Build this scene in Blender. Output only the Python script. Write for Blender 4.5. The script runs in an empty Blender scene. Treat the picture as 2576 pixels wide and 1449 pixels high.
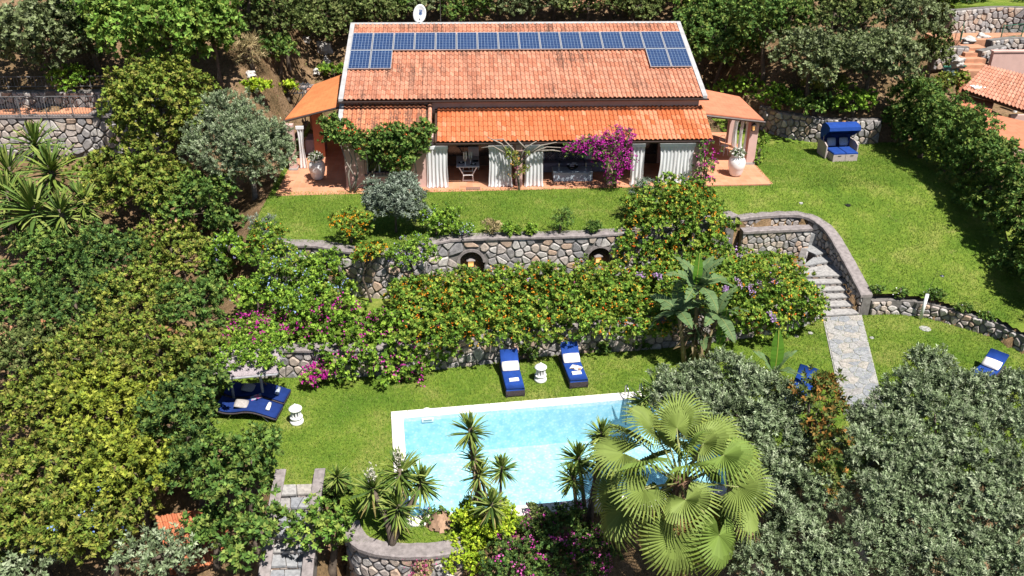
import bpy, bmesh, math, random
import numpy as np
from math import sin, cos, radians, pi, sqrt, hypot, atan2
from mathutils import Vector, Matrix

# ------------------------------------------------------------------ camera
FV = 2205.25; VW, VH = 2575.0, 1449.0          # focal length and picture size in the units used for pixels below
TH, PS, RO = radians(27.374), radians(3.16), radians(0.359)
CAM = np.array([-2.668, -38.894, 14.175])
_fw = np.array([sin(PS) * cos(TH), cos(PS) * cos(TH), -sin(TH)])
_r = np.array([cos(PS), -sin(PS), 0.0]); _u = np.cross(_r, _fw)
_R = _r * cos(RO) + _u * sin(RO); _U = -_r * sin(RO) + _u * cos(RO)
scene = bpy.context.scene
COL = scene.collection
cd = bpy.data.cameras.new('camera'); co = bpy.data.objects.new('camera', cd); COL.objects.link(co)
cd.sensor_width = 36.0; cd.lens = FV / VW * 36.0; cd.clip_start = 0.5; cd.clip_end = 2000
co.matrix_world = Matrix(((_R[0], _U[0], -_fw[0], CAM[0]), (_R[1], _U[1], -_fw[1], CAM[1]), (_R[2], _U[2], -_fw[2], CAM[2]), (0, 0, 0, 1)))
scene.camera = co
# ------------------------------------------------------------------ light
SUN_AZ = (0.58, -0.81); SUN_EL = radians(61)
w = bpy.data.worlds.new('World'); scene.world = w; w.use_nodes = True
nt = w.node_tree; nt.nodes.clear()
sky = nt.nodes.new('ShaderNodeTexSky'); sky.sky_type = 'NISHITA'; sky.sun_disc = False
sky.sun_elevation = SUN_EL; sky.sun_rotation = atan2(SUN_AZ[0], SUN_AZ[1]); sky.air_density = 1.0; sky.dust_density = 0.6
bg = nt.nodes.new('ShaderNodeBackground'); bg.inputs['Strength'].default_value = 0.05
wo = nt.nodes.new('ShaderNodeOutputWorld'); nt.links.new(sky.outputs[0], bg.inputs[0]); nt.links.new(bg.outputs[0], wo.inputs[0])
sl = bpy.data.lights.new('sun', 'SUN'); sl.energy = 5.0; sl.angle = radians(0.53); sl.color = (1.0, 0.955, 0.88)
so = bpy.data.objects.new('sun', sl); COL.objects.link(so)
sd = Vector((SUN_AZ[0] * cos(SUN_EL), SUN_AZ[1] * cos(SUN_EL), sin(SUN_EL)))
so.rotation_euler = sd.to_track_quat('Z', 'Y').to_euler(); so.location = (20, -30, 40)
vs = scene.view_settings; vs.view_transform = 'Standard'; vs.look = 'None'; vs.exposure = 0.96; vs.gamma = 1.0; vs.use_curve_mapping = False

# ------------------------------------------------------------------ pixel helpers
def ray(x, y): return _fw + _R * ((x - VW / 2) / FV) - _U * ((y - VH / 2) / FV)
def P(x, y, Z):                      # point on the level Z
    d = ray(x, y); t = (Z - CAM[2]) / d[2]; return CAM + d * t
def PY(x, y, Y):                     # point on the upright plane Y
    d = ray(x, y); t = (Y - CAM[1]) / d[1]; return CAM + d * t
def PD(x, y, D): return CAM + ray(x, y) * D
def scale_at(p): return FV / float((np.array(p) - CAM) @ _fw)
def proj(p):
    d = np.array(p) - CAM; z = d @ _fw; return (VW / 2 + FV * (d @ _R) / z, VH / 2 - FV * (d @ _U) / z)

# ------------------------------------------------------------------ object helpers
def tag(o, label=None, cat=None, group=None, kind=None):
    if label: o['label'] = label
    if cat: o['category'] = cat
    if group: o['group'] = group
    if kind: o['kind'] = kind
    return o
def empty(name, loc=(0, 0, 0), rz=0.0, label=None, cat=None, group=None):
    o = bpy.data.objects.new(name, None); COL.objects.link(o); o.location = loc; o.rotation_euler = (0, 0, rz)
    o.empty_display_size = 0.2
    return tag(o, label, cat, group)
def link(name, me, parent=None, loc=None, rot=None):
    o = bpy.data.objects.new(name, me); COL.objects.link(o)
    if parent is not None: o.parent = parent
    if loc is not None: o.location = loc
    if rot is not None: o.rotation_euler = rot
    return o
class MB:
    def __init__(s): s.v = []; s.f = []
    def add(s, vs, fs):
        b = len(s.v); s.v += [tuple(map(float, p)) for p in vs]; s.f += [tuple(b + i for i in f) for f in fs]; return s
    def box(s, x0, x1, y0, y1, z0, z1):
        return s.add([(x0,y0,z0),(x1,y0,z0),(x1,y1,z0),(x0,y1,z0),(x0,y0,z1),(x1,y0,z1),(x1,y1,z1),(x0,y1,z1)],
                     [(0,3,2,1),(4,5,6,7),(0,1,5,4),(1,2,6,5),(2,3,7,6),(3,0,4,7)])
    def bbox(s, x0, x1, y0, y1, z0, z1, b=0.02):           # box with chamfered top edges
        return s.add([(x0,y0,z0),(x1,y0,z0),(x1,y1,z0),(x0,y1,z0),(x0,y0,z1-b),(x1,y0,z1-b),(x1,y1,z1-b),(x0,y1,z1-b),
                      (x0+b,y0+b,z1),(x1-b,y0+b,z1),(x1-b,y1-b,z1),(x0+b,y1-b,z1)],
                     [(0,3,2,1),(0,1,5,4),(1,2,6,5),(2,3,7,6),(3,0,4,7),(4,5,9,8),(5,6,10,9),(6,7,11,10),(7,4,8,11),(8,9,10,11)])
    def tube(s, pts, radii, n=8, cap=True):
        pts = [np.array(p, float) for p in pts]
        if np.isscalar(radii): radii = [radii] * len(pts)
        b = len(s.v); prev = None
        for i, p in enumerate(pts):
            t = pts[min(i + 1, len(pts) - 1)] - pts[max(i - 1, 0)]; t = t / (np.linalg.norm(t) + 1e-9)
            a = np.array([0, 0, 1.0]) if abs(t[2]) < 0.9 else np.array([1.0, 0, 0])
            if prev is not None: a = prev
            x = a - t * (a @ t); x /= np.linalg.norm(x) + 1e-9; y = np.cross(t, x); prev = x
            for k in range(n):
                q = p + radii[i] * (x * cos(2 * pi * k / n) + y * sin(2 * pi * k / n)); s.v.append(tuple(q))
        for i in range(len(pts) - 1):
            for k in range(n):
                s.f.append((b + i * n + k, b + i * n + (k + 1) % n, b + (i + 1) * n + (k + 1) % n, b + (i + 1) * n + k))
        if cap:
            s.f.append(tuple(b + k for k in reversed(range(n)))); e = b + (len(pts) - 1) * n; s.f.append(tuple(e + k for k in range(n)))
        return s
    def lathe(s, prof, n=24, c=(0, 0, 0)):
        b = len(s.v)
        for (r, z) in prof:
            for k in range(n): s.v.append((c[0] + r * cos(2 * pi * k / n), c[1] + r * sin(2 * pi * k / n), c[2] + z))
        for i in range(len(prof) - 1):
            for k in range(n): s.f.append((b + i * n + k, b + i * n + (k + 1) % n, b + (i + 1) * n + (k + 1) % n, b + (i + 1) * n + k))
        if prof[0][0] > 1e-4: s.f.append(tuple(b + k for k in reversed(range(n))))
        e = b + (len(prof) - 1) * n
        if prof[-1][0] > 1e-4: s.f.append(tuple(e + k for k in range(n)))
        return s
    def prism(s, poly, z0, z1):          # poly in xy
        n = len(poly); b = len(s.v)
        s.v += [(p[0], p[1], z0) for p in poly] + [(p[0], p[1], z1) for p in poly]
        s.f += [tuple(b + i for i in reversed(range(n))), tuple(b + n + i for i in range(n))]
        s.f += [(b + i, b + (i + 1) % n, b + n + (i + 1) % n, b + n + i) for i in range(n)]
        return s
    def xprism(s, poly, x0, x1):         # poly in yz, extruded along x
        n = len(poly); b = len(s.v)
        s.v += [(x0, p[0], p[1]) for p in poly] + [(x1, p[0], p[1]) for p in poly]
        s.f += [tuple(b + i for i in reversed(range(n))), tuple(b + n + i for i in range(n))]
        s.f += [(b + i, b + (i + 1) % n, b + n + (i + 1) % n, b + n + i) for i in range(n)]
        return s
    def pillow(s, cx, cy, cz, lx, ly, h, n=7):
        b = len(s.v)
        for side in (1, -1):
            for i in range(n):
                for j in range(n):
                    u, v = i / (n - 1) * 2 - 1, j / (n - 1) * 2 - 1
                    k = max(0.0, (1 - u * u)) ** 0.5 * max(0.0, (1 - v * v)) ** 0.5
                    pin = 1 - 0.07 * (1 - (1 - abs(u)) * (1 - abs(v))) * (1 - abs(abs(u) - abs(v)))
                    s.v.append((cx + u * lx / 2 * pin, cy + v * ly / 2 * pin, cz + side * h / 2 * (k ** 0.7 + 0.08)))
        def ix(a, i, j): return b + a * n * n + i * n + j
        for i in range(n - 1):
            for j in range(n - 1):
                s.f.append((ix(0, i, j), ix(0, i + 1, j), ix(0, i + 1, j + 1), ix(0, i, j + 1)))
                s.f.append((ix(1, i, j + 1), ix(1, i + 1, j + 1), ix(1, i + 1, j), ix(1, i, j)))
        for i in range(n - 1):
            s.f.append((ix(0, i, 0), ix(1, i, 0), ix(1, i + 1, 0), ix(0, i + 1, 0))); s.f.append((ix(0, i + 1, n - 1), ix(1, i + 1, n - 1), ix(1, i, n - 1), ix(0, i, n - 1)))
            s.f.append((ix(0, 0, i + 1), ix(1, 0, i + 1), ix(1, 0, i), ix(0, 0, i))); s.f.append((ix(0, n - 1, i), ix(1, n - 1, i), ix(1, n - 1, i + 1), ix(0, n - 1, i + 1)))
        return s
    def mesh(s, name, mat, smooth=False):
        me = bpy.data.meshes.new(name); me.from_pydata(s.v, [], s.f); me.update()
        if mat is not None: me.materials.append(mat)
        if smooth: me.polygons.foreach_set('use_smooth', [True] * len(me.polygons))
        return me
    def build(s, name, mat, parent=None, smooth=False, loc=None, rot=None):
        return link(name, s.mesh(name, mat, smooth), parent, loc, rot)
def quads_mesh(name, V, mat, tint=None, k=4):
    V = np.asarray(V, np.float32).reshape(-1, 3); n = len(V) // k
    me = bpy.data.meshes.new(name); me.vertices.add(len(V)); me.vertices.foreach_set('co', V.ravel())
    me.loops.add(len(V)); me.loops.foreach_set('vertex_index', np.arange(len(V), dtype=np.int32))
    me.polygons.add(n); me.polygons.foreach_set('loop_start', np.arange(0, len(V), k, dtype=np.int32))
    me.update(calc_edges=True)
    if tint is not None:
        a = me.attributes.new('tint', 'FLOAT_COLOR', 'FACE'); c = np.ones((n, 4), np.float32); c[:, :3] = tint; a.data.foreach_set('color', c.ravel())
    me.materials.append(mat)
    return me
def set_tint(me, cols):
    a = me.attributes.new('tint', 'FLOAT_COLOR', 'FACE'); n = len(me.polygons); c = np.ones((n, 4), np.float32); c[:, :3] = cols; a.data.foreach_set('color', c.ravel())

# ------------------------------------------------------------------ materials
MATS = {}
def _new(name):
    m = bpy.data.materials.new(name); m.use_nodes = True; t = m.node_tree; b = t.nodes['Principled BSDF']; MATS[name] = m
    return m, t, b
def _set(b, rough=0.7, metal=0.0, spec=0.4):
    b.inputs['Roughness'].default_value = rough; b.inputs['Metallic'].default_value = metal; b.inputs['Specular IOR Level'].default_value = spec
def ramp(t, fac, stops):
    r = t.nodes.new('ShaderNodeValToRGB'); e = r.color_ramp.elements
    while len(e) < len(stops): e.new(0.5)
    for i, (p, c) in enumerate(stops): e[i].position = p; e[i].color = (*c, 1)
    if fac is not None: t.links.new(fac, r.inputs[0])
    return r
def noise(t, scale, detail=3, vec=None, rough=0.5):
    n = t.nodes.new('ShaderNodeTexNoise'); n.inputs['Scale'].default_value = scale; n.inputs['Detail'].default_value = detail; n.inputs['Roughness'].default_value = rough
    if vec is not None: t.links.new(vec, n.inputs['Vector'])
    return n
def pos(t, sc=None, obj=False):
    if obj: o = t.nodes.new('ShaderNodeTexCoord').outputs['Object']
    else: o = t.nodes.new('ShaderNodeNewGeometry').outputs['Position']
    if sc:
        m = t.nodes.new('ShaderNodeMapping'); m.inputs['Scale'].default_value = sc; t.links.new(o, m.inputs[0]); o = m.outputs[0]
    return o
def bump(t, b, h, strength=0.4, dist=0.02):
    n = t.nodes.new('ShaderNodeBump'); n.inputs['Strength'].default_value = strength; n.inputs['Distance'].default_value = dist
    t.links.new(h, n.inputs['Height']); t.links.new(n.outputs[0], b.inputs['Normal'])
def mix(t, fac, a, b, mode='MIX'):
    m = t.nodes.new('ShaderNodeMix'); m.data_type = 'RGBA'; m.blend_type = mode
    for k, s in ((0, fac), (6, a), (7, b)):
        if hasattr(s, 'links'): t.links.new(s, m.inputs[k])
        elif k == 0: m.inputs[0].default_value = s
        else: m.inputs[k].default_value = (*s, 1)
    return m.outputs[2]
def mat(name, c, rough=0.7, metal=0.0, var=0.15, sc=6.0, bmp=0.0, spec=0.4, sc2=None):
    if name in MATS: return MATS[name]
    m, t, b = _new(name); _set(b, rough, metal, spec)
    n = noise(t, sc, 4, pos(t)); c = np.array(c)
    r = ramp(t, n.outputs[0], [(0.3, tuple(np.clip(c * (1 - var), 0, 1))), (0.7, tuple(np.clip(c * (1 + var), 0, 1)))])
    t.links.new(r.outputs[0], b.inputs['Base Color'])
    if bmp: bump(t, b, noise(t, sc2 or sc * 6, 4, pos(t)).outputs[0], bmp, 0.02)
    return m
def leaf_mat(name, transl=0.28, rough=0.45, spec=0.35):
    if name in MATS: return MATS[name]
    m, t, b = _new(name); _set(b, rough, 0, spec)
    a = t.nodes.new('ShaderNodeAttribute'); a.attribute_name = 'tint'
    t.links.new(a.outputs['Color'], b.inputs['Base Color'])
    tr = t.nodes.new('ShaderNodeBsdfTranslucent'); t.links.new(a.outputs['Color'], tr.inputs[0])
    ms = t.nodes.new('ShaderNodeMixShader'); ms.inputs[0].default_value = transl
    t.links.new(b.outputs[0], ms.inputs[1]); t.links.new(tr.outputs[0], ms.inputs[2])
    t.links.new(ms.outputs[0], t.nodes['Material Output'].inputs[0])
    return m
LEAF = leaf_mat('leaf', 0.12, 0.6, 0.14); PETAL = leaf_mat('petal', 0.3, 0.6, 0.2)
# ------------------------------------------------------------------ terrain
ZP, ZM = -3.0, -1.9                       # pool lawn and flower terrace, house lawn is 0
UW = [(-14, -6.8), (-11, -7.3), (-9.5, -7.6), (-8.4, -7.75), (-7.2, -8.3), (-6.0, -8.6), (-4.9, -8.3), (-3.7, -7.5), (-2.4, -7.27), (0.85, -7.2), (3.0, -7.05), (6, -6.4), (8.6, -5.3)]
LWP = [(560, 948), (760, 950), (850, 950), (960, 945), (1250, 912), (1400, 893), (1650, 878), (1950, 840), (2060, 803)]
LW = [tuple(P(a, b, ZP)[:2]) for a, b in LWP]; LW = [(-14.5, LW[0][1])] + LW
POOL_C = [P(983, 1040, ZP)[:2], P(1610, 988, ZP)[:2], P(983, 1190, ZP)[:2]]
def smooth(a, b, x): t = np.clip((x - a) / (b - a), 0, 1); return t * t * (3 - 2 * t)
def g_up(x, y):
    s = smooth(5, 11, x); return -np.minimum(0.34 * np.maximum(0, -2.3 - y), 2.2 + 0.02 * np.maximum(0, -8 - y)) * s
def march(px, py, fn, h=0.0):
    d = ray(px, py); lo = None
    for t in np.arange(8, 90, 0.15):
        q = CAM + d * t
        if q[2] - fn(q[0], q[1]) < h:
            a, b = t - 0.15, t
            for _ in range(14):
                m = (a + b) / 2; q = CAM + d * m
                if q[2] - fn(q[0], q[1]) < h: b = m
                else: a = m
            return CAM + d * b
    return CAM + d * 60
CWP = [(1858, 548), (1900, 543), (1950, 539), (2000, 538), (2030, 544), (2060, 560), (2085, 585), (2115, 635), (2145, 690), (2172, 742)]
CW = [march(a, b, g_up, 0.12) for a, b in CWP]
LOWP = [(2186, 792), (2250, 790), (2330, 800), (2420, 825), (2500, 850), (2575, 890)]
LOW = [tuple(P(a, b, ZP)[:2]) for a, b in LOWP]
PARY = float(P(1950, 575, -.75)[1]); CWX = [p[0] for p in CW[:6]]; CWY = [p[1] for p in CW[:6]]
_B = [p for p in UW if p[0] < 8.3] + [(CW[0][0] - .1, PARY), (CW[5][0] - .3, PARY)] + [(p[0], p[1]) for p in CW[5:]] + LOW[1:] + [(LOW[-1][0] + 2, LOW[-1][1] - 3), (60, -16)]
_B.sort(); BX = np.array([p[0] for p in _B]); BY = np.array([p[1] for p in _B])
LX = np.array([p[0] for p in LW]); LY = np.array([p[1] for p in LW])
FWP = [(868, 1322), (878, 1350), (900, 1375), (940, 1390), (1000, 1398), (1060, 1398), (1120, 1393), (1170, 1380)]
FW = [tuple(P(a, b, ZP)[:2]) for a, b in FWP]
_F = [(-60, -13), (-11, -16.0), (-9.0, -17.3), (-8.7, -18.2), (-6.6, -18.2)] + FW + [(1, -19.6), (6, -18.5), (12, -19), (60, -19)]
_F.sort(); FX = np.array([p[0] for p in _F]); FY = np.array([p[1] for p in _F])
BW = [tuple(P(a, b, 0)[:2]) for a, b in [(1905, 322), (1930, 334), (1965, 344), (2000, 351), (2040, 358), (2080, 362), (2140, 364), (2205, 362)]]
BWX = np.array([p[0] for p in BW]); BWY = np.array([p[1] for p in BW])
ux, uy = POOL_C[1] - POOL_C[0], POOL_C[2] - POOL_C[0]
UXp = ux / np.linalg.norm(ux); _n = np.array([UXp[1], -UXp[0]]); UYp = _n if _n @ uy > 0 else -_n
PO = np.array(POOL_C[0]); PLEN, PWID = 11.0, 5.55             # outer size of the coping
def pool_uv(x, y): return (x - PO[0]) * UXp[0] + (y - PO[1]) * UXp[1], (x - PO[0]) * UYp[0] + (y - PO[1]) * UYp[1]
def pool_xy(u, v): return PO[0] + UXp[0] * u + UYp[0] * v, PO[1] + UXp[1] * u + UYp[1] * v
def G(x, y):
    x = np.asarray(x, float); y = np.asarray(y, float)
    yb = np.interp(x, BX, BY) + .28; yl = np.interp(x, LX, LY) + .28; yf = np.interp(x, FX, FY) + .2
    up = g_up(x, y)
    up = up + np.maximum(0, y - 9.3) * 0.62 * smooth(-13.5, -12, x) * smooth(13.4, 12.6, x)
    bw = np.interp(x, BWX, BWY)
    up = np.where((x > 12.6) & (y > bw + 0.3), 1.35 + np.maximum(0, y - bw - 0.3) * (.5 - .36 * smooth(20.3, 22, x) * smooth(20, 17, y)), up)
    lo = np.where((y > yl) & (x < 11.3), ZM, ZP)
    drop = 2.0 * smooth(-2.6, -3.6, x) * smooth(-6.9, -6.2, x)
    fr = ZP - drop - 0.5 * np.maximum(0, yf - y)
    lo = np.where(y > yf, lo, fr)
    g = np.where(y > yb, up, lo)
    gl = 0.27 * (y - 2.4)
    gl = np.where(y > 3.0, 2.2, gl); gl = np.where(y > 4.4, 3.1 + 0.5 * (y - 4.4), gl)
    s = smooth(-11.2, -14.0, x)
    g = g * (1 - s) + gl * s
    u, v = pool_uv(x, y)
    g = np.where((u > 0.15) & (u < PLEN - 0.15) & (v > 0.15) & (v < PWID - 0.15), -5.3, g)
    # well of the garden stairs
    pit = (x > CW[1][0]) & (x > 11.2 - 0.0 * y) & (y < CW[1][1] - 0.2) & (y < yb) & (y > -8.8) & (x < 13.6)
    g = np.where(pit, ZP - 0.15, g)
    g = np.where((x > CW[0][0] + .3) & (x < CW[5][0]) & (y > PARY - .1) & (y < np.interp(x, CWX, CWY) - .12), -2.2, g)
    return g
def PG(px, py, h=0.0): return march(px, py, G, h)

def m_grass(name, c0, c1, c2):
    m, t, b = _new(name); _set(b, 0.85, 0, 0.15); p = pos(t)
    n1 = noise(t, 0.55, 5, p, 0.65); n2 = noise(t, 7.0, 4, p, 0.7); n3 = noise(t, 38.0, 3, p, 0.7)
    r1 = ramp(t, n1.outputs[0], [(0.32, c0), (0.52, c1), (0.68, c2)])
    r2 = ramp(t, n2.outputs[0], [(0.3, (0.62, 0.68, 0.6)), (0.65, (1.12, 1.1, 1.05))])
    r3 = ramp(t, n3.outputs[0], [(0.25, (0.62, 0.66, 0.55)), (0.7, (1.2, 1.16, 1.1))])
    n4 = noise(t, 0.9, 6, p, 0.75); r4 = ramp(t, n4.outputs[0], [(0.60, (0, 0, 0)), (0.76, (.8, .8, .8))])
    c = mix(t, r4.outputs[0], r1.outputs[0], (.42, .37, .17))
    c = mix(t, 1.0, mix(t, 1.0, c, r2.outputs[0], 'MULTIPLY'), r3.outputs[0], 'MULTIPLY')
    t.links.new(c, b.inputs['Base Color']); bump(t, b, n3.outputs[0], 0.8, 0.05); return m
M_LAWN = m_grass('lawn_grass', (0.115, 0.22, 0.024), (0.205, 0.295, 0.042), (0.335, 0.355, 0.10))
def m_soil():
    m, t, b = _new('soil'); _set(b, 0.95, 0, 0.1); p = pos(t)
    n1 = noise(t, 0.7, 5, p, 0.6); n2 = noise(t, 9, 5, p, 0.7)
    r1 = ramp(t, n1.outputs[0], [(0.3, (0.13, 0.095, 0.05)), (0.5, (0.27, 0.18, 0.10)), (0.62, (0.36, 0.24, 0.15)), (0.75, (0.14, 0.13, 0.05))])
    r2 = ramp(t, n2.outputs[0], [(0.3, (0.5, 0.5, 0.5)), (0.7, (1.25, 1.22, 1.15))])
    t.links.new(mix(t, 1.0, r1.outputs[0], r2.outputs[0], 'MULTIPLY'), b.inputs['Base Color']); bump(t, b, n2.outputs[0], 0.9, 0.12); return m
M_SOIL = m_soil()
def grid_sheet(name, xs, ys, zf, keep, m, parent=None):
    X, Y = np.meshgrid(xs, ys); Z = zf(X, Y); nx, ny = len(xs), len(ys)
    V = np.stack([X, Y, Z], -1).reshape(-1, 3)
    i, j = np.meshgrid(np.arange(nx - 1), np.arange(ny - 1)); a = (j * nx + i).ravel()
    F = np.stack([a, a + 1, a + nx + 1, a + nx], -1)
    if keep is not None:
        cx = V[F, 0].mean(1); cy = V[F, 1].mean(1); F = F[keep(cx, cy)]
        used = np.unique(F); mp = -np.ones(len(V), int); mp[used] = np.arange(len(used)); V = V[used]; F = mp[F]
    me = bpy.data.meshes.new(name); me.vertices.add(len(V)); me.vertices.foreach_set('co', V.astype(np.float32).ravel())
    me.loops.add(F.size); me.loops.foreach_set('vertex_index', F.ravel().astype(np.int32))
    me.polygons.add(len(F)); me.polygons.foreach_set('loop_start', np.arange(0, F.size, 4, dtype=np.int32)); me.update(calc_edges=True)
    me.materials.append(m); return link(name, me, parent)
far = lambda a, b, n: list(np.linspace(a, b, n))
xs = np.array(far(-260, -41, 12) + list(np.arange(-40, 40.1, 0.3)) + far(41, 260, 12))
ys = np.array(far(-260, -33, 12) + list(np.arange(-32, 30.1, 0.22)) + far(31, 300, 16))
def g_lump(X, Y):
    z = G(X, Y)
    wild = (Y > 9.6) | (X < -12) | (Y < np.interp(X, FX, FY) - 0.4)
    return z + np.where(wild, 0.12 * np.sin(X * 1.7 + Y * 0.6) * np.sin(Y * 1.3 - X * 0.4) + 0.05 * np.sin(X * 4.1) * np.sin(Y * 3.7), 0)
tag(grid_sheet('ground', xs, ys, g_lump, None, M_SOIL), kind='structure')
TERR_X0, TERR_X1, TERR_Y0 = -11.1, 11.3, -2.1
def keep_up(x, y):
    yb = np.interp(x, BX, BY); bw = np.where(x > 12.6, np.interp(x, BWX, BWY), 9)
    terr = (x > TERR_X0 + .1) & (x < TERR_X1 - .1) & (y > TERR_Y0 + .1)
    return (y > yb + 0.18) & (y < bw + 0.1) & (x > -11.4) & ~((x > CW[0][0] + .1) & (x < CW[6][0]) & (y > PARY - .2) & (y < np.interp(x, CWX, CWY) + .1)) & (x < 21.5) & ~terr & ~((x > 12.6) & (y < -9.4) & (x < 13.4))
def lawn_bump(X, Y): return G(X, Y) + 0.02 + 0.012 * np.sin(X * 2.3 + 1) * np.sin(Y * 2.9)
def g_lawn_up(X, Y): return np.where(Y > np.interp(X, BX, BY) - 0.3, g_up(X, Y), G(X, Y)) + 0.03
tag(grid_sheet('lawn', np.arange(-13, 21.6, 0.15), np.arange(-14, 9, 0.15), g_lawn_up, keep_up, M_LAWN), kind='structure')
def keep_pool(x, y):
    yl = np.interp(x, LX, LY); yf = np.interp(x, FX, FY); yb = np.interp(x, BX, BY); u, v = pool_uv(x, y)
    inp = (u > 0.12) & (u < PLEN - 0.12) & (v > 0.12) & (v < PWID - 0.12)
    lim = np.where(x < 11.4, yl - 0.05, np.minimum(yb - 0.05, np.where(x < 13.6, -8.6, 99)))
    return (y < lim) & (y > yf) & (x > -12.4) & (x < 21) & ~inp
tag(grid_sheet('pool_lawn', np.arange(-12.5, 21, 0.15), np.arange(-22, -7, 0.15), lambda X, Y: np.full_like(X, ZP) + 0.03, keep_pool, M_LAWN), kind='structure')
def keep_mid(x, y): return (y < np.interp(x, BX, BY) + 0.1) & (y > np.interp(x, LX, LY) + .3) & (x > -11.5) & (x < 11.2)
tag(grid_sheet('flower_terrace', np.arange(-11.5, 11.2, 0.2), np.arange(-13, -5, 0.2), lambda X, Y: np.full_like(X, ZM) + 0.03, keep_mid, M_LAWN), kind='structure')

# ------------------------------------------------------------------ stone work
def m_stone(name, stops, bm=0.6):
    m, t, b = _new(name); _set(b, 0.9, 0, 0.2)
    oi = t.nodes.new('ShaderNodeObjectInfo'); r = ramp(t, oi.outputs['Random'], stops); r.color_ramp.interpolation = 'CONSTANT'
    n = noise(t, 9, 5, pos(t), 0.65); r2 = ramp(t, n.outputs[0], [(0.28, (0.55, 0.54, 0.53)), (0.5, (0.95, 0.94, 0.93)), (0.72, (1.3, 1.27, 1.22))])
    t.links.new(mix(t, 1.0, r.outputs[0], r2.outputs[0], 'MULTIPLY'), b.inputs['Base Color']); bump(t, b, noise(t, 30, 4, pos(t)).outputs[0], bm, 0.02); return m
M_STONE = m_stone('field_stone', [(0, (0.38, 0.36, 0.36)), (0.2, (0.50, 0.44, 0.41)), (0.42, (0.53, 0.45, 0.39)), (0.58, (0.31, 0.30, 0.31)), (0.72, (0.58, 0.55, 0.53)), (0.88, (0.54, 0.40, 0.31))])
M_FLAG = m_stone('flag_stone', [(0, (0.34, 0.35, 0.37)), (0.3, (0.41, 0.40, 0.395)), (0.55, (0.30, 0.315, 0.345)), (0.75, (0.43, 0.40, 0.37)), (0.9, (0.37, 0.355, 0.355))], 0.3)
M_FLAGSTEP = m_stone('step_slab_stone', [(0, (0.34, 0.345, 0.355)), (0.5, (0.40, 0.39, 0.385))], 0.3)
M_MORTAR = mat('mortar', (0.19, 0.175, 0.165), 0.95, 0, 0.3, 5, 0.5)
M_JOINT = mat('path_joint', (0.40, 0.385, 0.37), 0.95, 0, 0.2, 8, 0.3)
M_COPE = mat('wall_coping', (0.28, 0.245, 0.24), 0.92, 0, 0.28, 7, 0.7)
def clip_poly(poly, a, b, c):            # keep a*x+b*y<=c
    out = []
    for i in range(len(poly)):
        p, q = poly[i], poly[(i + 1) % len(poly)]; dp = a * p[0] + b * p[1] - c; dq = a * q[0] + b * q[1] - c
        if dp <= 0: out.append(p)
        if (dp < 0) != (dq < 0) and dp != dq:
            t = dp / (dp - dq); out.append((p[0] + (q[0] - p[0]) * t, p[1] + (q[1] - p[1]) * t))
    return out
def voronoi(u0, u1, v0, v1, du, dv, rng, jit=0.38):
    seeds = []; rows = max(1, int(round((v1 - v0) / dv))); dv = (v1 - v0) / rows
    for j in range(rows):
        n = max(1, int(round((u1 - u0) / du))); st = (u1 - u0) / n
        for i in range(n):
            if rng.random() < 0.06: continue
            seeds.append((u0 + (i + 0.5 + (0.25 if j % 2 else -0.25) + rng.uniform(-jit, jit)) * st, v0 + (j + 0.5 + rng.uniform(-jit, jit)) * dv))
    S = np.array(seeds); res = []
    for k, s in enumerate(seeds):
        poly = [(max(u0, s[0] - 2 * du), v0), (min(u1, s[0] + 2 * du), v0), (min(u1, s[0] + 2 * du), v1), (max(u0, s[0] - 2 * du), v1)]
        d = ((S - s) ** 2).sum(1); idx = np.argsort(d)[1:18]
        for q in idx:
            o = S[q]; a, b = o[0] - s[0], o[1] - s[1]; c = (o[0] ** 2 + o[1] ** 2 - s[0] ** 2 - s[1] ** 2) / 2
            poly = clip_poly(poly, a, b, c)
            if len(poly) < 3: break
        if len(poly) >= 3: res.append((s, poly))
    return res
def round_poly(poly, c, gap):
    # shrink by the joint and cut the sharpest corners
    out = []; n = len(poly)
    for i in range(n):
        p0, p, p1 = np.array(poly[i - 1]), np.array(poly[i]), np.array(poly[(i + 1) % n])
        l0, l1 = np.linalg.norm(p0 - p), np.linalg.norm(p1 - p)
        if l0 < 0.03 or l1 < 0.03: out.append(p); continue
        out.append(p + (p0 - p) * min(0.25, 0.05 / l0 if l0 > .2 else .25)); out.append(p + (p1 - p) * min(0.25, 0.05 / l1 if l1 > .2 else .25))
    c = np.array(c); res = []
    for p in out:
        d = p - c; L = np.linalg.norm(d); res.append(c + d * max(0.3, (L - gap) / (L + 1e-6)))
    return res
class Curve2:
    def __init__(s, pts):
        s.p = np.array(pts, float); d = np.linalg.norm(np.diff(s.p[:, :2], axis=0), axis=1); s.u = np.concatenate([[0], np.cumsum(d)]); s.L = s.u[-1]
    def at(s, u):
        q = np.array([np.interp(u, s.u, s.p[:, k]) for k in range(s.p.shape[1])])
        a = np.array([np.interp(min(u + .12, s.L), s.u, s.p[:, k]) for k in (0, 1)]) - np.array([np.interp(max(u - .12, 0), s.u, s.p[:, k]) for k in (0, 1)])
        return q, a / (np.linalg.norm(a) + 1e-9)
def smooth_pts(pts, n=6):
    p = [np.array(q, float) for q in pts]; out = []
    for i in range(len(p) - 1):
        p0, p1, p2, p3 = p[max(i - 1, 0)], p[i], p[i + 1], p[min(i + 2, len(p) - 1)]
        for k in range(n):
            t = k / n; out.append(0.5 * (2 * p1 + (p2 - p0) * t + (2 * p0 - 5 * p1 + 4 * p2 - p3) * t * t + (3 * p1 - p0 - 3 * p2 + p3) * t ** 3))
    out.append(p[-1]); return out
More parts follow.
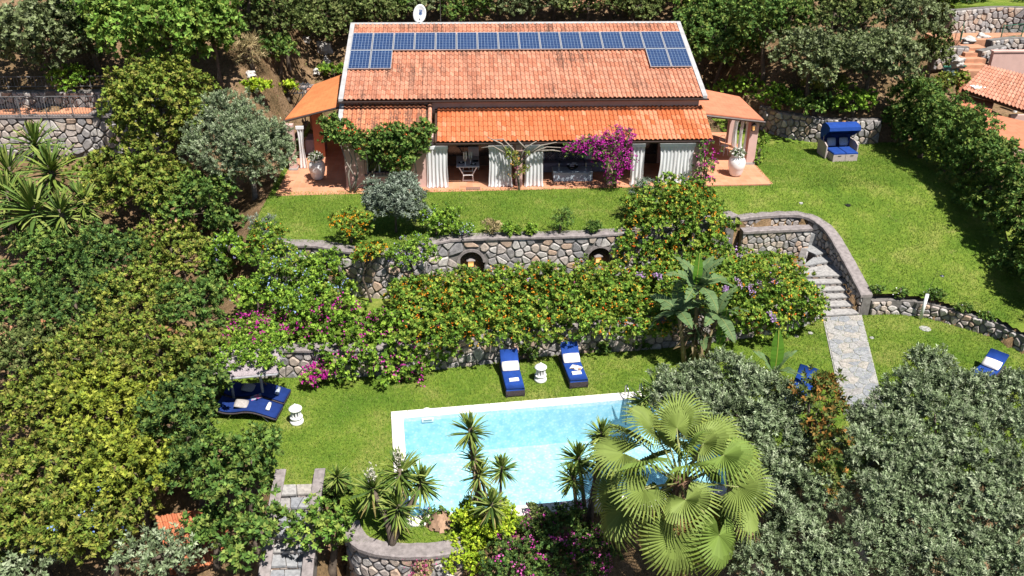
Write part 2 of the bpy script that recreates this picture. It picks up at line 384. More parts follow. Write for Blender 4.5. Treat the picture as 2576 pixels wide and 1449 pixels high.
def stone_wall(name, label, pts, side, du=0.36, dv=0.27, thick=0.42, cope=0.10, seed=1, arches=(), vis=None, depth=0.05, cope_m=None, cat='wall', cope_over=0.05):
    """pts: (x, y, zbase, ztop); side +1: the stones face right of the direction of travel."""
    rng = random.Random(seed); C = Curve2(pts); root = empty(name, (0, 0, 0), 0, label, cat)
    def at(u, z, d):
        q, t = C.at(u); n = np.array([t[1], -t[0]]) * side; return (q[0] + n[0] * d, q[1] + n[1] * d, z)
    def in_arch(u, z, grow=0.0):
        for (uc, zb, r, hh) in arches:
            if abs(u - uc) < r + grow and z < zb + hh: return True
            if z >= zb + hh - .01 and hypot(u - uc, z - zb - hh) < r + grow: return True
        return False
    # core with a front that leaves the niches open
    nu = max(2, int(C.L / 0.12)); us = np.linspace(0, C.L, nu + 1); m = MB()
    for i in range(nu):
        q0, q1 = C.at(us[i])[0], C.at(us[i + 1])[0]
        m.add([at(us[i], q0[2], -thick), at(us[i + 1], q1[2], -thick), at(us[i + 1], q1[3], -thick), at(us[i], q0[3], -thick)], [(0, 1, 2, 3)])
        m.add([at(us[i], q0[3], -thick), at(us[i + 1], q1[3], -thick), at(us[i + 1], q1[3], 0), at(us[i], q0[3], 0)], [(0, 1, 2, 3)])
        nz = max(1, int((q0[3] - q0[2]) / 0.1)) if arches else 1
        for k in range(nz):
            za, zb_ = q0[2] + (q0[3] - q0[2]) * k / nz, q0[2] + (q0[3] - q0[2]) * (k + 1) / nz
            zc, zd = q1[2] + (q1[3] - q1[2]) * k / nz, q1[2] + (q1[3] - q1[2]) * (k + 1) / nz
            if arches and in_arch((us[i] + us[i + 1]) / 2, (za + zb_) / 2): continue
            m.add([at(us[i], za, 0), at(us[i + 1], zc, 0), at(us[i + 1], zd, 0), at(us[i], zb_, 0)], [(0, 1, 2, 3)])
    for e in (0.0, C.L):
        q = C.at(e)[0]; m.add([at(e, q[2], 0), at(e, q[2], -thick), at(e, q[3], -thick), at(e, q[3], 0)], [(0, 1, 2, 3)])
    m.build('core', M_MORTAR, root)
    if cope:
        cm = MB(); o = cope_over; n = max(2, int(C.L / 0.25)); uu = np.linspace(0, C.L, n + 1)
        for i in range(n):
            a, b_ = uu[i], uu[i + 1]; z0, z1 = C.at(a)[0][3], C.at(b_)[0][3]
            j0, j1 = 0.012 * sin(a * 9.1 + seed), 0.012 * sin(b_ * 9.1 + seed)
            A = [at(a, z0 + .002, depth + o), at(a, z0 + cope * .8 + j0, depth + o), at(a, z0 + cope + j0, depth + o - .05), at(a, z0 + cope + j0, -thick - .02), at(a, z0 + .002, -thick - .02)]
            B = [at(b_, z1 + .002, depth + o), at(b_, z1 + cope * .8 + j1, depth + o), at(b_, z1 + cope + j1, depth + o - .05), at(b_, z1 + cope + j1, -thick - .02), at(b_, z1 + .002, -thick - .02)]
            cm.add(A + B, [(k, k + 1, k + 6, k + 5) for k in range(4)] + [(4, 0, 5, 9)])
            if i == 0: cm.add(A, [(0, 1, 2, 3, 4)])
            if i == n - 1: cm.add(B, [(4, 3, 2, 1, 0)])
        cm.build('coping', cope_m or M_COPE, root)
    zlo, zhi = min(p[2] for p in pts), max(p[3] for p in pts)
    cnt = 0
    for s, poly in voronoi(0, C.L, zlo, zhi, du, dv, rng):
        q = C.at(min(max(s[0], 0), C.L))[0]
        if s[1] > q[3] - 0.04 or s[1] < q[2] - 0.1: continue
        if vis and not vis(s[0], s[1], q): continue
        if arches and in_arch(s[0], s[1], 0.16): continue
        qa, qb = C.at(max(0, s[0] - .3))[0], C.at(min(C.L, s[0] + .3))[0]; sl_ = (qb[3] - qa[3]) / 0.6
        poly = clip_poly(poly, -sl_, 1.0, q[3] - 0.015 - sl_ * s[0])
        if len(poly) < 3: continue
        A = np.array(poly); ctr = A.mean(0); pl = round_poly(poly, ctr, 0.02 + rng.uniform(0, .012)); n = len(pl)
        d = depth * rng.uniform(0.7, 1.5); tl = rng.uniform(-.15, .15)
        vs = []
        for p in pl: vs.append(at(min(max(p[0], 0), C.L), p[1], -0.02))
        for p in pl: r = ctr + (p - ctr) * 0.96; vs.append(at(min(max(r[0], 0), C.L), r[1], d * 0.6))
        for p in pl: r = ctr + (p - ctr) * 0.78; vs.append(at(min(max(r[0], 0), C.L), r[1], d * (1 + tl * (1 if r[1] > ctr[1] else -1))))
        fs = [(k, (k + 1) % n, n + (k + 1) % n, n + k) for k in range(n)] + [(n + k, n + (k + 1) % n, 2 * n + (k + 1) % n, 2 * n + k) for k in range(n)] + [tuple(2 * n + k for k in range(n))]
        if side < 0: fs = [tuple(reversed(f)) for f in fs]
        MB().add(vs, fs).build('stone', M_STONE, root); cnt += 1
    for (uc, zb, r, hh) in arches:
        nm = MB(); ring = MB(); N = 14
        prof = [(-r, 0)] + [(-r, hh)] + [(r * cos(pi - pi * k / N), hh + r * sin(pi - pi * k / N)) for k in range(1, N)] + [(r, hh), (r, 0)]
        for k in range(len(prof) - 1):
            a, b_ = prof[k], prof[k + 1]
            nm.add([at(uc + a[0], zb + a[1], 0.01), at(uc + b_[0], zb + b_[1], 0.01), at(uc + b_[0], zb + b_[1], -0.38), at(uc + a[0], zb + a[1], -0.38)], [(0, 1, 2, 3)])
        nm.add([at(uc + a[0], zb + a[1], -0.38) for a in prof], [tuple(range(len(prof)))])
        nm.build('niche', M_MORTAR, root)
        for k in range(1, len(prof) - 2):
            a, b_ = prof[k], prof[k + 1]
            def gr(p, g): 
                L = hypot(p[0], p[1] - hh); return (p[0] * (L + g) / L, hh + (p[1] - hh) * (L + g) / L)
            c_, d_ = gr(b_, .11), gr(a, .11)
            ring.add([at(uc + p[0], zb + p[1], -.05) for p in (a, b_, c_, d_)] + [at(uc + p[0], zb + p[1], .055) for p in (a, b_, c_, d_)], [(4, 5, 6, 7), (0, 1, 5, 4), (1, 2, 6, 5), (2, 3, 7, 6), (3, 0, 4, 7)])
        ring.build('arch_ring', M_COPE, root)
        for s, poly in voronoi(uc - r + .02, uc + r - .02, zb, zb + hh + r * .75, 0.26, 0.22, rng):
            ctr = np.array(poly).mean(0); pl = round_poly(poly, ctr, 0.016); n = len(pl)
            if max(hypot(p[0] - uc, max(0, p[1] - zb - hh)) for p in pl) > r * 0.99: continue
            vs = [at(p[0], p[1], -0.38) for p in pl] + [at(*(ctr + (p - ctr) * .85), -0.33) for p in pl]
            MB().add(vs, [(k, (k + 1) % n, n + (k + 1) % n, n + k) for k in range(n)] + [tuple(n + k for k in range(n))]).build('stone', M_STONE, root)
    root['n'] = cnt
    return root, C, at
# upper retaining wall with three niches; coping top level with the house lawn
up_pts = [(p[0], p[1], ZM - 0.05, -0.05) for p in smooth_pts(UW[1:] , 5)]
_C = Curve2(up_pts)
def u_of(px, py, zz):
    best = min(np.linspace(0, _C.L, 400), key=lambda u: abs(proj((*_C.at(u)[0][:2], zz))[0] - px)); return best
ARCH = [(u_of(830, 0, -.8), ZM, 0.48, 0.85), (u_of(1184, 0, -.8), ZM, 0.48, 0.87), (u_of(1508, 0, -.8), ZM, 0.48, 0.87)]
stone_wall('upper_retaining_wall', 'long stone retaining wall with three arched lantern niches below the house lawn', up_pts, 1, 0.40, 0.29, arches=ARCH, seed=3,
           vis=lambda u, v, q: -9.6 < q[0] < 6.2)
UPW = _C
# lower wall behind the pool lawn, mostly under the flower hedge
lo_pts = [(p[0], p[1], ZP - 0.05, ZM + 0.0) for p in smooth_pts(LW[1:], 4)]
stone_wall('lower_retaining_wall', 'shaded stone wall behind the sun loungers under the flower hedge', lo_pts, 1, 0.36, 0.28, seed=5, vis=lambda u, v, q: q[0] < 11.2, cope=0.1)
# curved wall of the garden stairs: inner face looks into the stairs
cw_pts = [(p[0], p[1], ZP - 0.1 if i > 3 else -1.9, p[2] - 0.13) for i, p in enumerate(smooth_pts([tuple(q) for q in CW], 5))]
stone_wall('curved_stair_wall', 'curved stone wall with broad coping sweeping down beside the garden stairs', cw_pts, 1, 0.30, 0.24, seed=8, thick=0.36, cope=0.14)
par = [P(1868, 579, -0.75), P(1950, 575, -0.75), P(2042, 571, -0.75)]
stone_wall('stair_parapet_wall', 'straight low stone parapet wall in front of the top of the garden stairs',
           [(p[0], p[1], ZM - .2, -0.9) for p in smooth_pts([tuple(q) for q in par], 4)], 1, 0.28, 0.22, seed=9, thick=0.3, cope=0.13)
lw_pts = [(p[0], p[1], ZP - 0.05, ZP + 0.62 ) for p in smooth_pts(LOW, 5)]
stone_wall('low_lawn_wall', 'low curving dark stone wall between the sloping lawn and the path lawn', lw_pts, 1, 0.34, 0.22, seed=11, thick=0.4, cope=0.0, depth=0.07)
bw_pts = [(p[0], p[1], -0.05, 1.3) for p in smooth_pts(BW, 5)]
stone_wall('boulder_wall', 'stone wall behind the blue canopied beach chair', bw_pts, 1, 0.38, 0.30, seed=13, thick=0.4, cope=0.0, depth=0.09)
fw_pts = [(p[0], p[1], ZP - 2.3, ZP - 0.05) for p in smooth_pts(FW, 4)]
stone_wall('round_front_wall', 'round stone retaining wall at the bottom edge below the yucca clump', fw_pts, 1, 0.34, 0.26, seed=15, thick=0.38, cope=0.13)

# ------------------------------------------------------------------ garden stairs, path, front stairs
stairs = empty('garden_stairs', tuple(P(2115, 795, ZP)), 0, 'grey slab garden stairs curving down from the house lawn to the paved path', 'stairs')
def wpart(mb, name, m, root, smooth=False):                 # build in world space and hang under root
    o = mb.build(name, m, root, smooth); o.matrix_parent_inverse = Matrix.Translation(-Vector(root.location)) if root.rotation_euler[2] == 0 else root.matrix_world.inverted(); return o
fr = [((2052, 640), (2085, 632)), ((2018, 668), (2098, 655)), ((2024, 694), (2109, 693)), ((2036, 713), (2117, 711)), ((2044, 731), (2124, 729)), ((2054, 750), (2131, 747)), ((2064, 771), (2140, 768)), ((2074, 793), (2152, 788))]
NS = len(fr); lev = [ZP + 0.16 * (NS - i) for i in range(NS)]
FL = [(P(*a, z), P(*b, z)) for (a, b), z in zip(fr, lev)]
for i in range(NS):
    L, R_ = FL[i]; z = lev[i]
    if i == 0: bl, br = L + np.array([-.8, 1.3, 0]), R_ + np.array([.3, 1.3, 0])
    else:
        bl, br = FL[i - 1][0].copy(), FL[i - 1][1].copy(); bl[1] += .12; br[1] += .12
    poly = [L[:2], R_[:2] + np.array([.12, 0]), br[:2] + np.array([.12, 0]), bl[:2]]
    c = sum(poly) / 4
    wpart(MB().prism(poly, z - 0.055, z), 'tread', M_FLAGSTEP, stairs)
    ins = [L[:2] + np.array([.03, .05]), R_[:2] + np.array([.1, .05]), br[:2] + np.array([.1, 0]), bl[:2] + np.array([.03, 0])]
    wpart(MB().prism(ins, ZP - 0.2, z - 0.056), 'riser_block', M_MORTAR, stairs)
    n = 5; rr = random.Random(i)
    for k in range(n):
        t0, t1 = (k + .06) / n, (k + .94) / n; a = ins[0] + (ins[1] - ins[0]) * t0; b_ = ins[0] + (ins[1] - ins[0]) * t1
        zz0, zz1 = z - 0.155, z - 0.065
        wpart(MB().add([(a[0], a[1], zz0), (b_[0], b_[1], zz0), (b_[0], b_[1], zz1), (a[0], a[1], zz1), (a[0] + .03, a[1] - .035, zz0 + .02), (b_[0] - .03, b_[1] - .035, zz0 + .015), (b_[0] - .03, b_[1] - .035, zz1 - .012), (a[0] + .03, a[1] - .035, zz1 - .02)],
                       [(0, 1, 5, 4), (1, 2, 6, 5), (2, 3, 7, 6), (3, 0, 4, 7), (4, 5, 6, 7)]), 'stone', M_STONE, stairs)
# upper flight hidden behind the parapet
x0, x1 = CW[0][0] + .2, FL[0][1][0]
for k in range(4):
    z = -1.2 - 0.12 * k; a = x0 + (x1 - x0) * k / 4
    wpart(MB().box(a, x1 + .2 - .01 * k, par[1][1] + .34 + .002 * k, CW[2][1] - .10 - .002 * k, -2.2, z - .0), 'tread', M_FLAGSTEP, stairs)
# left cheek wall of the stairs
ck = [FL[0][0][:2] + np.array([-.35, .15]), FL[2][0][:2] + np.array([-.22, 0]), FL[4][0][:2] + np.array([-.2, 0]), FL[7][0][:2] + np.array([-.18, -.1])]
stone_wall('stair_cheek_wall', 'short sloping stone cheek on the hedge side of the garden stairs', [(ck[0][0], ck[0][1], ZP - .1, -1.55), (ck[1][0], ck[1][1], ZP - .1, -1.75), (ck[2][0], ck[2][1], ZP - .1, -2.2), (ck[3][0], ck[3][1], ZP - .1, ZP + .12)], -1, 0.3, 0.24, seed=21, thick=0.25, cope=0.0, depth=.04)

def flag_area(name, corners, z, du, dv, seed, jm, root=None, thick=0.02, label=None, gap=0.022):
    """corners: bl, br, tr, tl (plan points); irregular flags as single stones"""
    bl, br, tr, tl = [np.array(c[:2]) for c in corners]
    o = MB().prism([bl, br, tr, tl], z - 0.12, z).build(name, jm); tag(o, kind='structure')
    L = (np.linalg.norm(tl - bl) + np.linalg.norm(tr - br)) / 2; W = (np.linalg.norm(br - bl) + np.linalg.norm(tr - tl)) / 2
    rng = random.Random(seed)
    for s, poly in voronoi(0.03, W - .03, 0.03, L - .03, du, dv, rng, 0.4):
        ctr = np.array(poly).mean(0); pl = round_poly(poly, ctr, gap); n = len(pl)
        def xy(p): a, b_ = p[0] / W, p[1] / L; return (bl * (1 - a) + br * a) * (1 - b_) + (tl * (1 - a) + tr * a) * b_
        h = thick * rng.uniform(.7, 1.2)
        vs = [(*xy(p), z - .004) for p in pl] + [(*xy(p), z + h * .6) for p in pl] + [(*xy(ctr + (p - ctr) * .94), z + h) for p in pl]
        MB().add(vs, [(k, (k + 1) % n, n + (k + 1) % n, n + k) for k in range(n)] + [(n + k, n + (k + 1) % n, 2 * n + (k + 1) % n, 2 * n + k) for k in range(n)] + [tuple(2 * n + k for k in range(n))]).build('flagstone', M_FLAG, o)
    return o
flag_area('path', [P(2120, 1045, ZP), P(2226, 1040, ZP), P(2166, 795, ZP), P(2068, 801, ZP)], ZP + 0.06, 0.34, 0.36, 4, M_JOINT)

fs = empty('front_stairs', tuple(P(750, 1215, ZP)), 0, 'narrow grey stone stairs leading down between bushes at the lower left', 'stairs')
zc = ZP + 0.08; yy = float(P(750, 1222, ZP)[1]); rr = random.Random(4)
xa, xb = float(P(712, 1222, ZP)[0]), float(P(796, 1222, ZP)[0])
for i in range(13):
    z = zc - 0.165 * i; dd = 0.40; y1 = yy - dd * i; y0 = y1 - dd - .05; sh = 0.045 * i * 0
    segs = [xa, xa + (xb - xa) * rr.uniform(.3, .42), xa + (xb - xa) * rr.uniform(.6, .74), xb] if i % 3 else [xa, xa + (xb - xa) * rr.uniform(.4, .6), xb]
    sk = [rr.uniform(-.06, .06) for _ in segs]
    for k in range(len(segs) - 1):
        j = rr.uniform(-.02, .02)
        sa, sb = (0 if k == 0 else sk[k - 1]), (0 if k == len(segs) - 2 else sk[k]); zt = z + rr.uniform(-.012, .012); ym = (y0 + y1) / 2 + rr.uniform(-.06, .06)
        A_ = [(segs[k] + .014 - sa, y0 + j), (segs[k + 1] - .014 - sb, y0 + j + rr.uniform(-.02, .02)), (segs[k + 1] - .014, ym), (segs[k + 1] - .014 + sb, y1 - .02), (segs[k] + .014 + sa, y1 - .02), (segs[k] + .014, ym)]
        wpart(MB().prism(A_, z - .06, zt), 'tread', M_FLAG, fs)
    wpart(MB().box(xa, xb, y0 + .06, y1 + .1, z - .9, z - .062), 'riser_block', M_MORTAR, fs)
    for k in range(4):
        a, b_ = xa + (xb - xa) * (k + .06) / 4, xa + (xb - xa) * (k + .94) / 4
        wpart(MB().box(a, b_, y0 + .025, y0 + .1, z - .155, z - .068), 'stone', M_STONE, fs)
for sx, nm in ((xa - .02, 'left'), (xb + .02, 'right')):
    sgn = 1 if nm == 'left' else -1; off = -.28 if nm == 'left' else .28
    pts_ = [(sx, yy + .35, zc - .6, zc + .22), (sx, yy - 1.2, zc - 1.3, zc + .02 - .1), (sx, yy - 3.2, zc - 2.2, zc - 1.0), (sx, yy - 5.2, zc - 3.2, zc - 1.85)]
    stone_wall('front_stair_wall', ('stone side wall on the left of the narrow front stairs' if nm == 'left' else 'stone side wall on the right of the narrow front stairs'), pts_, -sgn, .3, .24, seed=31 + sgn, thick=.2, cope=.06, depth=.04)
# ------------------------------------------------------------------ pool
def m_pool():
    m, t, b = _new('caustic_pool_liner'); _set(b, 0.5, 0, 0.3); p = pos(t)
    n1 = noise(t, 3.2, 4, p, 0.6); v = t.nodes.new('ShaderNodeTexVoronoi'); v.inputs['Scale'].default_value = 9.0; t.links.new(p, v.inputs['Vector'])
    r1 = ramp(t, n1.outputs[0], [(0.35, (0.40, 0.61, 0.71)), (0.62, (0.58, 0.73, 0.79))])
    r2 = ramp(t, v.outputs['Distance'], [(0.0, (1.3, 1.12, 1.04)), (0.5, (0.82, 0.94, 0.98))])  # bright caustic mottling of sunlit water, painted into the liner colour
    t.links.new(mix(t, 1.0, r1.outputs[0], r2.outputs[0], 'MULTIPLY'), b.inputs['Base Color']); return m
def m_water():
    m, t, b = _new('water'); t.nodes.remove(b)
    tr = t.nodes.new('ShaderNodeBsdfTransparent'); tr.inputs[0].default_value = (0.84, 0.96, 0.985, 1)
    gl = t.nodes.new('ShaderNodeBsdfGlossy'); gl.inputs['Roughness'].default_value = 0.03
    fr = t.nodes.new('ShaderNodeFresnel'); fr.inputs['IOR'].default_value = 1.33
    n = noise(t, 4.5, 4, pos(t), 0.6); bp = t.nodes.new('ShaderNodeBump'); bp.inputs['Strength'].default_value = 0.55; bp.inputs['Distance'].default_value = 0.05
    t.links.new(n.outputs[0], bp.inputs['Height']); t.links.new(bp.outputs[0], gl.inputs['Normal']); t.links.new(bp.outputs[0], fr.inputs['Normal'])
    ms = t.nodes.new('ShaderNodeMixShader'); t.links.new(fr.outputs[0], ms.inputs[0]); t.links.new(tr.outputs[0], ms.inputs[1]); t.links.new(gl.outputs[0], ms.inputs[2])
    t.links.new(ms.outputs[0], t.nodes['Material Output'].inputs[0]); return m
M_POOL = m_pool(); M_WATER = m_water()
M_WHITE_STONE = mat('pool_coping', (0.80, 0.76, 0.71), 0.75, 0, 0.07, 5, 0.2)
prz = atan2(UXp[1], UXp[0])
pool = empty('swimming_pool', (PO[0], PO[1], ZP), prz, 'long rectangular swimming pool with white coping below the two sun loungers', 'pool')
def pbox(mb, name, m, **k): return mb.build(name, m, pool, **k)
CO = 0.40; d0 = -1.55                 # local: x along the length, y to the camera is negative
bs = MB(); x0, x1, y0, y1 = CO, PLEN - CO, -PWID + CO, -CO
bs.add([(x0, y0, d0), (x1, y0, d0), (x1, y1, d0), (x0, y1, d0), (x0, y0, 0.045), (x1, y0, 0.045), (x1, y1, 0.045), (x0, y1, 0.045)], [(0, 1, 2, 3), (0, 4, 5, 1), (1, 5, 6, 2), (2, 6, 7, 3), (3, 7, 4, 0)])
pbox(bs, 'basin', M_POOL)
def cslab(a0, a1, b0, b1): pbox(MB().bbox(a0 + .004, a1 - .004, b0 + .004, b1 - .004, -0.12, 0.085, 0.015), 'coping_slab', M_WHITE_STONE)
n = 20
for i in range(n):
    a, b_ = PLEN * i / n, PLEN * (i + 1) / n
    cslab(a, b_, -CO, 0); cslab(a, b_, -PWID, -PWID + CO)
n = 9
for i in range(n):
    a, b_ = CO + (PWID - 2 * CO) * i / n, CO + (PWID - 2 * CO) * (i + 1) / n
    cslab(0, CO, -b_, -a); cslab(PLEN - CO, PLEN, -b_, -a)
su, sv = pool_uv(*P(1075, 1050, ZP)[:2])
pbox(MB().box(su - .19, su + .19, -CO - .035, -CO - .002, -.16, -.02), 'skimmer', M_WHITE_STONE)
pbox(MB().box(su - .14, su + .14, -CO - .039, -CO - .036, -.12, -.06), 'skimmer_slot', mat('skimmer_dark', (.25, .4, .45)))
pbox(MB().lathe([(.13, .086), (.13, .10), (.1, .11), (0, .11)], 16, (su, -.1, 0)), 'skimmer_lid', M_WHITE_STONE)
wu, wv = pool_uv(*P(1572, 1002, ZP)[:2])
M_STEEL = mat('steel', (.6, .6, .6), .25, 1.0, .05)
lad = MB()
for k in (0, .5): lad.tube([(wu + k, -CO + .2, .08), (wu + k, -CO + .2, .5), (wu + k, -CO + .05, .62), (wu + k, -CO - .14, .5), (wu + k, -CO - .14, -.9)], .022, 8)
for z in (-.25, -.5, -.75): lad.tube([(wu, -CO - .14, z), (wu + .5, -CO - .14, z)], .02, 6)
tag(lad.build('pool_ladder', M_STEEL, None, True, loc=pool.location, rot=(0, 0, prz)), 'steel ladder at the far edge of the pool beside the yucca', 'ladder')
# water sheet in fine cells so that it ripples
wm = grid_sheet('water', np.linspace(x0 - .02, x1 + .02, 60), np.linspace(y0 - .02, y1 + .02, 32), lambda X, Y: -0.10 + 0.004 * np.sin(X * 5) * np.sin(Y * 6.3), None, M_WATER); wm.location = pool.location; wm.rotation_euler = (0, 0, prz); tag(wm, kind='structure')

# ------------------------------------------------------------------ villa
def m_plaster(name, c):
    m, t, b = _new(name); _set(b, 0.92, 0, 0.15); n = noise(t, 1.3, 5, pos(t), .6); c = np.array(c)
    r = ramp(t, n.outputs[0], [(0.3, tuple(c * .86)), (0.5, tuple(c)), (0.7, tuple(np.minimum(c * 1.07, 1)))]); t.links.new(r.outputs[0], b.inputs['Base Color'])
    bump(t, b, noise(t, 45, 3, pos(t)).outputs[0], .25, .01); return m
M_PINK = m_plaster('pink_plaster', (0.70, 0.47, 0.42)); M_SALMON = m_plaster('salmon_plaster', (.62, .25, .15))
def m_tile(name, streaks):
    m, t, b = _new(name); _set(b, 0.8, 0, 0.25); a = t.nodes.new('ShaderNodeAttribute'); a.attribute_name = 'tint'
    n = noise(t, 11, 4, pos(t), .6); r = ramp(t, n.outputs[0], [(0.3, (.78, .76, .74)), (.55, (1, 1, 1)), (.75, (1.13, 1.1, 1.08))])
    c = mix(t, 1.0, a.outputs['Color'], r.outputs[0], 'MULTIPLY')
    if streaks:
        n2 = noise(t, 1.0, 4, pos(t, (3.6, .4, .4)), .62); n3 = noise(t, .35, 2, pos(t)); n4 = noise(t, 6, 3, pos(t, (3.0, 1.0, 1.0)), .7)
        mm = t.nodes.new('ShaderNodeMath'); mm.operation = 'MULTIPLY'; t.links.new(n2.outputs[0], mm.inputs[0]); t.links.new(n4.outputs[0], mm.inputs[1])
        r2 = ramp(t, mm.outputs[0], [(.225, (0, 0, 0)), (.30, (1, 1, 1))])
        r3 = ramp(t, n3.outputs[0], [(.42, (.25, .25, .25)), (.6, (.9, .9, .9))])
        f = mix(t, 1.0, r2.outputs[0], r3.outputs[0], 'MULTIPLY')
        c = mix(t, f, c, (.16, .085, .06))
    t.links.new(c, b.inputs['Base Color']); bump(t, b, noise(t, 60, 3, pos(t)).outputs[0], .25, .006); return m
M_TILE_OLD = m_tile('weathered_tile', True); M_TILE_NEW = m_tile('bright_tile', False)
M_GUT = mat('dark_gutter', (.085, .06, .055), .5, .3, .2, 9); M_VERGE = mat('verge_metal', (.47, .46, .46), .7, .1, .18, 3, .2)
M_DARKWOOD = mat('dark_wood', (.07, .035, .02), .6, 0, .3, 8); M_WHITE = mat('white_paint', (.82, .82, .82), .5, 0, .04); M_IRON = mat('black_iron', (.035, .035, .04), .5, .6, .2)
M_CONC = mat('concrete', (.42, .41, .40), .9, 0, .15, 5, .4)
villa = empty('villa', (0, 0, 0), 0, 'long single-storey villa with terracotta tile roof and open front portico', 'house')
HX, EZ, RZ, RY = 8.31, 3.617, 5.685, 6.372
MB().xprism([(1.2, -.05), (1.2, 2.85), (.32, 2.85), (.32, 3.48), (6.37, 5.46), (9.1, 4.55), (9.1, -.05)], -8.05, 8.05).build('wall', M_PINK, villa)
roof = MB().xprism([(0.02, EZ - .10), (0.02, EZ - .03), (RY, RZ - .03), (9.6, RZ - 1.08), (9.6, RZ - 1.16), (RY, RZ - .12)], -HX + .02, HX - .02).build('roof', M_DARKWOOD, villa)
porch = MB().xprism([(-1.72, 2.13), (-1.72, 2.19), (.34, 3.08), (.34, 3.0)], -4.05, 8.3).build('porch_roof', M_DARKWOOD, villa)
side_porch = MB().xprism([(-1.72, 2.25), (-1.72, 2.31), (.31, 3.28), (.31, 3.2)], -8.3, -4.35).build('side_roof', M_DARKWOOD, villa)
TPROF = [(0.0, 0.0), (0.018, 0.034), (0.05, 0.052), (0.085, 0.052), (0.117, 0.034), (0.132, 0.0), (0.2, -0.002)]
def tile_quads(pitch):
    k = pitch / 0.2; pr = [(a * k, b_) for a, b_ in TPROF]; q = []
    for i in range(len(pr) - 1):
        (a, za), (b_, zb) = pr[i], pr[i + 1]
        q.append([(a, 0, za + .022), (b_, 0, zb + .022), (b_, 1, zb), (a, 1, za)])
        q.append([(a, 0, za + .000), (b_, 0, zb + .000), (b_, 0, zb + .022), (a, 0, za + .022)])
    return np.array(q)            # (nq,4,3): x across, y up-slope 0..1, z off the roof
def tile_field(parent, x0, x1, ybot, zbot, ytop, ztop, pitch, rows, m, cols, n_single=0, lift=.0, seed=2, blocks=False):
    rng = np.random.default_rng(seed); ncol = int(round((x1 - x0) / pitch)); pitch = (x1 - x0) / ncol
    L = hypot(ytop - ybot, ztop - zbot); ex = L / rows; sl = np.array([0, (ytop - ybot) / L, (ztop - zbot) / L]); nr = np.array([0, -sl[2], sl[1]])
    Q = tile_quads(pitch); nq = len(Q)
    allq = []; tint = []; singles = []
    cols = np.array(cols)
    blk = rng.integers(0, len(cols), (rows // 4 + 2, ncol // 6 + 3))
    for r_ in range(rows):
        for c in range(ncol):
            ln = ex * 1.08 if r_ < rows - 1 else ex
            base = np.array([x0 + c * pitch + rng.normal(0, .003), ybot, zbot]) + sl * (r_ * ex + rng.normal(0, .006)) + nr * lift
            w_ = base + Q[..., 0:1] * np.array([1., 0, 0]) + Q[..., 1:2] * ln * sl + Q[..., 2:3] * nr
            ci = rng.integers(0, len(cols))
            if blocks and rng.random() < .55: ci = blk[(r_ + c // 9) // 4 % blk.shape[0], (c + r_) // 6 % blk.shape[1]]
            tcol = cols[ci] * rng.uniform(.92, 1.08)
            if n_single and r_ * ncol + c < n_single: singles.append((base, ci, ln))
            else: allq.append(w_); tint.append(np.repeat(tcol[None], nq, 0))
    if singles:
        mes = []
        for ci in range(len(cols)):
            w_ = Q[..., 0:1] * np.array([1., 0, 0]) + Q[..., 1:2] * ex * 1.08 * sl + Q[..., 2:3] * nr
            mes.append(quads_mesh('tile', w_, m, np.repeat(cols[ci][None], nq, 0)))
        for base, ci, ln in singles: link('tile', mes[ci], parent, tuple(base))
    o = link('tiles', quads_mesh('tiles', np.concatenate(allq), m, np.concatenate(tint)), parent); o['kind'] = 'stuff'
    return ncol
OLD = [(.59, .26, .165), (.55, .225, .135), (.64, .30, .195), (.53, .205, .12), (.61, .275, .175)]
NEW = [(.60, .185, .075), (.64, .225, .105), (.55, .145, .05), (.68, .27, .145), (.62, .20, .085), (.58, .165, .065)]
tile_field(roof, -HX + .2, HX - .2, -0.05, EZ - .035, RY - .05, RZ - .03, .205, 18, M_TILE_OLD, OLD, 0, .03, 3)
tile_field(porch, -3.95, 8.28, -1.80, 2.165, .33, 3.085, .205, 7, M_TILE_NEW, NEW, 300, .025, 5, True)
tile_field(side_porch, -8.15, -4.45, -1.80, 2.285, .30, 3.285, .205, 7, M_TILE_OLD, [(.61, .23, .12), (.58, .2, .1), (.65, .27, .145)], 0, .025, 6)
# verges, ridge, gutters
sl_r = (RZ - EZ) / RY
for sx in (-1, 1):
    a, b_ = sx * HX, sx * (HX - .21)
    MB().add([(a, -.06, EZ - .12), (a, RY, RZ - .10), (a, RY, RZ + .075), (a, -.06, EZ + .055), (b_, -.06, EZ - .02), (b_, RY, RZ - .0), (b_, RY, RZ + .075), (b_, -.06, EZ + .055)],
             [(0, 1, 2, 3), (4, 7, 6, 5), (3, 2, 6, 7), (0, 3, 7, 4)]).build('verge', M_VERGE, roof)
MB().xprism([(RY - .09, RZ + .02), (RY - .05, RZ + .085), (RY + .06, RZ + .085), (RY + .1, RZ - .02)], -HX, HX).build('ridge', M_VERGE, roof)
def gutter(parent, x0, x1, y, z, r=.065, yb=None):
    m = MB(); N = 8
    prof = [(y + r * cos(pi + pi * k / N), z + r * sin(pi + pi * k / N)) for k in range(N + 1)] + [(y + (r - .012) * cos(2 * pi - pi * k / N), z + (r - .012) * sin(2 * pi - pi * k / N)) for k in range(N + 1)]
    m.xprism(prof, x0, x1); m.box(x0, x1, y - r, y + r, z - .005, z); return m.build('gutter', M_GUT, parent)
gutter(roof, -HX - .02, HX + .05, -.13, EZ - .06, .075); gutter(porch, -4.0, 8.32, -1.88, 2.14, .07); gutter(side_porch, -8.3, -4.4, -1.88, 2.26, .07)
sv_ = (3.28 - 2.31) / 2.03
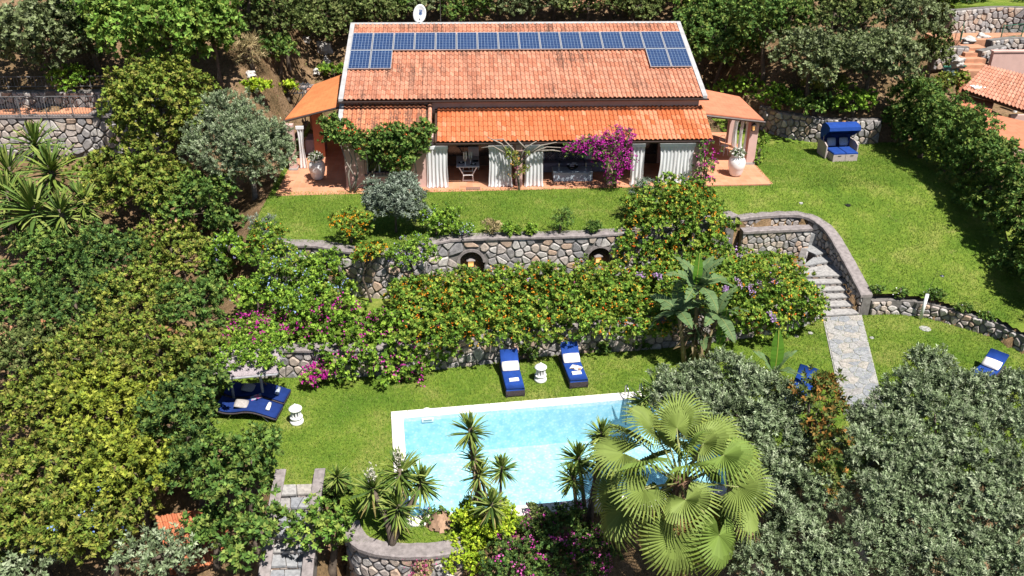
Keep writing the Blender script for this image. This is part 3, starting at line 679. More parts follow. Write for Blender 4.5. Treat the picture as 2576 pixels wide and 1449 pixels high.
MB().add([(-8.32, -1.84, 2.2), (-8.32, .33, 3.22), (-8.32, .33, 3.38), (-8.32, -1.84, 2.36), (-8.12, -1.84, 2.2), (-8.12, .33, 3.22), (-8.12, .33, 3.38), (-8.12, -1.84, 2.36)], [(0, 1, 2, 3), (4, 7, 6, 5), (3, 2, 6, 7), (0, 3, 7, 4)]).build('verge', M_VERGE, side_porch)
cap = MB()
for k in range(7):
    a = Vector((-4.27, -1.84 + k * .31, 2.33 + k * .148)); b_ = Vector((-4.27, -1.84 + k * .31 + .36, 2.33 + k * .148 + .172))
    cap.tube([a, b_], [.105, .085], 10)
co_ = cap.mesh('edge_tiles', M_TILE_OLD, True); set_tint(co_, np.tile((.66, .33, .22), (len(co_.polygons), 1))); link('edge_tiles', co_, side_porch)
MB().add([(-4.19, -1.8, 2.1), (-4.19, .32, 3.02), (-4.19, .32, 3.3), (-4.19, -1.8, 2.38), (-4.35, -1.8, 2.1), (-4.35, .32, 3.02), (-4.35, .32, 3.3), (-4.35, -1.8, 2.38)], [(0, 1, 2, 3), (4, 7, 6, 5), (3, 2, 6, 7), (0, 3, 7, 4)]).build('upstand', M_VERGE, side_porch)
# left room with the barred window
room = MB(); wa, wb = PY(918, 372, -1.6), PY(984, 436, -1.6); WX0, WX1, WZ1, WZ0 = wa[0], wb[0], wa[2], wb[2]
room.box(-8.05, WX0, -1.6, -1.35, -.05, 2.3).box(WX1, -4.12, -1.6, -1.35, -.05, 2.3).box(WX0, WX1, -1.6, -1.35, -.05, WZ0).box(WX0, WX1, -1.6, -1.35, WZ1, 2.3)
room.box(-8.05, -7.8, -1.349, 1.2, -.05, 2.3).box(-4.37, -4.12, -1.349, 1.2, -.05, 2.3)
room.build('room_wall', M_PINK, villa)
win = MB().box(WX0, WX1, -1.42, -1.38, WZ0, WZ1).build('window', mat('dark_glass', (.02, .022, .025), .1, 0, .2, 2, 0, .6), villa)
fw_ = MB(); 
for a, b_ in ((WX0, WX0 + .06), (WX1 - .06, WX1), ((WX0 + WX1) / 2 - .04, (WX0 + WX1) / 2 + .04)): fw_.box(a, b_, -1.47, -1.421, WZ0, WZ1)
fw_.build('frame', M_WHITE, win)
gr = MB(); N = 9
for k in range(N):
    x = WX0 - .06 + (WX1 - WX0 + .12) * k / (N - 1); gr.tube([(x, -1.62, WZ1 + .05), (x, -1.74, WZ1 - .02), (x, -1.74, WZ0 - .02), (x, -1.62, WZ0 - .08)], .012, 6)
for z in (WZ0 + .02, (WZ0 + WZ1) / 2, WZ1 - .06): gr.tube([(WX0 - .1, -1.755, z), (WX1 + .1, -1.755, z)], .012, 6)
gr.build('grille', M_IRON, win)
MB().box(WX0 - .1, WX1 + .1, -1.66, -1.601, WZ0 - .16, WZ0 - .09).build('sill', M_CONC, win)
# portico: pillars, beam, end wall, dark doors on the back wall
for px in (1305, 1535): 
    x = PY(px, 430, -1.5)[0]; MB().box(x - .15, x + .15, -1.6, -1.3, -.05, 2.12).build('pillar', M_PINK, villa)
MB().box(-4.11, 8.05, -1.62, -1.38, 2.0, 2.128).build('beam', M_DARKWOOD, villa)
x_e = PY(1688, 430, -1.5)[0]
MB().box(x_e, 8.05, -1.48, -1.28, -.05, 2.0).box(7.85, 8.05, -1.279, 1.19, -.05, 2.0).build('end_wall', M_PINK, villa)
for a, b_ in ((-3.6, -1.2), (1.2, 3.6), (4.9, 6.5)):
    dz = MB().box(a, b_, 1.12, 1.195, .08, 2.25).build('door', M_DARKWOOD, villa)
    for q in range(2):
        w0 = a + (b_ - a) * q / 2 + .08; w1 = a + (b_ - a) * (q + 1) / 2 - .08
        MB().box(w0, w1, 1.09, 1.119, .55, 2.15).build('pane', MATS['dark_glass'], dz)
    MB().tube([((a + b_) / 2 + .05, 1.05, 1.1), ((a + b_) / 2 + .05, 1.05, 1.25)], .015, 6).build('handle', M_STEEL, dz)
for k in range(9):
    x = -3.6 + k * 1.35; MB().add([(x, -1.6, 2.05), (x + .1, -1.6, 2.05), (x + .1, 1.1, 2.85 + .35), (x, 1.1, 2.85 + .35), (x, -1.6, 2.17), (x + .1, -1.6, 2.17)], [(0, 1, 5, 4)]).build('rafter', M_DARKWOOD, villa)
# side lean-tos
def m_flat(name, c):
    m, t, b = _new(name); _set(b, .8, 0, .2); n = noise(t, 2.2, 4, pos(t)); c = np.array(c); r = ramp(t, n.outputs[0], [(.3, tuple(c * .9)), (.7, tuple(c * 1.1))])
    br = t.nodes.new('ShaderNodeTexBrick'); br.inputs['Scale'].default_value = 1.0; br.inputs['Brick Width'].default_value = .42; br.inputs['Row Height'].default_value = .38; br.inputs['Mortar Size'].default_value = .012
    br.inputs['Color1'].default_value = (1, 1, 1, 1); br.inputs['Color2'].default_value = (.94, .93, .92, 1); br.inputs['Mortar'].default_value = (.82, .78, .74, 1); t.links.new(pos(t), br.inputs['Vector'])
    t.links.new(mix(t, 1.0, r.outputs[0], br.outputs['Color'], 'MULTIPLY'), b.inputs['Base Color']); bump(t, b, br.outputs['Fac'], -.3, .02); return m
M_FLATTILE = m_flat('flat_tile', (.70, .24, .09)); M_FLATTILE2 = m_flat('flat_tile_pale', (.63, .235, .135))
def lean(pts, m):
    o = MB().add([tuple(p) for p in pts] + [(p[0], p[1], p[2] - .1) for p in pts], [(0, 1, 2, 3), (7, 6, 5, 4), (0, 4, 5, 1), (1, 5, 6, 2), (2, 6, 7, 3), (3, 7, 4, 0)]); return o.build('annex_roof', m, villa)
lo, bo = P(716, 300, 2.3), P(789, 213, 2.35); 
la = lean([(lo[0], lo[1], 2.3), (-8.06, lo[1] , 2.98), (-8.06, bo[1] + .3, 3.2), (bo[0], bo[1], 2.35)], M_FLATTILE)
MB().tube([(lo[0] - .03, lo[1] - .04, 2.2), (-8.4, lo[1] - .04, 2.88)], .05, 8).build('gutter', M_GUT, la)
MB().tube([(lo[0] - .05, lo[1] - .04, 2.22), (bo[0] - .05, bo[1], 2.27)], .045, 8).build('gutter', M_GUT, la)
rp = P(1884, 412, 0.06); re, rb = PY(1921, 300, rp[1] - .28), P(1858, 238, 2.55)
ra = lean([(8.06, re[1], 2.72), (re[0], re[1], 2.32), (rb[0] + .05, rb[1], 2.45), (8.06, rb[1] + .45, 3.0)], M_FLATTILE2)
MB().tube([(8.1, re[1] - .05, 2.6), (re[0] + .05, re[1] - .05, 2.21)], .065, 10).build('gutter', M_GUT, ra)
px_ = rp[0]; MB().box(px_ - .2, px_ + .2, rp[1] - .1, rp[1] + .3, .05, 2.25).build('pillar', M_PINK, villa)
MB().box(px_ - .22, px_ + .22, rp[1] - .12, rp[1] + .32, .05, .16).build('pillar_base', M_CONC, villa)
MB().box(px_ - .18, px_ + .2, rp[1] + 3.2, rp[1] + 3.6, .05, 2.3).build('pillar', M_PINK, villa)
MB().box(px_ - .15, px_ + .15, rp[1] + .301, rp[1] + 3.199, 2.05, 2.24).build('beam', M_SALMON, villa)
lp = P(738, 428, .06); MB().box(lp[0] - .17, lp[0] + .17, lp[1], lp[1] + .34, .05, 2.22).build('pillar', M_PINK, villa)
MB().box(lp[0] - .2, lp[0] + .2, lp[1] - .03, lp[1] + .37, .05, .15).build('pillar_base', M_CONC, villa)
MB().box(lp[0] - .15, lp[0] + .1, bo[1] - .5, bo[1] - .2, .05, 2.22).build('pillar', M_SALMON, villa)
MB().box(lp[0] + .75, lp[0] + 1.25, lp[1] + 1.9, lp[1] + 2.1, .05, 2.35).build('side_panel', M_SALMON, villa)
# terrace paving: terracotta tiles
def m_paving():
    m, t, b = _new('terracotta_paving'); _set(b, .75, 0, .3)
    br = t.nodes.new('ShaderNodeTexBrick'); br.inputs['Brick Width'].default_value = .30; br.inputs['Row Height'].default_value = .30; br.inputs['Scale'].default_value = 1; br.inputs['Mortar Size'].default_value = .007; br.offset = 0
    br.inputs['Color1'].default_value = (.70, .34, .20, 1); br.inputs['Color2'].default_value = (.63, .27, .15, 1); br.inputs['Mortar'].default_value = (.5, .33, .25, 1); t.links.new(pos(t), br.inputs['Vector'])
    n = noise(t, 1.1, 5, pos(t), .65); r = ramp(t, n.outputs[0], [(.3, (.85, .82, .8)), (.7, (1.1, 1.1, 1.1))])
    t.links.new(mix(t, 1, br.outputs['Color'], r.outputs[0], 'MULTIPLY'), b.inputs['Base Color']); return m
M_PAVE = m_paving()
pav = tag(MB().add([(TERR_X0, TERR_Y0 - .33, .045), (TERR_X1, TERR_Y0 + .3, .045), (TERR_X1, 6, .045), (TERR_X0, 6, .045), (TERR_X0, TERR_Y0 - .33, -.2), (TERR_X1, TERR_Y0 + .3, -.2), (TERR_X1, 6, -.2), (TERR_X0, 6, -.2)],
    [(0, 1, 2, 3), (0, 4, 5, 1), (1, 5, 6, 2), (3, 7, 4, 0)]).build('terrace', M_PAVE), kind='structure')

# ------------------------------------------------------------------ solar panels
def m_cells():
    m, t, b = _new('solar_cells'); _set(b, .3, 0, .25)
    br = t.nodes.new('ShaderNodeTexBrick'); br.offset = 0; br.inputs['Scale'].default_value = 1; br.inputs['Brick Width'].default_value = .155; br.inputs['Row Height'].default_value = .155; br.inputs['Mortar Size'].default_value = .0045
    br.inputs['Color1'].default_value = (.011, .03, .095, 1); br.inputs['Color2'].default_value = (.015, .042, .125, 1); br.inputs['Mortar'].default_value = (.33, .42, .55, 1)
    mp = t.nodes.new('ShaderNodeMapping'); mp.inputs['Location'].default_value = (.465, .775, 0); t.links.new(t.nodes.new('ShaderNodeTexCoord').outputs['Object'], mp.inputs[0]); t.links.new(mp.outputs[0], br.inputs['Vector'])
    t.links.new(br.outputs['Color'], b.inputs['Base Color']); return m
M_CELL = m_cells(); M_ALU = mat('aluminium', (.62, .63, .65), .4, .6, .06)
L_roof = hypot(RY, RZ - EZ); rho = atan2(RZ - EZ, RY)
fm = MB(); pw, ph = .495, .81
fm.box(-pw, pw, -ph, -ph + .032, -.02, .025).box(-pw, pw, ph - .032, ph, -.02, .025).box(-pw, -pw + .032, -ph + .032, ph - .032, -.02, .025).box(pw - .032, pw, -ph + .032, ph - .032, -.02, .025)
ME_FR = fm.mesh('frame', M_ALU); ME_GL = MB().box(-pw + .032, pw - .032, -ph + .032, ph - .032, -.015, .017).mesh('glass', M_CELL)
ORD = ['first', 'second', 'third', 'fourth', 'fifth', 'sixth', 'seventh', 'eighth', 'ninth', 'tenth', 'eleventh', 'twelfth', 'thirteenth', 'fourteenth', 'fifteenth', 'sixteenth']
def panel(i, row, label):
    s = 1.115 + .81 + row * 1.64; x = -8.104 + 1.012 * (i + .5); t_ = s / L_roof
    p = np.array([x, RY * (1 - t_), RZ + (EZ - RZ) * t_]) + np.array([0, -sin(rho), cos(rho)]) * .14
    e = empty('solar_panel', tuple(p), 0, label, 'solar panel', 'solar panels on the tiled roof'); e.rotation_euler = (rho, 0, 0)
    link('frame', ME_FR, e); link('glass', ME_GL, e)
    for k in (-.3, .3): MB().box(k - .02, k + .02, -ph + .05, ph - .05, -.12, -.021).build('rail', M_ALU, e)
for i in range(16): panel(i, 0, f'blue solar panel, {ORD[i]} from the left in the long upper row' )
panel(0, 1, 'blue solar panel, outer one of the two below the left end of the row'); panel(1, 1, 'blue solar panel, inner one of the two below the left end of the row')
panel(14, 1, 'blue solar panel, inner one of the two below the right end of the row'); panel(15, 1, 'blue solar panel, outer one of the two below the right end of the row')
# dish and mast behind the ridge
dp = PY(1056, 35, RY + .35); dish = empty('satellite_dish', (dp[0], dp[1], RZ - .35), 0, 'white oval satellite dish on the roof ridge', 'satellite dish')
dm = MB(); N = 24; rings = 5
for a in range(rings + 1):
    for k in range(N):
        rr_ = a / rings; dm.v.append((.33 * rr_ * cos(2 * pi * k / N), .08 * rr_ * rr_ * -1.0, .46 * rr_ * sin(2 * pi * k / N)))
for a in range(rings):
    for k in range(N): dm.f.append((a * N + k, a * N + (k + 1) % N, (a + 1) * N + (k + 1) % N, (a + 1) * N + k))
d_ = dm.build('dish', mat('dish_white', (.74, .75, .76), .5, 0, .05), dish, True, loc=(0, 0, dp[2] - (RZ - .35)), rot=(radians(-12), radians(8), radians(-12)))
md = d_.modifiers.new('s', 'SOLIDIFY'); md.thickness = .015; md.offset = 0
# letters printed on the dish
M_LOGO = mat('print_blue', (.12, .2, .42), .6); 
MB().box(-.05, .015, -.031, -.027, .13, .2).box(.03, .1, -.031, -.027, .13, .2).build('lettering', M_LOGO, d_)
lg = MB().lathe([(.085, 0), (.085, .004), (.05, .004), (.05, 0)], 20).build('emblem', M_LOGO, d_, loc=(.03, -.022, .03), rot=(radians(90), 0, 0))
MB().tube([(0, .1, 0), (0, .1, dp[2] - RZ + .35), (0, 0.02, dp[2] - RZ + .35)], .03, 8).build('pole', M_STEEL, dish)
MB().tube([(0, .0, dp[2] - RZ + .35 - .42), (0.0, -.42, dp[2] - RZ + .35 - .2)], .012, 6).box(-.03, .03, -.47, -.38, dp[2] - RZ + .35 - .24, dp[2] - RZ + .35 - .15).build('feed_arm', M_STEEL, dish)
mp_ = PY(1108, 50, RY + .3)
mast = empty('antenna_mast', (mp_[0], mp_[1], RZ - .3), 0, 'thin grey antenna mast behind the roof ridge', 'antenna')
MB().tube([(0, 0, 0), (0, 0, 2.4)], .022, 8).build('pole', M_STEEL, mast); am = MB()
for k in range(6): am.tube([(-.35 + .14 * k, -.22, 2.2), (-.35 + .14 * k, .22, 2.2)], .006, 5)
am.tube([(-.4, 0, 2.2), (.4, 0, 2.2)], .01, 6).build('aerial', M_STEEL, mast)
# ------------------------------------------------------------------ curtains
def m_curtain(name):
    m, t, b = _new(name); _set(b, .8, 0, .1); b.inputs['Base Color'].default_value = (.80, .81, .83, 1)
    tr = t.nodes.new('ShaderNodeBsdfTranslucent'); tr.inputs[0].default_value = (.8, .81, .83, 1); tp = t.nodes.new('ShaderNodeBsdfTransparent')
    m1 = t.nodes.new('ShaderNodeMixShader'); m1.inputs[0].default_value = .3; t.links.new(b.outputs[0], m1.inputs[1]); t.links.new(tr.outputs[0], m1.inputs[2])
    n = noise(t, 3, 2, pos(t, (1, 1, .2))); r = ramp(t, n.outputs[0], [(.4, (.03, .03, .03)), (.7, (.22, .22, .22))])
    m2 = t.nodes.new('ShaderNodeMixShader'); t.links.new(r.outputs[0], m2.inputs[0]); t.links.new(m1.outputs[0], m2.inputs[1]); t.links.new(tp.outputs[0], m2.inputs[2])
    t.links.new(m2.outputs[0], t.nodes['Material Output'].inputs[0]); return m
M_CURT = m_curtain('sheer_curtain')
def curtain(x0, x1, y, ztop, zbot, label, seed=0, along='x', gather=.0, pool_=.12):
    rng = random.Random(seed); W = x1 - x0; N = 48; K = 14; m = MB(); folds = max(2.3, abs(W) / .17); ph = rng.uniform(0, 6)
    for k in range(K + 1):
        t = k / K; z = ztop + (zbot - ztop) * t; amp = .025 + .03 * t; sq = 1 - gather * sin(pi * min(1, t * 1.2)) 
        for i in range(N + 1):
            u = i / N; uu = .5 + (u - .5) * sq
            if t > .93: uu = .5 + (uu - .5) * 1.06
            a = x0 + W * uu; o = amp * sin(u * folds * 2 * pi + ph + .5 * sin(t * 3)) + .012 * sin(u * 31 + t * 9) - pool_ * max(0, t - .9) * 6 * (.5 + .5 * sin(u * 7 + ph))
            m.v.append((a, y + o, z) if along == 'x' else (y + o, a, z))
    for k in range(K):
        for i in range(N): a = k * (N + 1) + i; m.f.append((a, a + 1, a + N + 2, a + N + 1))
    cx = (x0 + x1) / 2; base = (cx, y, zbot) if along == 'x' else (y, cx, zbot)
    e = empty('curtain', base, 0, label, 'curtain', 'white sheer curtains of the villa')
    wpart(m, 'cloth', M_CURT, e, True)
    hm = MB(); 
    if along == 'x': hm.box(x0 - .01, x1 + .01, y - .05, y + .05, ztop - .13, ztop + .005)
    else: hm.box(y - .05, y + .05, x0 - .01, x1 + .01, ztop - .13, ztop + .005)
    wpart(hm, 'heading', M_CURT, e); 
    return e
YC = -1.72; CZ = 1.98
def cx(px, py=430): return float(PY(px, py, YC)[0])
curtain(cx(1073), cx(1127), YC, CZ, .07, 'white sheer curtain between the trumpet vine and the dining table', 1, gather=.05)
curtain(cx(1229), cx(1288), YC, CZ, .07, 'white sheer curtain just left of the bare vine on the centre pillar', 2, gather=.06)
curtain(cx(1320), cx(1366), YC, CZ, .07, 'white sheer curtain just right of the bare vine on the centre pillar', 3, gather=.04)
curtain(cx(1586), cx(1618), YC, CZ, .07, 'narrow white curtain just right of the bougainvillea', 4, gather=.05)
curtain(cx(1655), cx(1742), YC, CZ, .07, 'wide white curtain at the right end of the portico by the orange lantana', 5, gather=.08)
curtain(rp[1] + .6, rp[1] + 1.05, px_ - .05, 2.05, .07, 'white curtain nearest the pink pillar of the right side porch', 6, 'y', .15, 0)
curtain(rp[1] + 1.4, rp[1] + 1.9, px_ - .05, 2.05, .07, 'white curtain in the middle of the right side porch', 7, 'y', .3, 0)
curtain(rp[1] + 2.3, rp[1] + 2.9, px_ - .05, 2.05, .07, 'white curtain at the back of the right side porch', 8, 'y', .3, 0)
curtain(lp[0] + .28, lp[0] + .62, lp[1] + .25, 2.1, .07, 'white curtain by the pillar of the left side porch', 9, 'x', .35, 0)

# ------------------------------------------------------------------ dining table, low table, sofa, candle holders
M_GREYW = mat('grey_white_paint', (.62, .63, .68), .45, 0, .05); M_SILVER = mat('silver', (.75, .75, .78), .3, .8, .05); M_BLACKC = mat('black_ceramic', (.02, .02, .022), .25)
tp = PY(1177, 445, -.6); ty = -.55
tb = empty('dining_table', (tp[0], ty, .06), 0, 'pale dining table on crossed legs inside the portico', 'table')
MB().bbox(-.52, .52, -.55, .95, .70, .745, .01).build('table_top', M_GREYW, tb)
for s in (-1, 1): 
    for yy_ in (-.42, .8): MB().tube([(s * .42, yy_, .70), (s * .2, yy_, .3), (s * .24, yy_, 0)], .028, 8).build('leg', M_WHITE, tb)
for yy_ in (-.42, .8): MB().box(-.22, .22, yy_ - .02, yy_ + .02, .28, .32).box(-.24, .24, yy_ - .02, yy_ + .02, .02, .06).build('stretcher', M_WHITE, tb)
def candelabrum(x, y, z, h, label):
    e = empty('candelabrum', (x, y, z), 0, label, 'candelabrum', 'white candelabra on the dining table'); MB().lathe([(.07, 0), (.065, .02), (.02, .05), (.015, h * .4), (.02, h * .42), (0, h * .44)], 14).build('base', M_SILVER, e, True)
    for k in range(5):
        a = 2 * pi * k / 5 + .3; r = .075
        MB().tube([(0, 0, h * .36), (r * .7 * cos(a), r * .7 * sin(a), h * .38), (r * cos(a), r * sin(a), h * .5)], .008, 6).build('arm', M_SILVER, e)
        MB().lathe([(.013, 0), (.012, h * .5), (.003, h * .52)], 8, (r * cos(a), r * sin(a), h * .5)).build('candle', M_WHITE, e)
candelabrum(tp[0] - .12, ty - .35, .805, .62, 'taller candelabrum with slim white candles at the near end of the dining table'); candelabrum(tp[0] + .12, ty - .1, .805, .52, 'shorter candelabrum with white candles behind the taller one on the dining table')
def plate(x, y, z, label, cup):
    e = empty('place_setting', (x, y, z), 0, label, 'plate', 'place settings on the dining table'); MB().lathe([(0, .004), (.08, .004), (.145, .02), (.14, .026), (.08, .012), (0, .012)], 24).build('plate', M_BLACKC, e, True); MB().lathe([(0, .013), (.03, .014), (.06, .05), (.055, .05), (.028, .022), (0, .02)], 18).build('bowl', cup, e, True)
plate(tp[0] - .3, ty - .05, .806, 'dark plate with a pale bowl on the left side of the dining table', M_WHITE); plate(tp[0] + .25, ty - .28, .806, 'small dark plate with a white bowl at the near right corner of the dining table', M_WHITE); plate(tp[0] + .35, ty + .15, .806, 'dark plate with a dark bowl on the right side of the dining table', mat('dark_glaze', (.03, .05, .07), .25))
ch = empty('dining_chair', (tp[0] + .28, ty + 1.35, .06), 0, 'grey chair at the far end of the dining table', 'chair')
MB().bbox(-.25, .25, -.25, .25, .42, .48, .02).build('seat', M_GREYW, ch); MB().box(-.25, .25, .2, .25, .5, .98).build('backrest', M_GREYW, ch)
for sx in (-.22, .22):
    for sy in (-.22, .22): MB().box(sx - .02, sx + .02, sy - .02, sy + .02, 0, .42).build('leg', M_WHITE, ch)
# low table with flower bowl
a, b_ = PY(1391, 458, -1.15), PY(1490, 458, -1.15); lt = empty('low_table', ((a[0] + b_[0]) / 2, -.75, .055), 0, 'long pale blue-grey box table in front of the sofa', 'table'); lw_ = (b_[0] - a[0]) / 2
M_BLUEGREY = mat('blue_grey_paint', (.42, .50, .58), .5, 0, .08, 3)
MB().bbox(-lw_, lw_, -.42, .42, .38, .42, .012).build('table_top', M_BLUEGREY, lt); MB().box(-lw_ + .015, lw_ - .015, -.4, .4, 0, .379).build('body', M_BLUEGREY, lt)
fb = empty('flower_bowl', (lt.location[0], -.75, .477), 0, 'dark bowl of white flowers in the middle of the low table', 'flower bowl')
MB().lathe([(.08, 0), (.14, .02), (.24, .12), (.27, .17), (.25, .17), (.1, .04), (0, .04)], 24).build('bowl', M_BLACKC, fb, True)
rngf = np.random.default_rng(5); M_WPETAL = mat('white_petal', (.8, .82, .84), .7)
for k in range(11):
    a_ = 2 * pi * k / 11 + .2; r = .2 if k % 3 else .06; m = MB(); c0 = np.array([r * cos(a_), r * sin(a_), .2 + .04 * rngf.random()])
    for q in range(7):
        an = 2 * pi * q / 7; d = np.array([cos(an), sin(an), .5]); e_ = np.array([-sin(an), cos(an), 0])
        m.add([c0, c0 + d * .04 + e_ * .028, c0 + d * .075, c0 + d * .04 - e_ * .028], [(0, 1, 2, 3)])
    m.build('flower', M_WPETAL, fb)
for dx, nm in ((-.62, 'left'), (.62, 'right')):
    e = empty('candle_glass', (lt.location[0] + dx, -.8, .477), 0, f'tall candle glass on the {nm} end of the low table', 'candle glass', 'candle glasses on the low table')
    MB().lathe([(.05, 0), (.05, .01), (.015, .03), (.02, .12), (.045, .16), (.04, .17), (.0, .17)], 16).build('stem', M_SILVER, e, True); MB().lathe([(.03, .171), (.03, .33), (.0, .335)], 12).build('candle', mat('wax', (.62, .55, .45), .6), e, True)
sf = empty('sofa', (lt.location[0] + .1, .45, .055), 0, 'long dark grey sofa with patterned cushions behind the low table', 'sofa'); M_SOFA = mat('sofa_grey', (.20, .20, .27), .9, 0, .12, 8, .2); hw = 1.75
MB().bbox(-hw, hw, -.35, .4, .0, .28, .02).build('base', M_SOFA, sf)
for k in range(3): MB().bbox(-hw + k * 2 * hw / 3 + .01, -hw + (k + 1) * 2 * hw / 3 - .01, -.36, .3, .281, .44, .04).build('seat_cushion', M_SOFA, sf)
MB().bbox(-hw, hw, .301, .5, .3, .88, .05).build('backrest', M_SOFA, sf)
for s in (-1, 1): MB().bbox(s * (hw + .09) - .09, s * (hw + .09) + .09, -.36, .5, 0, .6, .03).build('armrest', M_SOFA, sf)
def m_pattern(name, c1, c2, sc=14):
    m, t, b = _new(name); _set(b, .9, 0, .1); w_ = t.nodes.new('ShaderNodeTexVoronoi'); w_.feature = 'DISTANCE_TO_EDGE'; w_.inputs['Scale'].default_value = sc; t.links.new(pos(t, None, True), w_.inputs['Vector']); r = ramp(t, w_.outputs[0], [(.03, c1), (.09, c2)]); t.links.new(r.outputs[0], b.inputs['Base Color']); return m
M_PATT = m_pattern('dark_pattern', (.45, .4, .42), (.06, .05, .08)); M_PATT2 = m_pattern('pale_pattern', (.2, .25, .35), (.55, .6, .68), 25); M_PLAINC = mat('plain_cushion', (.45, .45, .5), .9)
for k, (dx, w_, m, lb) in enumerate([(-1.45, .42, M_PLAINC, 'plain grey cushion at the left end of the sofa'), (-1.0, .5, M_PATT, 'dark patterned cushion second from the left on the sofa'), (-.35, .6, M_PATT, 'dark patterned cushion in the middle of the sofa'), (.3, .5, M_PATT, 'dark patterned cushion right of the middle of the sofa'), (.8, .42, M_PLAINC, 'plain grey cushion toward the right end of the sofa'), (1.35, .45, M_PATT, 'dark patterned cushion at the right end of the sofa')]):
    o = MB().pillow(0, 0, 0, w_, .42, .16).build('cushion', m, None, True, loc=(sf.location[0] + dx, .45 + .16, .055 + .64), rot=(radians(72), 0, radians(random.Random(k).uniform(-8, 8)))); tag(o, lb, 'cushion', 'cushions on the portico sofa')
dmat = P(1190, 474, .06); tag(MB().bbox(-.32, .32, -.16, .16, 0, .015, .006).build('doormat', mat('mat_brown', (.28, .15, .11), .95, 0, .3, 30, .5), None, loc=(dmat[0], dmat[1], .055)), 'brown doormat on the terrace edge in front of the dining table', 'doormat')
# ------------------------------------------------------------------ big white pots
M_POT = mat('white_glaze', (.80, .79, .79), .35, 0, .04, 3)
def leaf_cluster(rng, c, r, n, l, w_, cols, up=.4):
    d = rng.normal(size=(n, 3)); d[:, 2] = np.abs(d[:, 2]) * .9 + .05; d /= np.linalg.norm(d, axis=1, keepdims=True); p = np.array(c) + d * np.array(r) * rng.uniform(.55, 1, (n, 1)); return leaf_quads(rng, p, d, l, w_, up), np.array(cols)[rng.integers(0, len(cols), n)] * rng.uniform(.75, 1.2, (n, 1))
def leaf_quads(rng, p, out, l, w_, up=.4, jit=.7, fold=.25):
    n = len(p); a = out * .55 + rng.normal(size=(n, 3)) * jit * .6; a[:, 2] += .12; a /= np.linalg.norm(a, axis=1, keepdims=True) + 1e-9
    nn = rng.normal(size=(n, 3)) * .34 + out * .8; nn[:, 2] += up; s = np.cross(a, nn); s /= np.linalg.norm(s, axis=1, keepdims=True) + 1e-9; nn = np.cross(s, a)
    L = (l * rng.uniform(.7, 1.25, (n, 1))); W = (w_ * rng.uniform(.75, 1.2, (n, 1)))
    m = p + a * L * .45
    return np.stack([p, m + s * W * .5 + nn * W * fold * .5, p + a * L, m - s * W * .5 + nn * W * fold * .5], 1)
PLANTG = [(.06, .11, .03), (.10, .17, .04), (.04, .08, .025)]
def big_pot(px, py, s, label, seed):
    q = P(px, py, .055); e = empty('flower_pot', (q[0], q[1], .055), 0, label, 'flower pot', 'big white glazed pots on the terrace'); rng = np.random.default_rng(seed)
    pr = [(.20, 0), (.26, .05), (.30, .12), (.315, .2), (.335, .24), (.35, .36), (.375, .40), (.395, .52), (.405, .62), (.39, .75), (.345, .86), (.29, .92), (.275, .95), (.31, .985), (.315, 1.02), (.285, 1.04), (.255, 1.02), (.25, .94), (0, .93)]
    MB().lathe([(r * s, z * s) for r, z in pr], 40).build('pot', M_POT, e, True)
    MB().lathe([(0, .95 * s), (.25 * s, .94 * s)], 20).build('soil', M_SOIL, e)
    Q, c = leaf_cluster(rng, (0, 0, 1.0 * s), (.34 * s, .34 * s, .34 * s), 260, .13, .06, [(.09, .15, .05), (.2, .25, .1), (.06, .1, .03)]); link('leaves', quads_mesh('leaves', Q, LEAF, c), e)
    Q, c = leaf_cluster(rng, (0, 0, 1.02 * s), (.36 * s, .36 * s, .38 * s), 150, .085, .085, [(.85, .84, .78)]); link('flowers', quads_mesh('flowers', Q, PETAL, c), e)
    return e, s
e1, _ = big_pot(800, 450, .93, 'squat white glazed pot of white flowers on the left end of the terrace', 1)
e2, s2 = big_pot(1849, 441, .98, 'tall white glazed pot of white flowers by the pink pillar on the right', 2)
em = MB()
for k in range(6):
    t = k / 5; w_ = .028 * sin(pi * (t * .9 + .05)); a_ = -1.62 + .02 * t; em.v += [(.41 * s2 * cos(a_ - w_), .41 * s2 * sin(a_ - w_), .76 - .1 * t), (.41 * s2 * cos(a_ + w_), .41 * s2 * sin(a_ + w_), .76 - .1 * t)]
em.f = [(2 * k, 2 * k + 1, 2 * k + 3, 2 * k + 2) for k in range(5)]; em.build('emblem', mat('pot_mark', (.12, .12, .14)), e2)
# white garden lanterns
def lantern(px, py, label):
    q = P(px, py, ZP + .03); e = empty('garden_lantern', tuple(q), 0, label, 'lantern', 'white garden lanterns on the pool lawn'); e.scale = (1.15, 1.15, 1.15)
    MB().lathe([(.18, 0), (.19, .03), (.19, .09), (.16, .11), (.15, .17), (.175, .19), (.18, .22), (.15, .235), (0, .235)], 28).build('base', M_WHITE, e, True)
    for k in range(9):
        a_ = 2 * pi * k / 9; MB().tube([(.125 * cos(a_), .125 * sin(a_), .236), (.125 * cos(a_), .125 * sin(a_), .45)], .023, 8).build('post', M_WHITE, e)
    MB().lathe([(0, .451), (.17, .451), (.19, .475), (.185, .5), (.12, .555), (.05, .595), (.035, .62), (.02, .64), (0, .645)], 28).build('lid', M_WHITE, e, True)
    MB().lathe([(.06, .236), (.06, .4), (0, .41)], 12).build('lamp', mat('lamp_glass', (.5, .5, .52), .2), e)
lantern(747, 1063, 'white pierced garden lantern beside the wavy loungers'); lantern(1359, 957, 'white pierced garden lantern between the two blue loungers')

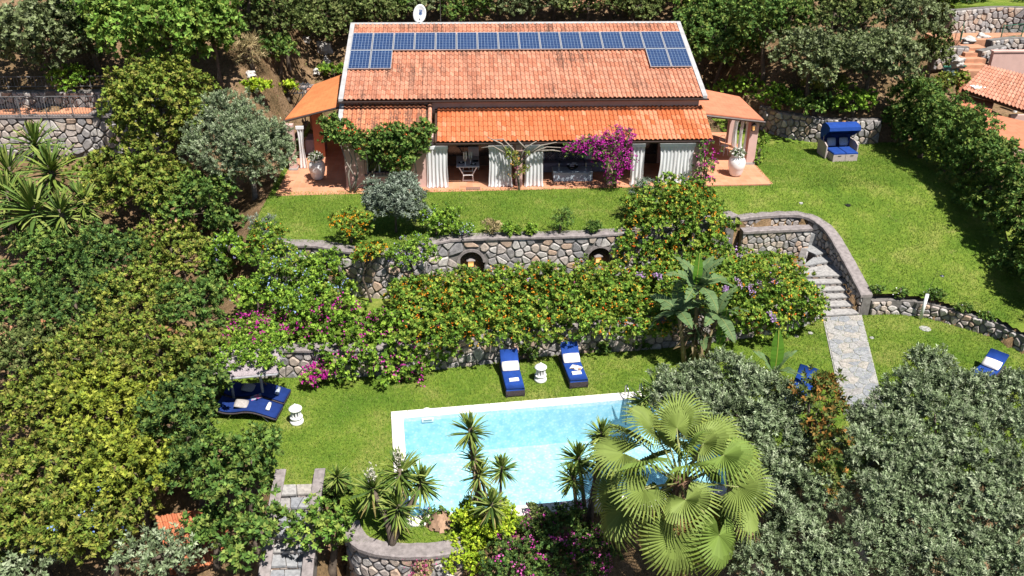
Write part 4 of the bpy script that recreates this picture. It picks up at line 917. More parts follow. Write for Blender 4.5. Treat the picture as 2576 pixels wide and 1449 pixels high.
# ------------------------------------------------------------------ blue sun loungers
def m_fabric(name, c, sc=60):
    m, t, b = _new(name); _set(b, .85, 0, .15); n = noise(t, 5, 3, pos(t)); c = np.array(c); r = ramp(t, n.outputs[0], [(.3, tuple(c * .85)), (.7, tuple(c * 1.15))]); t.links.new(r.outputs[0], b.inputs['Base Color']); bump(t, b, noise(t, sc, 2, pos(t)).outputs[0], .2, .006); return m
M_BLUE = m_fabric('blue_fabric', (.016, .062, .30)); M_NAVY = m_fabric('navy_fabric', (.012, .035, .17)); M_CREAM = m_fabric('cream_fabric', (.80, .76, .74)); M_WICK = mat('brown_wicker', (.065, .05, .06), .7, 0, .35, 25, .6); M_TOWEL = m_fabric('white_towel', (.86, .86, .86), 90)
def slab_path(pts, w, th, m=None):
    """cushion following a side profile pts (y,z), of width w (x) and thickness th"""
    mb = MB(); n = len(pts); P_ = np.array(pts, float); T = np.gradient(P_, axis=0); T /= np.linalg.norm(T, axis=1, keepdims=True); N_ = np.stack([-T[:, 1], T[:, 0]], 1)
    if N_[:, 1].mean() < 0: N_ = -N_
    prof = [(-w / 2, .15), (-w / 2 + .03, .0), (w / 2 - .03, .0), (w / 2, .15), (w / 2, .8), (w / 2 - .035, 1.0), (-w / 2 + .035, 1.0), (-w / 2, .8)]
    for i in range(n):
        for x, h in prof: mb.v.append((x, P_[i, 0] + N_[i, 0] * h * th, P_[i, 1] + N_[i, 1] * h * th))
    k = len(prof)
    for i in range(n - 1):
        for j in range(k): mb.f.append((i * k + j, i * k + (j + 1) % k, (i + 1) * k + (j + 1) % k, (i + 1) * k + j))
    mb.f.append(tuple(range(k))); mb.f.append(tuple((n - 1) * k + j for j in reversed(range(k)))); return mb
def lounger(loc, rz, back, label, w=.66):
    e = empty('sun_lounger', tuple(loc), rz, label, 'sun lounger', 'blue sun loungers'); c, s = cos(back), sin(back); hz = .27      # y=0 foot end, y=1.2 hinge
    fm_ = MB().bbox(-w / 2, w / 2, 0, .05, .05, hz, .01).bbox(-w / 2, -w / 2 + .05, .051, 1.9, .12, hz, .01).bbox(w / 2 - .05, w / 2, .051, 1.9, .12, hz, .01).box(-w / 2 + .051, w / 2 - .051, .06, 1.2, .2, .25)
    fm_.build('frame', M_WICK, e)
    for sx in (-w / 2 + .035, w / 2 - .035):
        for sy in (.03, 1.8): MB().box(sx - .03, sx + .03, sy - .03, sy + .03, 0, .119).build('leg', M_WICK, e)
    MB().add([(-w / 2 + .05, 1.2, .2), (w / 2 - .05, 1.2, .2), (w / 2 - .05, 1.2 + .75 * c, .2 + .75 * s), (-w / 2 + .05, 1.2 + .75 * c, .2 + .75 * s), (-w / 2 + .05, 1.2, .25), (w / 2 - .05, 1.2, .25), (w / 2 - .05, 1.2 + .75 * c, .25 + .75 * s), (-w / 2 + .05, 1.2 + .75 * c, .25 + .75 * s)], [(0, 3, 2, 1), (4, 5, 6, 7), (0, 1, 5, 4), (2, 3, 7, 6), (1, 2, 6, 5), (3, 0, 4, 7)]).build('back_frame', M_WICK, e)
    slab_path([(.0, hz), (.3, hz), (.7, hz), (1.05, hz), (1.15, hz), (1.2, hz + .01)], w - .02, .085).build('seat_cushion', M_BLUE, e, True)
    slab_path([(1.2 - .01, hz + .0), (1.2 + .1 * c, hz + .1 * s), (1.2 + .4 * c, hz + .4 * s), (1.2 + .82 * c, hz + .82 * s)], w - .02, .085).build('back_cushion', M_BLUE, e, True)
    MB().tube([(0, 1.2 + .5 * c, .2 + .5 * s), (0, 1.75, .2)], .015, 6).build('strut', M_WICK, e)
    return e
def on(e, x, y, z):        # local to world
    M = Matrix.Translation(e.location) @ Matrix.Rotation(e.rotation_euler[2], 4, 'Z'); return M @ Vector((x, y, z))
def place(mb, name, m, e, x, y, z, label, cat, rx=0, rz=0, smooth=True, group=None):
    o = mb.build(name, m, None, smooth); o.location = on(e, x, y, z); o.rotation_euler = (rx, 0, e.rotation_euler[2] + rz); return tag(o, label, cat, group)
def m_mag(name, c):
    m, t, b = _new(name); _set(b, .4, 0, .4); v = t.nodes.new('ShaderNodeTexVoronoi'); v.inputs['Scale'].default_value = 7; t.links.new(pos(t, (1, 1.6, 1), True), v.inputs['Vector']); r = ramp(t, v.outputs['Color'], [(.2, c[0]), (.45, c[1]), (.6, c[2]), (.85, c[3])]); t.links.new(r.outputs[0], b.inputs['Base Color']); return m
M_MAG = m_mag('magazine_print', [(.85, .84, .82), (.8, .78, .76), (.5, .3, .2), (.12, .1, .1)]); M_MAG2 = m_mag('magazine_print_pink', [(.55, .1, .3), (.1, .3, .5), (.6, .5, .55), (.2, .05, .1)])
def towel(w_=.34, l_=.15): return MB().bbox(-w_ / 2, w_ / 2, -l_ / 2, l_ / 2, 0, .03, .01).bbox(-w_ / 2 + .004, w_ / 2 - .004, -l_ / 2 + .003, l_ / 2 - .003, .031, .06, .015)
A = P(1296, 999, ZP); B = P(1455, 977, ZP)
l1 = lounger((A[0], A[1] - .05, ZP + .03), radians(5), radians(38), 'blue cushioned sun lounger left of the lantern, with a round pillow behind it')
l2 = lounger((B[0], B[1] - .05, ZP + .03), radians(6), radians(38), 'blue cushioned sun lounger right of the lantern with a magazine on it')
RB = radians(38)
for e, nm in ((l1, 'left of'), (l2, 'right of')):
    place(MB().pillow(0, 0, 0, .62, .40, .15), 'pillow', M_CREAM, e, 0, 1.27, .47, f'cream pillow on the blue lounger {nm} the lantern', 'pillow', rx=RB * .75, group='cream pillows on the pool loungers')
place(towel(), 'towel', M_TOWEL, l1, 0.02, .52, .358, 'folded white towel on the blue lounger left of the lantern', 'towel', rz=.05, smooth=False); place(towel(), 'towel', M_TOWEL, l2, 0.0, .42, .358, 'folded white towel on the blue lounger right of the lantern', 'towel', rz=.05, smooth=False)
mg = MB().add([(-.2, -.14, 0), (0, -.14, .02), (.2, -.14, .0), (-.2, .14, 0), (0, .14, .02), (.2, .14, 0), (-.2, -.14, .012), (0, -.14, .035), (.2, -.14, .012), (-.2, .14, .012), (0, .14, .035), (.2, .14, .012)], [(6, 7, 10, 9), (7, 8, 11, 10), (0, 3, 4, 1), (1, 4, 5, 2), (0, 1, 7, 6), (1, 2, 8, 7), (3, 9, 10, 4), (4, 10, 11, 5), (0, 6, 9, 3), (2, 5, 11, 8)])
place(mg, 'magazine', M_MAG, l2, .06, .76, .357, 'open magazine on the blue lounger right of the lantern', 'magazine', rz=-.6, smooth=False)
hp = P(1301, 900, ZP + .5); tag(MB().lathe([(0, -.05), (.13, -.045), (.16, 0), (.13, .045), (0, .05)], 20).build('round_pillow', mat('peach_fabric', (.75, .5, .42), .9), None, True, loc=(float(on(l1, .24, 1.95, 0)[0]), float(on(l1, .24, 1.95, 0)[1]), ZP + .70), rot=(radians(50), 0, 0)), 'small round peach pillow hung behind the head of the left blue lounger', 'pillow')
Cq = P(2008, 940, ZP + .5); l3 = lounger((Cq[0] - .75, Cq[1] - 1.6, ZP + .03), radians(-35), radians(40), 'blue lounger showing its headrest beside the banana plant')
Dq = P(2487, 905, ZP + .4); l4 = lounger((Dq[0] - 1.15, Dq[1] - 1.25, ZP + .03), radians(-50), radians(30), 'blue lounger with a cream pillow behind the olive tree at the right edge')
place(MB().pillow(0, 0, 0, .62, .42, .15), 'pillow', M_CREAM, l4, 0, 1.3, .48, 'cream pillow on the blue lounger at the right edge', 'pillow', rx=radians(26), group='cream pillows on the pool loungers')
# wavy double loungers under the reed shelter
def wavy(loc, rz, label):
    e = empty('wavy_lounger', tuple(loc), rz, label, 'sun lounger', 'wavy wicker loungers under the reed roof'); N = 22; L = 2.05; pr = []
    for i in range(N + 1):
        t = i / N; z = .30 + .10 * sin(2 * pi * (t * 1.06 - .22)) + .33 * max(0, t - .62) ** 1.3 * 2.2 - .06 * max(0, .12 - t) * 8 * .6; pr.append((t * L, z))
    w = .78; slab_path([(a, z - .075) for a, z in pr], w, .07).build('frame', M_WICK, e, True); slab_path([(a, z) for a, z in pr], w - .03, .06).build('cushion', M_NAVY, e, True)
    for y in (.45, 1.5):
        for sx in (-1, 1): MB().tube([(sx * w * .45, y, .22), (sx * w * .45, y + .18 * (1 if y > 1 else -1), 0)], .016, 6).build('leg', M_STEEL, e)
    return e, pr
q = P(700, 1052, ZP); w1, pr = wavy((q[0] + .05, q[1] + .05, ZP + .03), radians(82), 'navy wavy wicker lounger nearest the lawn under the reed roof'); w2, _ = wavy((q[0] + .15, q[1] + .95, ZP + .03), radians(82), 'navy wavy wicker lounger at the back under the reed roof')
def zpr(y): return float(np.interp(y, [a for a, _ in pr], [b_ for _, b_ in pr])) + .065
M_GREYCUSH = m_pattern('grey_pattern_cushion', (.5, .5, .53), (.26, .27, .31), 30); M_STRIPE = mat('beige_stripe', (.42, .38, .36), .9, 0, .2, 14)
place(MB().pillow(0, 0, 0, .46, .46, .13), 'cushion', M_STRIPE, w1, -.05, 1.22, zpr(1.22) + .06, 'beige striped square cushion on the nearest wavy lounger', 'cushion', rx=radians(10), rz=.15); place(MB().pillow(0, 0, 0, .46, .46, .13), 'cushion', M_GREYCUSH, w2, .0, 1.3, zpr(1.3) + .06, 'grey patterned square cushion on the back wavy lounger', 'cushion', rx=radians(12), rz=.1)
rt = lambda: MB().tube([(-.17, 0, .07), (.17, 0, .07)], .065, 14)
place(rt(), 'towel', M_TOWEL, w1, -.02, .33, zpr(.33) - .01, 'rolled white towel on the nearest wavy lounger', 'towel', rz=.1); place(rt(), 'towel', m_pattern('blue_towel', (.15, .25, .45), (.6, .65, .7), 40), w2, .0, .3, zpr(.3) - .01, 'rolled blue and white towel on the back wavy lounger', 'towel', rz=.1)
place(MB().bbox(-.13, .13, -.18, .18, 0, .02, .004), 'magazine', M_MAG2, w1, .36, .88, zpr(.88) + .0, 'colourful magazine between the two wavy loungers', 'magazine', rx=radians(-8), rz=.5, smooth=False)
# reed shelter
sh_c = [P(532, 953, ZP + 1.75), P(697, 938, ZP + 1.75), P(712, 872, ZP + 2.2), P(560, 880, ZP + 2.2)]
M_REED = mat('reed', (.36, .31, .33), .9, 0, .3, 20); M_GREYWOOD = mat('grey_wood', (.38, .38, .41), .8, 0, .2, 10)
she = empty('reed_shelter', (sh_c[0][0], sh_c[0][1], ZP), 0, 'grey reed roof shelter overgrown with creeper on the left', 'shelter'); reeds = MB(); rng = random.Random(2)
c0, c1, c2, c3 = [np.array(c) for c in sh_c]
for k in range(64):
    t = (k + .5) / 64; a_ = c0 + (c3 - c0) * t; b2 = c1 + (c2 - c1) * t; j = np.array([rng.uniform(-.05, .05), 0, rng.uniform(-.008, .008)]); reeds.tube([a_ + j, (a_ + b2) / 2 + np.array([0, 0, rng.uniform(-.01, .006)]), b2 + j], .017, 5)
ro = wpart(reeds, 'reed_mat', M_REED, she); ro['kind'] = 'stuff'
for a_, b2 in ((c0, c1), (c1, c2), (c3, c2), (c0, c3)): d = np.array([0, 0, -.05]); wpart(MB().tube([a_ + d, b2 + d], .035, 6), 'beam', M_GREYWOOD, she)
for a_ in (c3 + (c2 - c3) * .05, c3 + (c2 - c3) * .55): wpart(MB().tube([(a_[0], a_[1], ZP), (a_[0], a_[1], a_[2] - .05)], .045, 8), 'post', M_GREYWOOD, she)
# canopied beach chair
a_, b2 = P(2092, 407, .03), P(2157, 407, .03); W = (b2[0] - a_[0]); bc = empty('beach_chair', ((a_[0] + b2[0]) / 2, a_[1], .03), radians(4), 'two-seat beach chair with blue canopy on the upper lawn', 'beach chair'); M_PALEW = mat('pale_wicker', (.50, .42, .40), .85, 0, .15, 30, .5); hw = W / 2
for s in (-1, 1): MB().bbox(s * hw / 2 - hw / 2 + .01, s * hw / 2 + hw / 2 - .01, 0, .55, 0, .36, .01).build('footrest', M_PALEW, bc); MB().bbox(s * hw / 2 - hw / 2 + .015, s * hw / 2 + hw / 2 - .015, .0, .95, .361, .45, .03).build('seat_cushion', M_BLUE, bc)
for s in (-1, 1): MB().tube([(s * hw / 2 - .08, -.012, .3), (s * hw / 2 + .08, -.012, .3)], .012, 6).build('handle', M_IRON, bc)
MB().box(-hw - .12, hw + .12, .56, 1.25, .05, .34).build('base', M_PALEW, bc)
for s in (-1, 1): MB().add([(s * (hw + .13), .45, .03), (s * (hw + .13), 1.35, .03), (s * (hw + .13), 1.5, .78), (s * (hw + .13), .75, .78), (s * (hw + .13), .45, .66), (s * (hw + .19), .45, .03), (s * (hw + .19), 1.35, .03), (s * (hw + .19), 1.5, .78), (s * (hw + .19), .75, .78), (s * (hw + .19), .45, .66)], [(0, 1, 2, 3, 4), (9, 8, 7, 6, 5), (0, 5, 6, 1), (1, 6, 7, 2), (2, 7, 8, 3), (3, 8, 9, 4), (4, 9, 5, 0)]).build('side_panel', M_PALEW, bc)
MB().box(-hw - .12, hw + .12, 1.26, 1.32, .1, 1.0).build('backrest', M_NAVY, bc)
hood = MB(); pr_ = [(1.30, .85), (1.40, 1.2), (1.30, 1.52), (1.05, 1.66), (.70, 1.64), (.50, 1.56), (.46, 1.40)]
for y, z in pr_: hood.v += [(-hw - .16, y, z), (hw + .16, y, z)]
hood.f = [(2 * k, 2 * k + 1, 2 * k + 3, 2 * k + 2) for k in range(len(pr_) - 1)]
for s in (0, 1): k0 = len(hood.v); hood.v += [(((-1) ** (s + 1)) * (hw + .16), 1.0, 1.0)]; hood.f += [(2 * k + s, 2 * k + 2 + s, k0) for k in range(len(pr_) - 1)]
hd = hood.build('canopy', M_BLUE, bc); md = hd.modifiers.new('s', 'SOLIDIFY'); md.thickness = .02
for s in (-1, 1): MB().tube([(s * (hw + .15), .95, .75), (s * (hw + .15), 1.0, 1.0), (s * (hw + .15), .5, 1.42)], .014, 6).build('hinge_bar', M_STEEL, bc)
for s in (-1, 1): place(MB().pillow(0, 0, 0, .46, .42, .14), 'cushion', M_PATT2, bc, s * hw * .5, 1.05, .68, 'pale blue patterned cushion on the ' + ('left' if s < 0 else 'right') + ' seat of the canopied beach chair', 'cushion', rx=radians(68), group='pale cushions on the beach chair')
# garden shower
q = P(2314, 803, ZP + .03); t1 = PD(2327, 742, float((q - CAM) @ _fw) * .985); e = empty('garden_shower', tuple(q), 0, 'white garden shower post with curved pipe before the low wall', 'shower')
wpart(MB().tube([q, (q[0] + .05, q[1] + .02, q[2] + 1.12)], .065, 12), 'post', M_WHITE, e, True)
wpart(MB().tube([(q[0] + .05, q[1], q[2] + 1.12), (q[0] + .12, q[1], q[2] + 1.7), (q[0] + .22, q[1], q[2] + 2.15), (q[0] + .4, q[1], q[2] + 2.05)], .011, 6), 'pipe', M_STEEL, e); wpart(MB().lathe([(.02, .04), (.09, 0), (.09, -.01), (0, -.01)], 16, (q[0] + .44, q[1], q[2] + 1.93)).tube([(q[0] + .4, q[1], q[2] + 2.05), (q[0] + .44, q[1], q[2] + 1.95)], .01, 6), 'shower_head', M_STEEL, e)
for (px, py, r, m, lb) in [(2326, 827, .22, M_CONC, 'pale round drain slab in the grass before the garden shower'), (2002, 846, .1, M_FLAG, 'small blue-grey slab in the grass left of the path'), (2038, 838, .1, M_CONC, 'small pale slab in the grass nearest the left edge of the path'), (2014, 511, .09, M_CONC, 'small white lid in the upper lawn'), (2131, 515, .14, M_IRON, 'dark oval cover in the upper lawn'), (2192, 850, .09, M_CONC, 'small pale stone right of the paved path')]:
    q = PG(px, py, .03); tag(MB().lathe([(r * 1.05, -.05), (r, .015), (r * .9, .022), (0, .022)], 14).build('ground_slab', m, None, loc=tuple(q)), lb, 'slab')
# wall lanterns
M_GLOW = None
def m_glow():
    m, t, b = _new('warm_glass'); b.inputs['Base Color'].default_value = (.75, .42, .15, 1); b.inputs['Emission Color'].default_value = (1, .5, .15, 1); b.inputs['Emission Strength'].default_value = .35; _set(b, .3); return m
M_GLOW = m_glow(); M_BRONZE = mat('dark_bronze', (.06, .045, .04), .5, .5, .2)
def wall_lamp(x, y, z, s, label, nx=0, ny=-1):
    e = empty('wall_lantern', (x, y, z), atan2(nx, -ny) * 1.0, label, 'wall lantern', 'dark metal wall lanterns')
    MB().box(-.04 * s, .04 * s, -.04 * s, .0, .05 * s, .3 * s).build('back_plate', M_BRONZE, e)
    MB().lathe([(.09 * s, 0), (.10 * s, .02 * s), (.09 * s, .03 * s)], 8, (0, -.13 * s, 0)).build('base', M_BRONZE, e); MB().lathe([(.055 * s, .03 * s), (.065 * s, .24 * s), (0, .24 * s)], 8, (0, -.13 * s, 0)).build('glass', M_GLOW, e)
    for k in range(4): a_ = pi / 4 + k * pi / 2; MB().tube([(.085 * s * cos(a_), -.13 * s + .085 * s * sin(a_), .02 * s), (.10 * s * cos(a_), -.13 * s + .1 * s * sin(a_), .26 * s)], .008 * s, 5).build('bar', M_BRONZE, e)
    MB().lathe([(.14 * s, .25 * s), (.12 * s, .29 * s), (.04 * s, .36 * s), (.015 * s, .42 * s), (0, .42 * s)], 8, (0, -.13 * s, 0)).build('cap', M_BRONZE, e); MB().tube([(0, 0, .2 * s), (0, -.05 * s, .4 * s), (0, -.13 * s, .42 * s)], .01 * s, 5).build('arm', M_BRONZE, e)
q = PY(1303, 392, -1.62); wall_lamp(q[0], -1.601, q[2] - .25, 1.05, 'dark wall lantern on the centre pillar of the portico'); q = PY(1886, 322, rp[1] - .1); wall_lamp(px_ - .1, rp[1] - .101, q[2] - .1, 1.0, 'dark wall lantern on the pink pillar of the right side porch')
q = P(2107, 362, 0); wall_lamp(q[0], q[1] - .1, 1.05, 1.25, 'dark round-topped lantern on the stone wall behind the beach chair')
for (uc, zb, r, hh), nm in zip(ARCH, ('left', 'middle', 'right')):
    qq, t_ = UPW.at(uc); n_ = np.array([t_[1], -t_[0]]); e = empty('niche_lantern', (qq[0] - n_[0] * .15, qq[1] - n_[1] * .15, zb), atan2(t_[1], t_[0]), f'dark box lantern with warm glass in the {nm} arched niche', 'lantern', 'lanterns in the wall niches')
    MB().box(-.16, .16, -.13, .13, 0, .62).build('plinth', M_STONE, e); MB().box(-.15, .15, -.12, .12, .621, .65).build('base', M_BRONZE, e); MB().box(-.11, .11, -.09, .09, .651, .88).build('glass', M_GLOW, e)
    for sx in (-.13, .13):
        for sy in (-.1, .1): MB().box(sx - .015, sx + .015, sy - .015, sy + .015, .651, .9).build('bar', M_BRONZE, e)
    MB().prism([(-.17, -.14), (.17, -.14), (.17, .14), (-.17, .14)], .901, .925).add([(-.15, -.12, .926), (.15, -.12, .926), (.15, .12, .926), (-.15, .12, .926), (0, 0, 1.02)], [(0, 1, 4), (1, 2, 4), (2, 3, 4), (3, 0, 4)]).build('cap', M_COPE, e)
# side porch furniture
def iron_chair(x, y, rz, label):
    e = empty('garden_chair', (x, y, .055), rz, label, 'chair'); m = MB().lathe([(.19, .45), (.2, .46), (.19, .475), (0, .475)], 18).build('seat', M_WHITE, e)
    for k in range(4): a_ = pi / 4 + k * pi / 2; MB().tube([(.14 * cos(a_), .14 * sin(a_), .45), (.2 * cos(a_), .2 * sin(a_), 0)], .012, 6).build('leg', M_WHITE, e)
    b3 = MB(); b3.tube([(-.18, .16, .46), (-.18, .22, .8), (-.1, .23, .92), (.1, .23, .92), (.18, .22, .8), (.18, .16, .46)], .012, 6); b3.lathe([(.11, -.005), (.11, .005), (0, .006)], 16, (0, .225, .72)).build('backrest', M_WHITE, e); return e
q = P(1825, 396, .06); iron_chair(q[0], q[1] + .4, .4, 'white metal garden chair behind the pot in the right side porch')
q = P(790, 382, .06); tb2 = empty('cloth_table', (q[0] + .12, q[1] + .1, .055), 0, 'table under a long pale cloth in the left side porch', 'table'); M_LILAC = m_fabric('lilac_cloth', (.42, .36, .45))
MB().bbox(-.42, .42, -.5, .5, .70, .76, .02).build('table_top', M_LILAC, tb2); m = MB(); per = []
for k in range(64):
    t = k / 64 * 4; s_ = int(t); f_ = t - s_; c4 = [(-.42, -.5), (.42, -.5), (.42, .5), (-.42, .5)]; a4, b4 = c4[s_], c4[(s_ + 1) % 4]; per.append((a4[0] + (b4[0] - a4[0]) * f_, a4[1] + (b4[1] - a4[1]) * f_))
for z, g in ((.74, 1.0), (.4, 1.04), (.02, 1.08)):
    for k, p in enumerate(per): o = 1 + (.03 * sin(k * 1.9) if z < .7 else 0); m.v.append((p[0] * g * o, p[1] * g * o, z))
for r_ in range(2):
    for k in range(64): m.f.append((r_ * 64 + k, r_ * 64 + (k + 1) % 64, (r_ + 1) * 64 + (k + 1) % 64, (r_ + 1) * 64 + k))
m.build('cloth', M_LILAC, tb2, True)
# ------------------------------------------------------------------ foliage
PAL = {
 'olive':   [(.185, .235, .128), (.14, .185, .095), (.25, .29, .185), (.09, .125, .058)],
 'greyoak': [(.155, .165, .075), (.105, .12, .05), (.20, .205, .115), (.075, .085, .035)],
 'holm':    [(.115, .13, .04), (.08, .10, .03), (.165, .165, .06), (.055, .07, .02)],
 'bright':  [(.115, .185, .03), (.16, .225, .045), (.075, .135, .022), (.21, .235, .05)],
 'mid':     [(.075, .125, .028), (.05, .09, .02), (.115, .165, .035), (.15, .17, .04)],
 'yellow':  [(.165, .18, .028), (.115, .14, .024), (.225, .21, .04), (.08, .105, .02), (.13, .17, .028), (.19, .16, .04)],
 'yellowb': [(.21, .215, .026), (.16, .175, .022), (.26, .245, .04), (.10, .125, .018)],
 'dark':    [(.055, .095, .026), (.035, .065, .018), (.085, .125, .03), (.12, .145, .035)],
 'lime':    [(.30, .345, .025), (.235, .30, .02), (.36, .37, .035), (.17, .235, .018)],
 'lantana': [(.13, .20, .028), (.09, .155, .022), (.185, .235, .035), (.225, .24, .04), (.06, .11, .016)],
 'ivy':     [(.16, .24, .028), (.11, .18, .022), (.22, .28, .04), (.07, .12, .018)],
 'sage':    [(.165, .205, .155), (.12, .155, .11), (.215, .25, .20), (.08, .105, .07)],
 'bronze':  [(.09, .12, .028), (.16, .105, .028), (.22, .11, .028), (.06, .09, .022), (.11, .135, .032), (.07, .10, .024)],
 'dry':     [(.30, .24, .12), (.24, .19, .09), (.36, .29, .16), (.17, .15, .07)],
 'rust':    [(.33, .16, .09), (.27, .12, .06), (.38, .21, .12)],
}
for _k in PAL: PAL[_k] = [tuple(np.clip(np.array(c) * (1.55 * np.array([.90, 1.03, .95]) if _k not in ('dry', 'rust', 'bronze', 'olive', 'sage') else 1.45), 0, .6)) for c in PAL[_k]]
M_BARK = mat('bark', (.13, .10, .075), .95, 0, .35, 9, .8); M_BARKP = mat('pale_bark', (.30, .26, .22), .95, 0, .3, 9, .6)
def subdivide(rng, lobes, n=5, f=.46):
    out = []
    for c, r in lobes:
        out.append((c, np.array(r) * .6)); a0 = rng.uniform(0, 6)
        for i in range(n):
            z = -.25 + 1.2 * (i + .5) / n + rng.uniform(-.12, .12); z = min(.97, z); a = a0 + i * 2.4; q = sqrt(max(0, 1 - z * z)); d = np.array([cos(a) * q, sin(a) * q, z])
            out.append((np.array(c) + d * np.array(r) * .7, np.array(r) * f * rng.uniform(.8, 1.15)))
    return out
def xp(a, b): return np.stack([a[:, 1] * b[:, 2] - a[:, 2] * b[:, 1], a[:, 2] * b[:, 0] - a[:, 0] * b[:, 2], a[:, 0] * b[:, 1] - a[:, 1] * b[:, 0]], 1)
def sprigs(rng, p, ax, k, l, w_, twig, cone=.85):
    """k leaves set round a twig that starts at p and points along ax; all leaves of all sprigs at once"""
    n = len(p); up = np.where(np.abs(ax[:, 2:3]) < .9, np.array([[0, 0, 1.]]), np.array([[1., 0, 0]])); e1 = unit(xp(ax, up)); e2 = xp(ax, e1); ph = rng.uniform(0, 6.28, n)
    j = np.tile(np.arange(k), n); N = n * k; R = lambda v: np.repeat(v, k, 0); ax, e1, e2, p = R(ax), R(e1), R(e2), R(p)
    a = R(ph) + j * 2.4 + rng.normal(0, .25, N); t = (j + .5) / k; pr = e1 * np.cos(a)[:, None] + e2 * np.sin(a)[:, None]; cn = (cone * (1.15 - .5 * t) + rng.normal(0, .13, N))[:, None]
    d = unit(ax * (1.05 - cn * .55) + pr * cn); s = unit(xp(d, ax)); nn = xp(s, d); L = l * rng.uniform(.75, 1.2, (N, 1)); W = w_ * rng.uniform(.8, 1.2, (N, 1)); b = p + ax * (twig * t)[:, None]; m = b + d * L * .5
    return np.stack([b, m + s * W * .5 + nn * W * .12, b + d * L - nn * L * .08, m - s * W * .5 + nn * W * .12], 1)
def unit(v): return v / (np.linalg.norm(v, axis=-1, keepdims=True) + 1e-9)
def foliage(rng, lobes, pal, l, w_, dens, k, up=.45, low=-.35, gf=4.4, gth=.2, twig=.07):
    """sprigs of leaves on the shells of overlapping lobes; each lobe is (centre, (rx,ry,rz))"""
    pal = np.array(pal); g1, g2, g3 = rng.uniform(0, 6, 3); C_ = np.array([c for c, _ in lobes]); R_ = np.array([r for _, r in lobes]); Ps, Ds, Ts = [], [], []
    for i in range(len(lobes)):
        r = R_[i]; n = max(8, int(4 * pi * (np.prod(r) ** (2 / 3)) * dens)); d = unit(rng.normal(size=(int(n * 1.5), 3))); d = d[(d[:, 2] > low) | (rng.random(len(d)) < .25)][:n]; a1, a2, a3 = rng.uniform(0, 6, 3)
        rad = 1 + .13 * np.sin(d[:, 0] * 5 + a1) * np.sin(d[:, 1] * 5 + a2) + .10 * np.sin(d[:, 2] * 7 + a3 + d[:, 0] * 4) + rng.normal(0, .05, len(d)) - .5 * (rng.random(len(d)) < .22) * rng.random(len(d))
        p = C_[i] + d * r * rad[:, None]
        near = [q for q in range(len(lobes)) if q != i and (np.abs(C_[q] - C_[i]) < (R_[q] + r * 1.25)).all()]
        if near: keep = ((((p[:, None] - C_[near]) / R_[near]) ** 2).sum(2) > .55).all(1); p, d = p[keep], d[keep]
        Ps.append(p); Ds.append(d); Ts.append(np.full(len(p), rng.uniform(.86, 1.14)))
    p = np.concatenate(Ps); dd = np.concatenate(Ds); lt = np.concatenate(Ts)
    gap = np.sin(p[:, 0] * gf + g1) * np.sin(p[:, 1] * gf * 1.1 + g2) * np.sin(p[:, 2] * gf * 1.2 + g3) + .5 * np.sin(p[:, 0] * gf * 2.1 - g2) * np.sin(p[:, 2] * gf * 2.3 + g1)
    keep = gap < gth; p, dd, lt = p[keep], dd[keep], lt[keep]; n = len(p); m_ = n * k
    ci = rng.integers(0, len(pal), n); ax = unit(dd * .75 + rng.normal(0, .33, p.shape) + np.array([0, 0, up]))
    base = pal[np.where(rng.random(m_) < .7, np.repeat(ci, k), rng.integers(0, len(pal), m_))]; tipl = np.tile(np.linspace(.9, 1.12, k), n)
    col = base * (np.repeat((.8 + .4 * rng.random(n)) * lt, k) * tipl * rng.uniform(.88, 1.12, m_))[:, None]
    return sprigs(rng, p + rng.normal(0, .04, p.shape), ax, k, l, w_, twig), np.clip(col, 0, .9)
def flower_quads(rng, lobes, n, size, cols, cluster=5, spread=.06, zmin=-.3, where=None, facing=False):
    C_ = np.array([c for c, _ in lobes]); R_ = np.array([r for _, r in lobes]); w_ = np.prod(R_, 1) ** (2 / 3); w_ = w_ / w_.sum(); cols = np.array(cols)
    i = rng.choice(len(lobes), n * 8, p=w_); d = unit(rng.normal(size=(n * 8, 3))); p = C_[i] + d * R_[i] * rng.uniform(1.0, 1.1, (n * 8, 1)); ok = d[:, 2] > zmin
    if facing: ok &= d[:, 1] < .35
    i, d, p = i[ok], d[ok], p[ok]; q = (((p[:, None] - C_) / R_) ** 2).sum(2); q[np.arange(len(p)), i] = 9; ok = (q > .85).all(1); d, p = d[ok][:n], p[ok][:n]; n = len(p)
    pp = np.repeat(p, cluster, 0) + rng.normal(0, spread, (n * cluster, 3)); cc = np.repeat(cols[rng.integers(0, len(cols), n)], cluster, 0) * rng.uniform(.8, 1.15, (n * cluster, 1))
    return leaf_quads(rng, pp, np.repeat(d, cluster, 0), size, size * .9, .6), np.clip(cc, 0, .95)
def lobes_ball(rng, c, r, n, fr=.5, flat=1.0):
    out = [(np.array(c), np.array(r) * .62)]
    for i in range(n):
        a = 2 * pi * (i + rng.uniform(-.3, .3)) / n * 2.4; e = rng.uniform(-.35, .95); d = np.array([cos(a) * cos(e), sin(a) * cos(e), sin(e)])
        out.append((np.array(c) + d * np.array(r) * rng.uniform(.52, .68), np.array(r) * fr * rng.uniform(.72, 1.1) * np.array([1, 1, .9])))
    return out
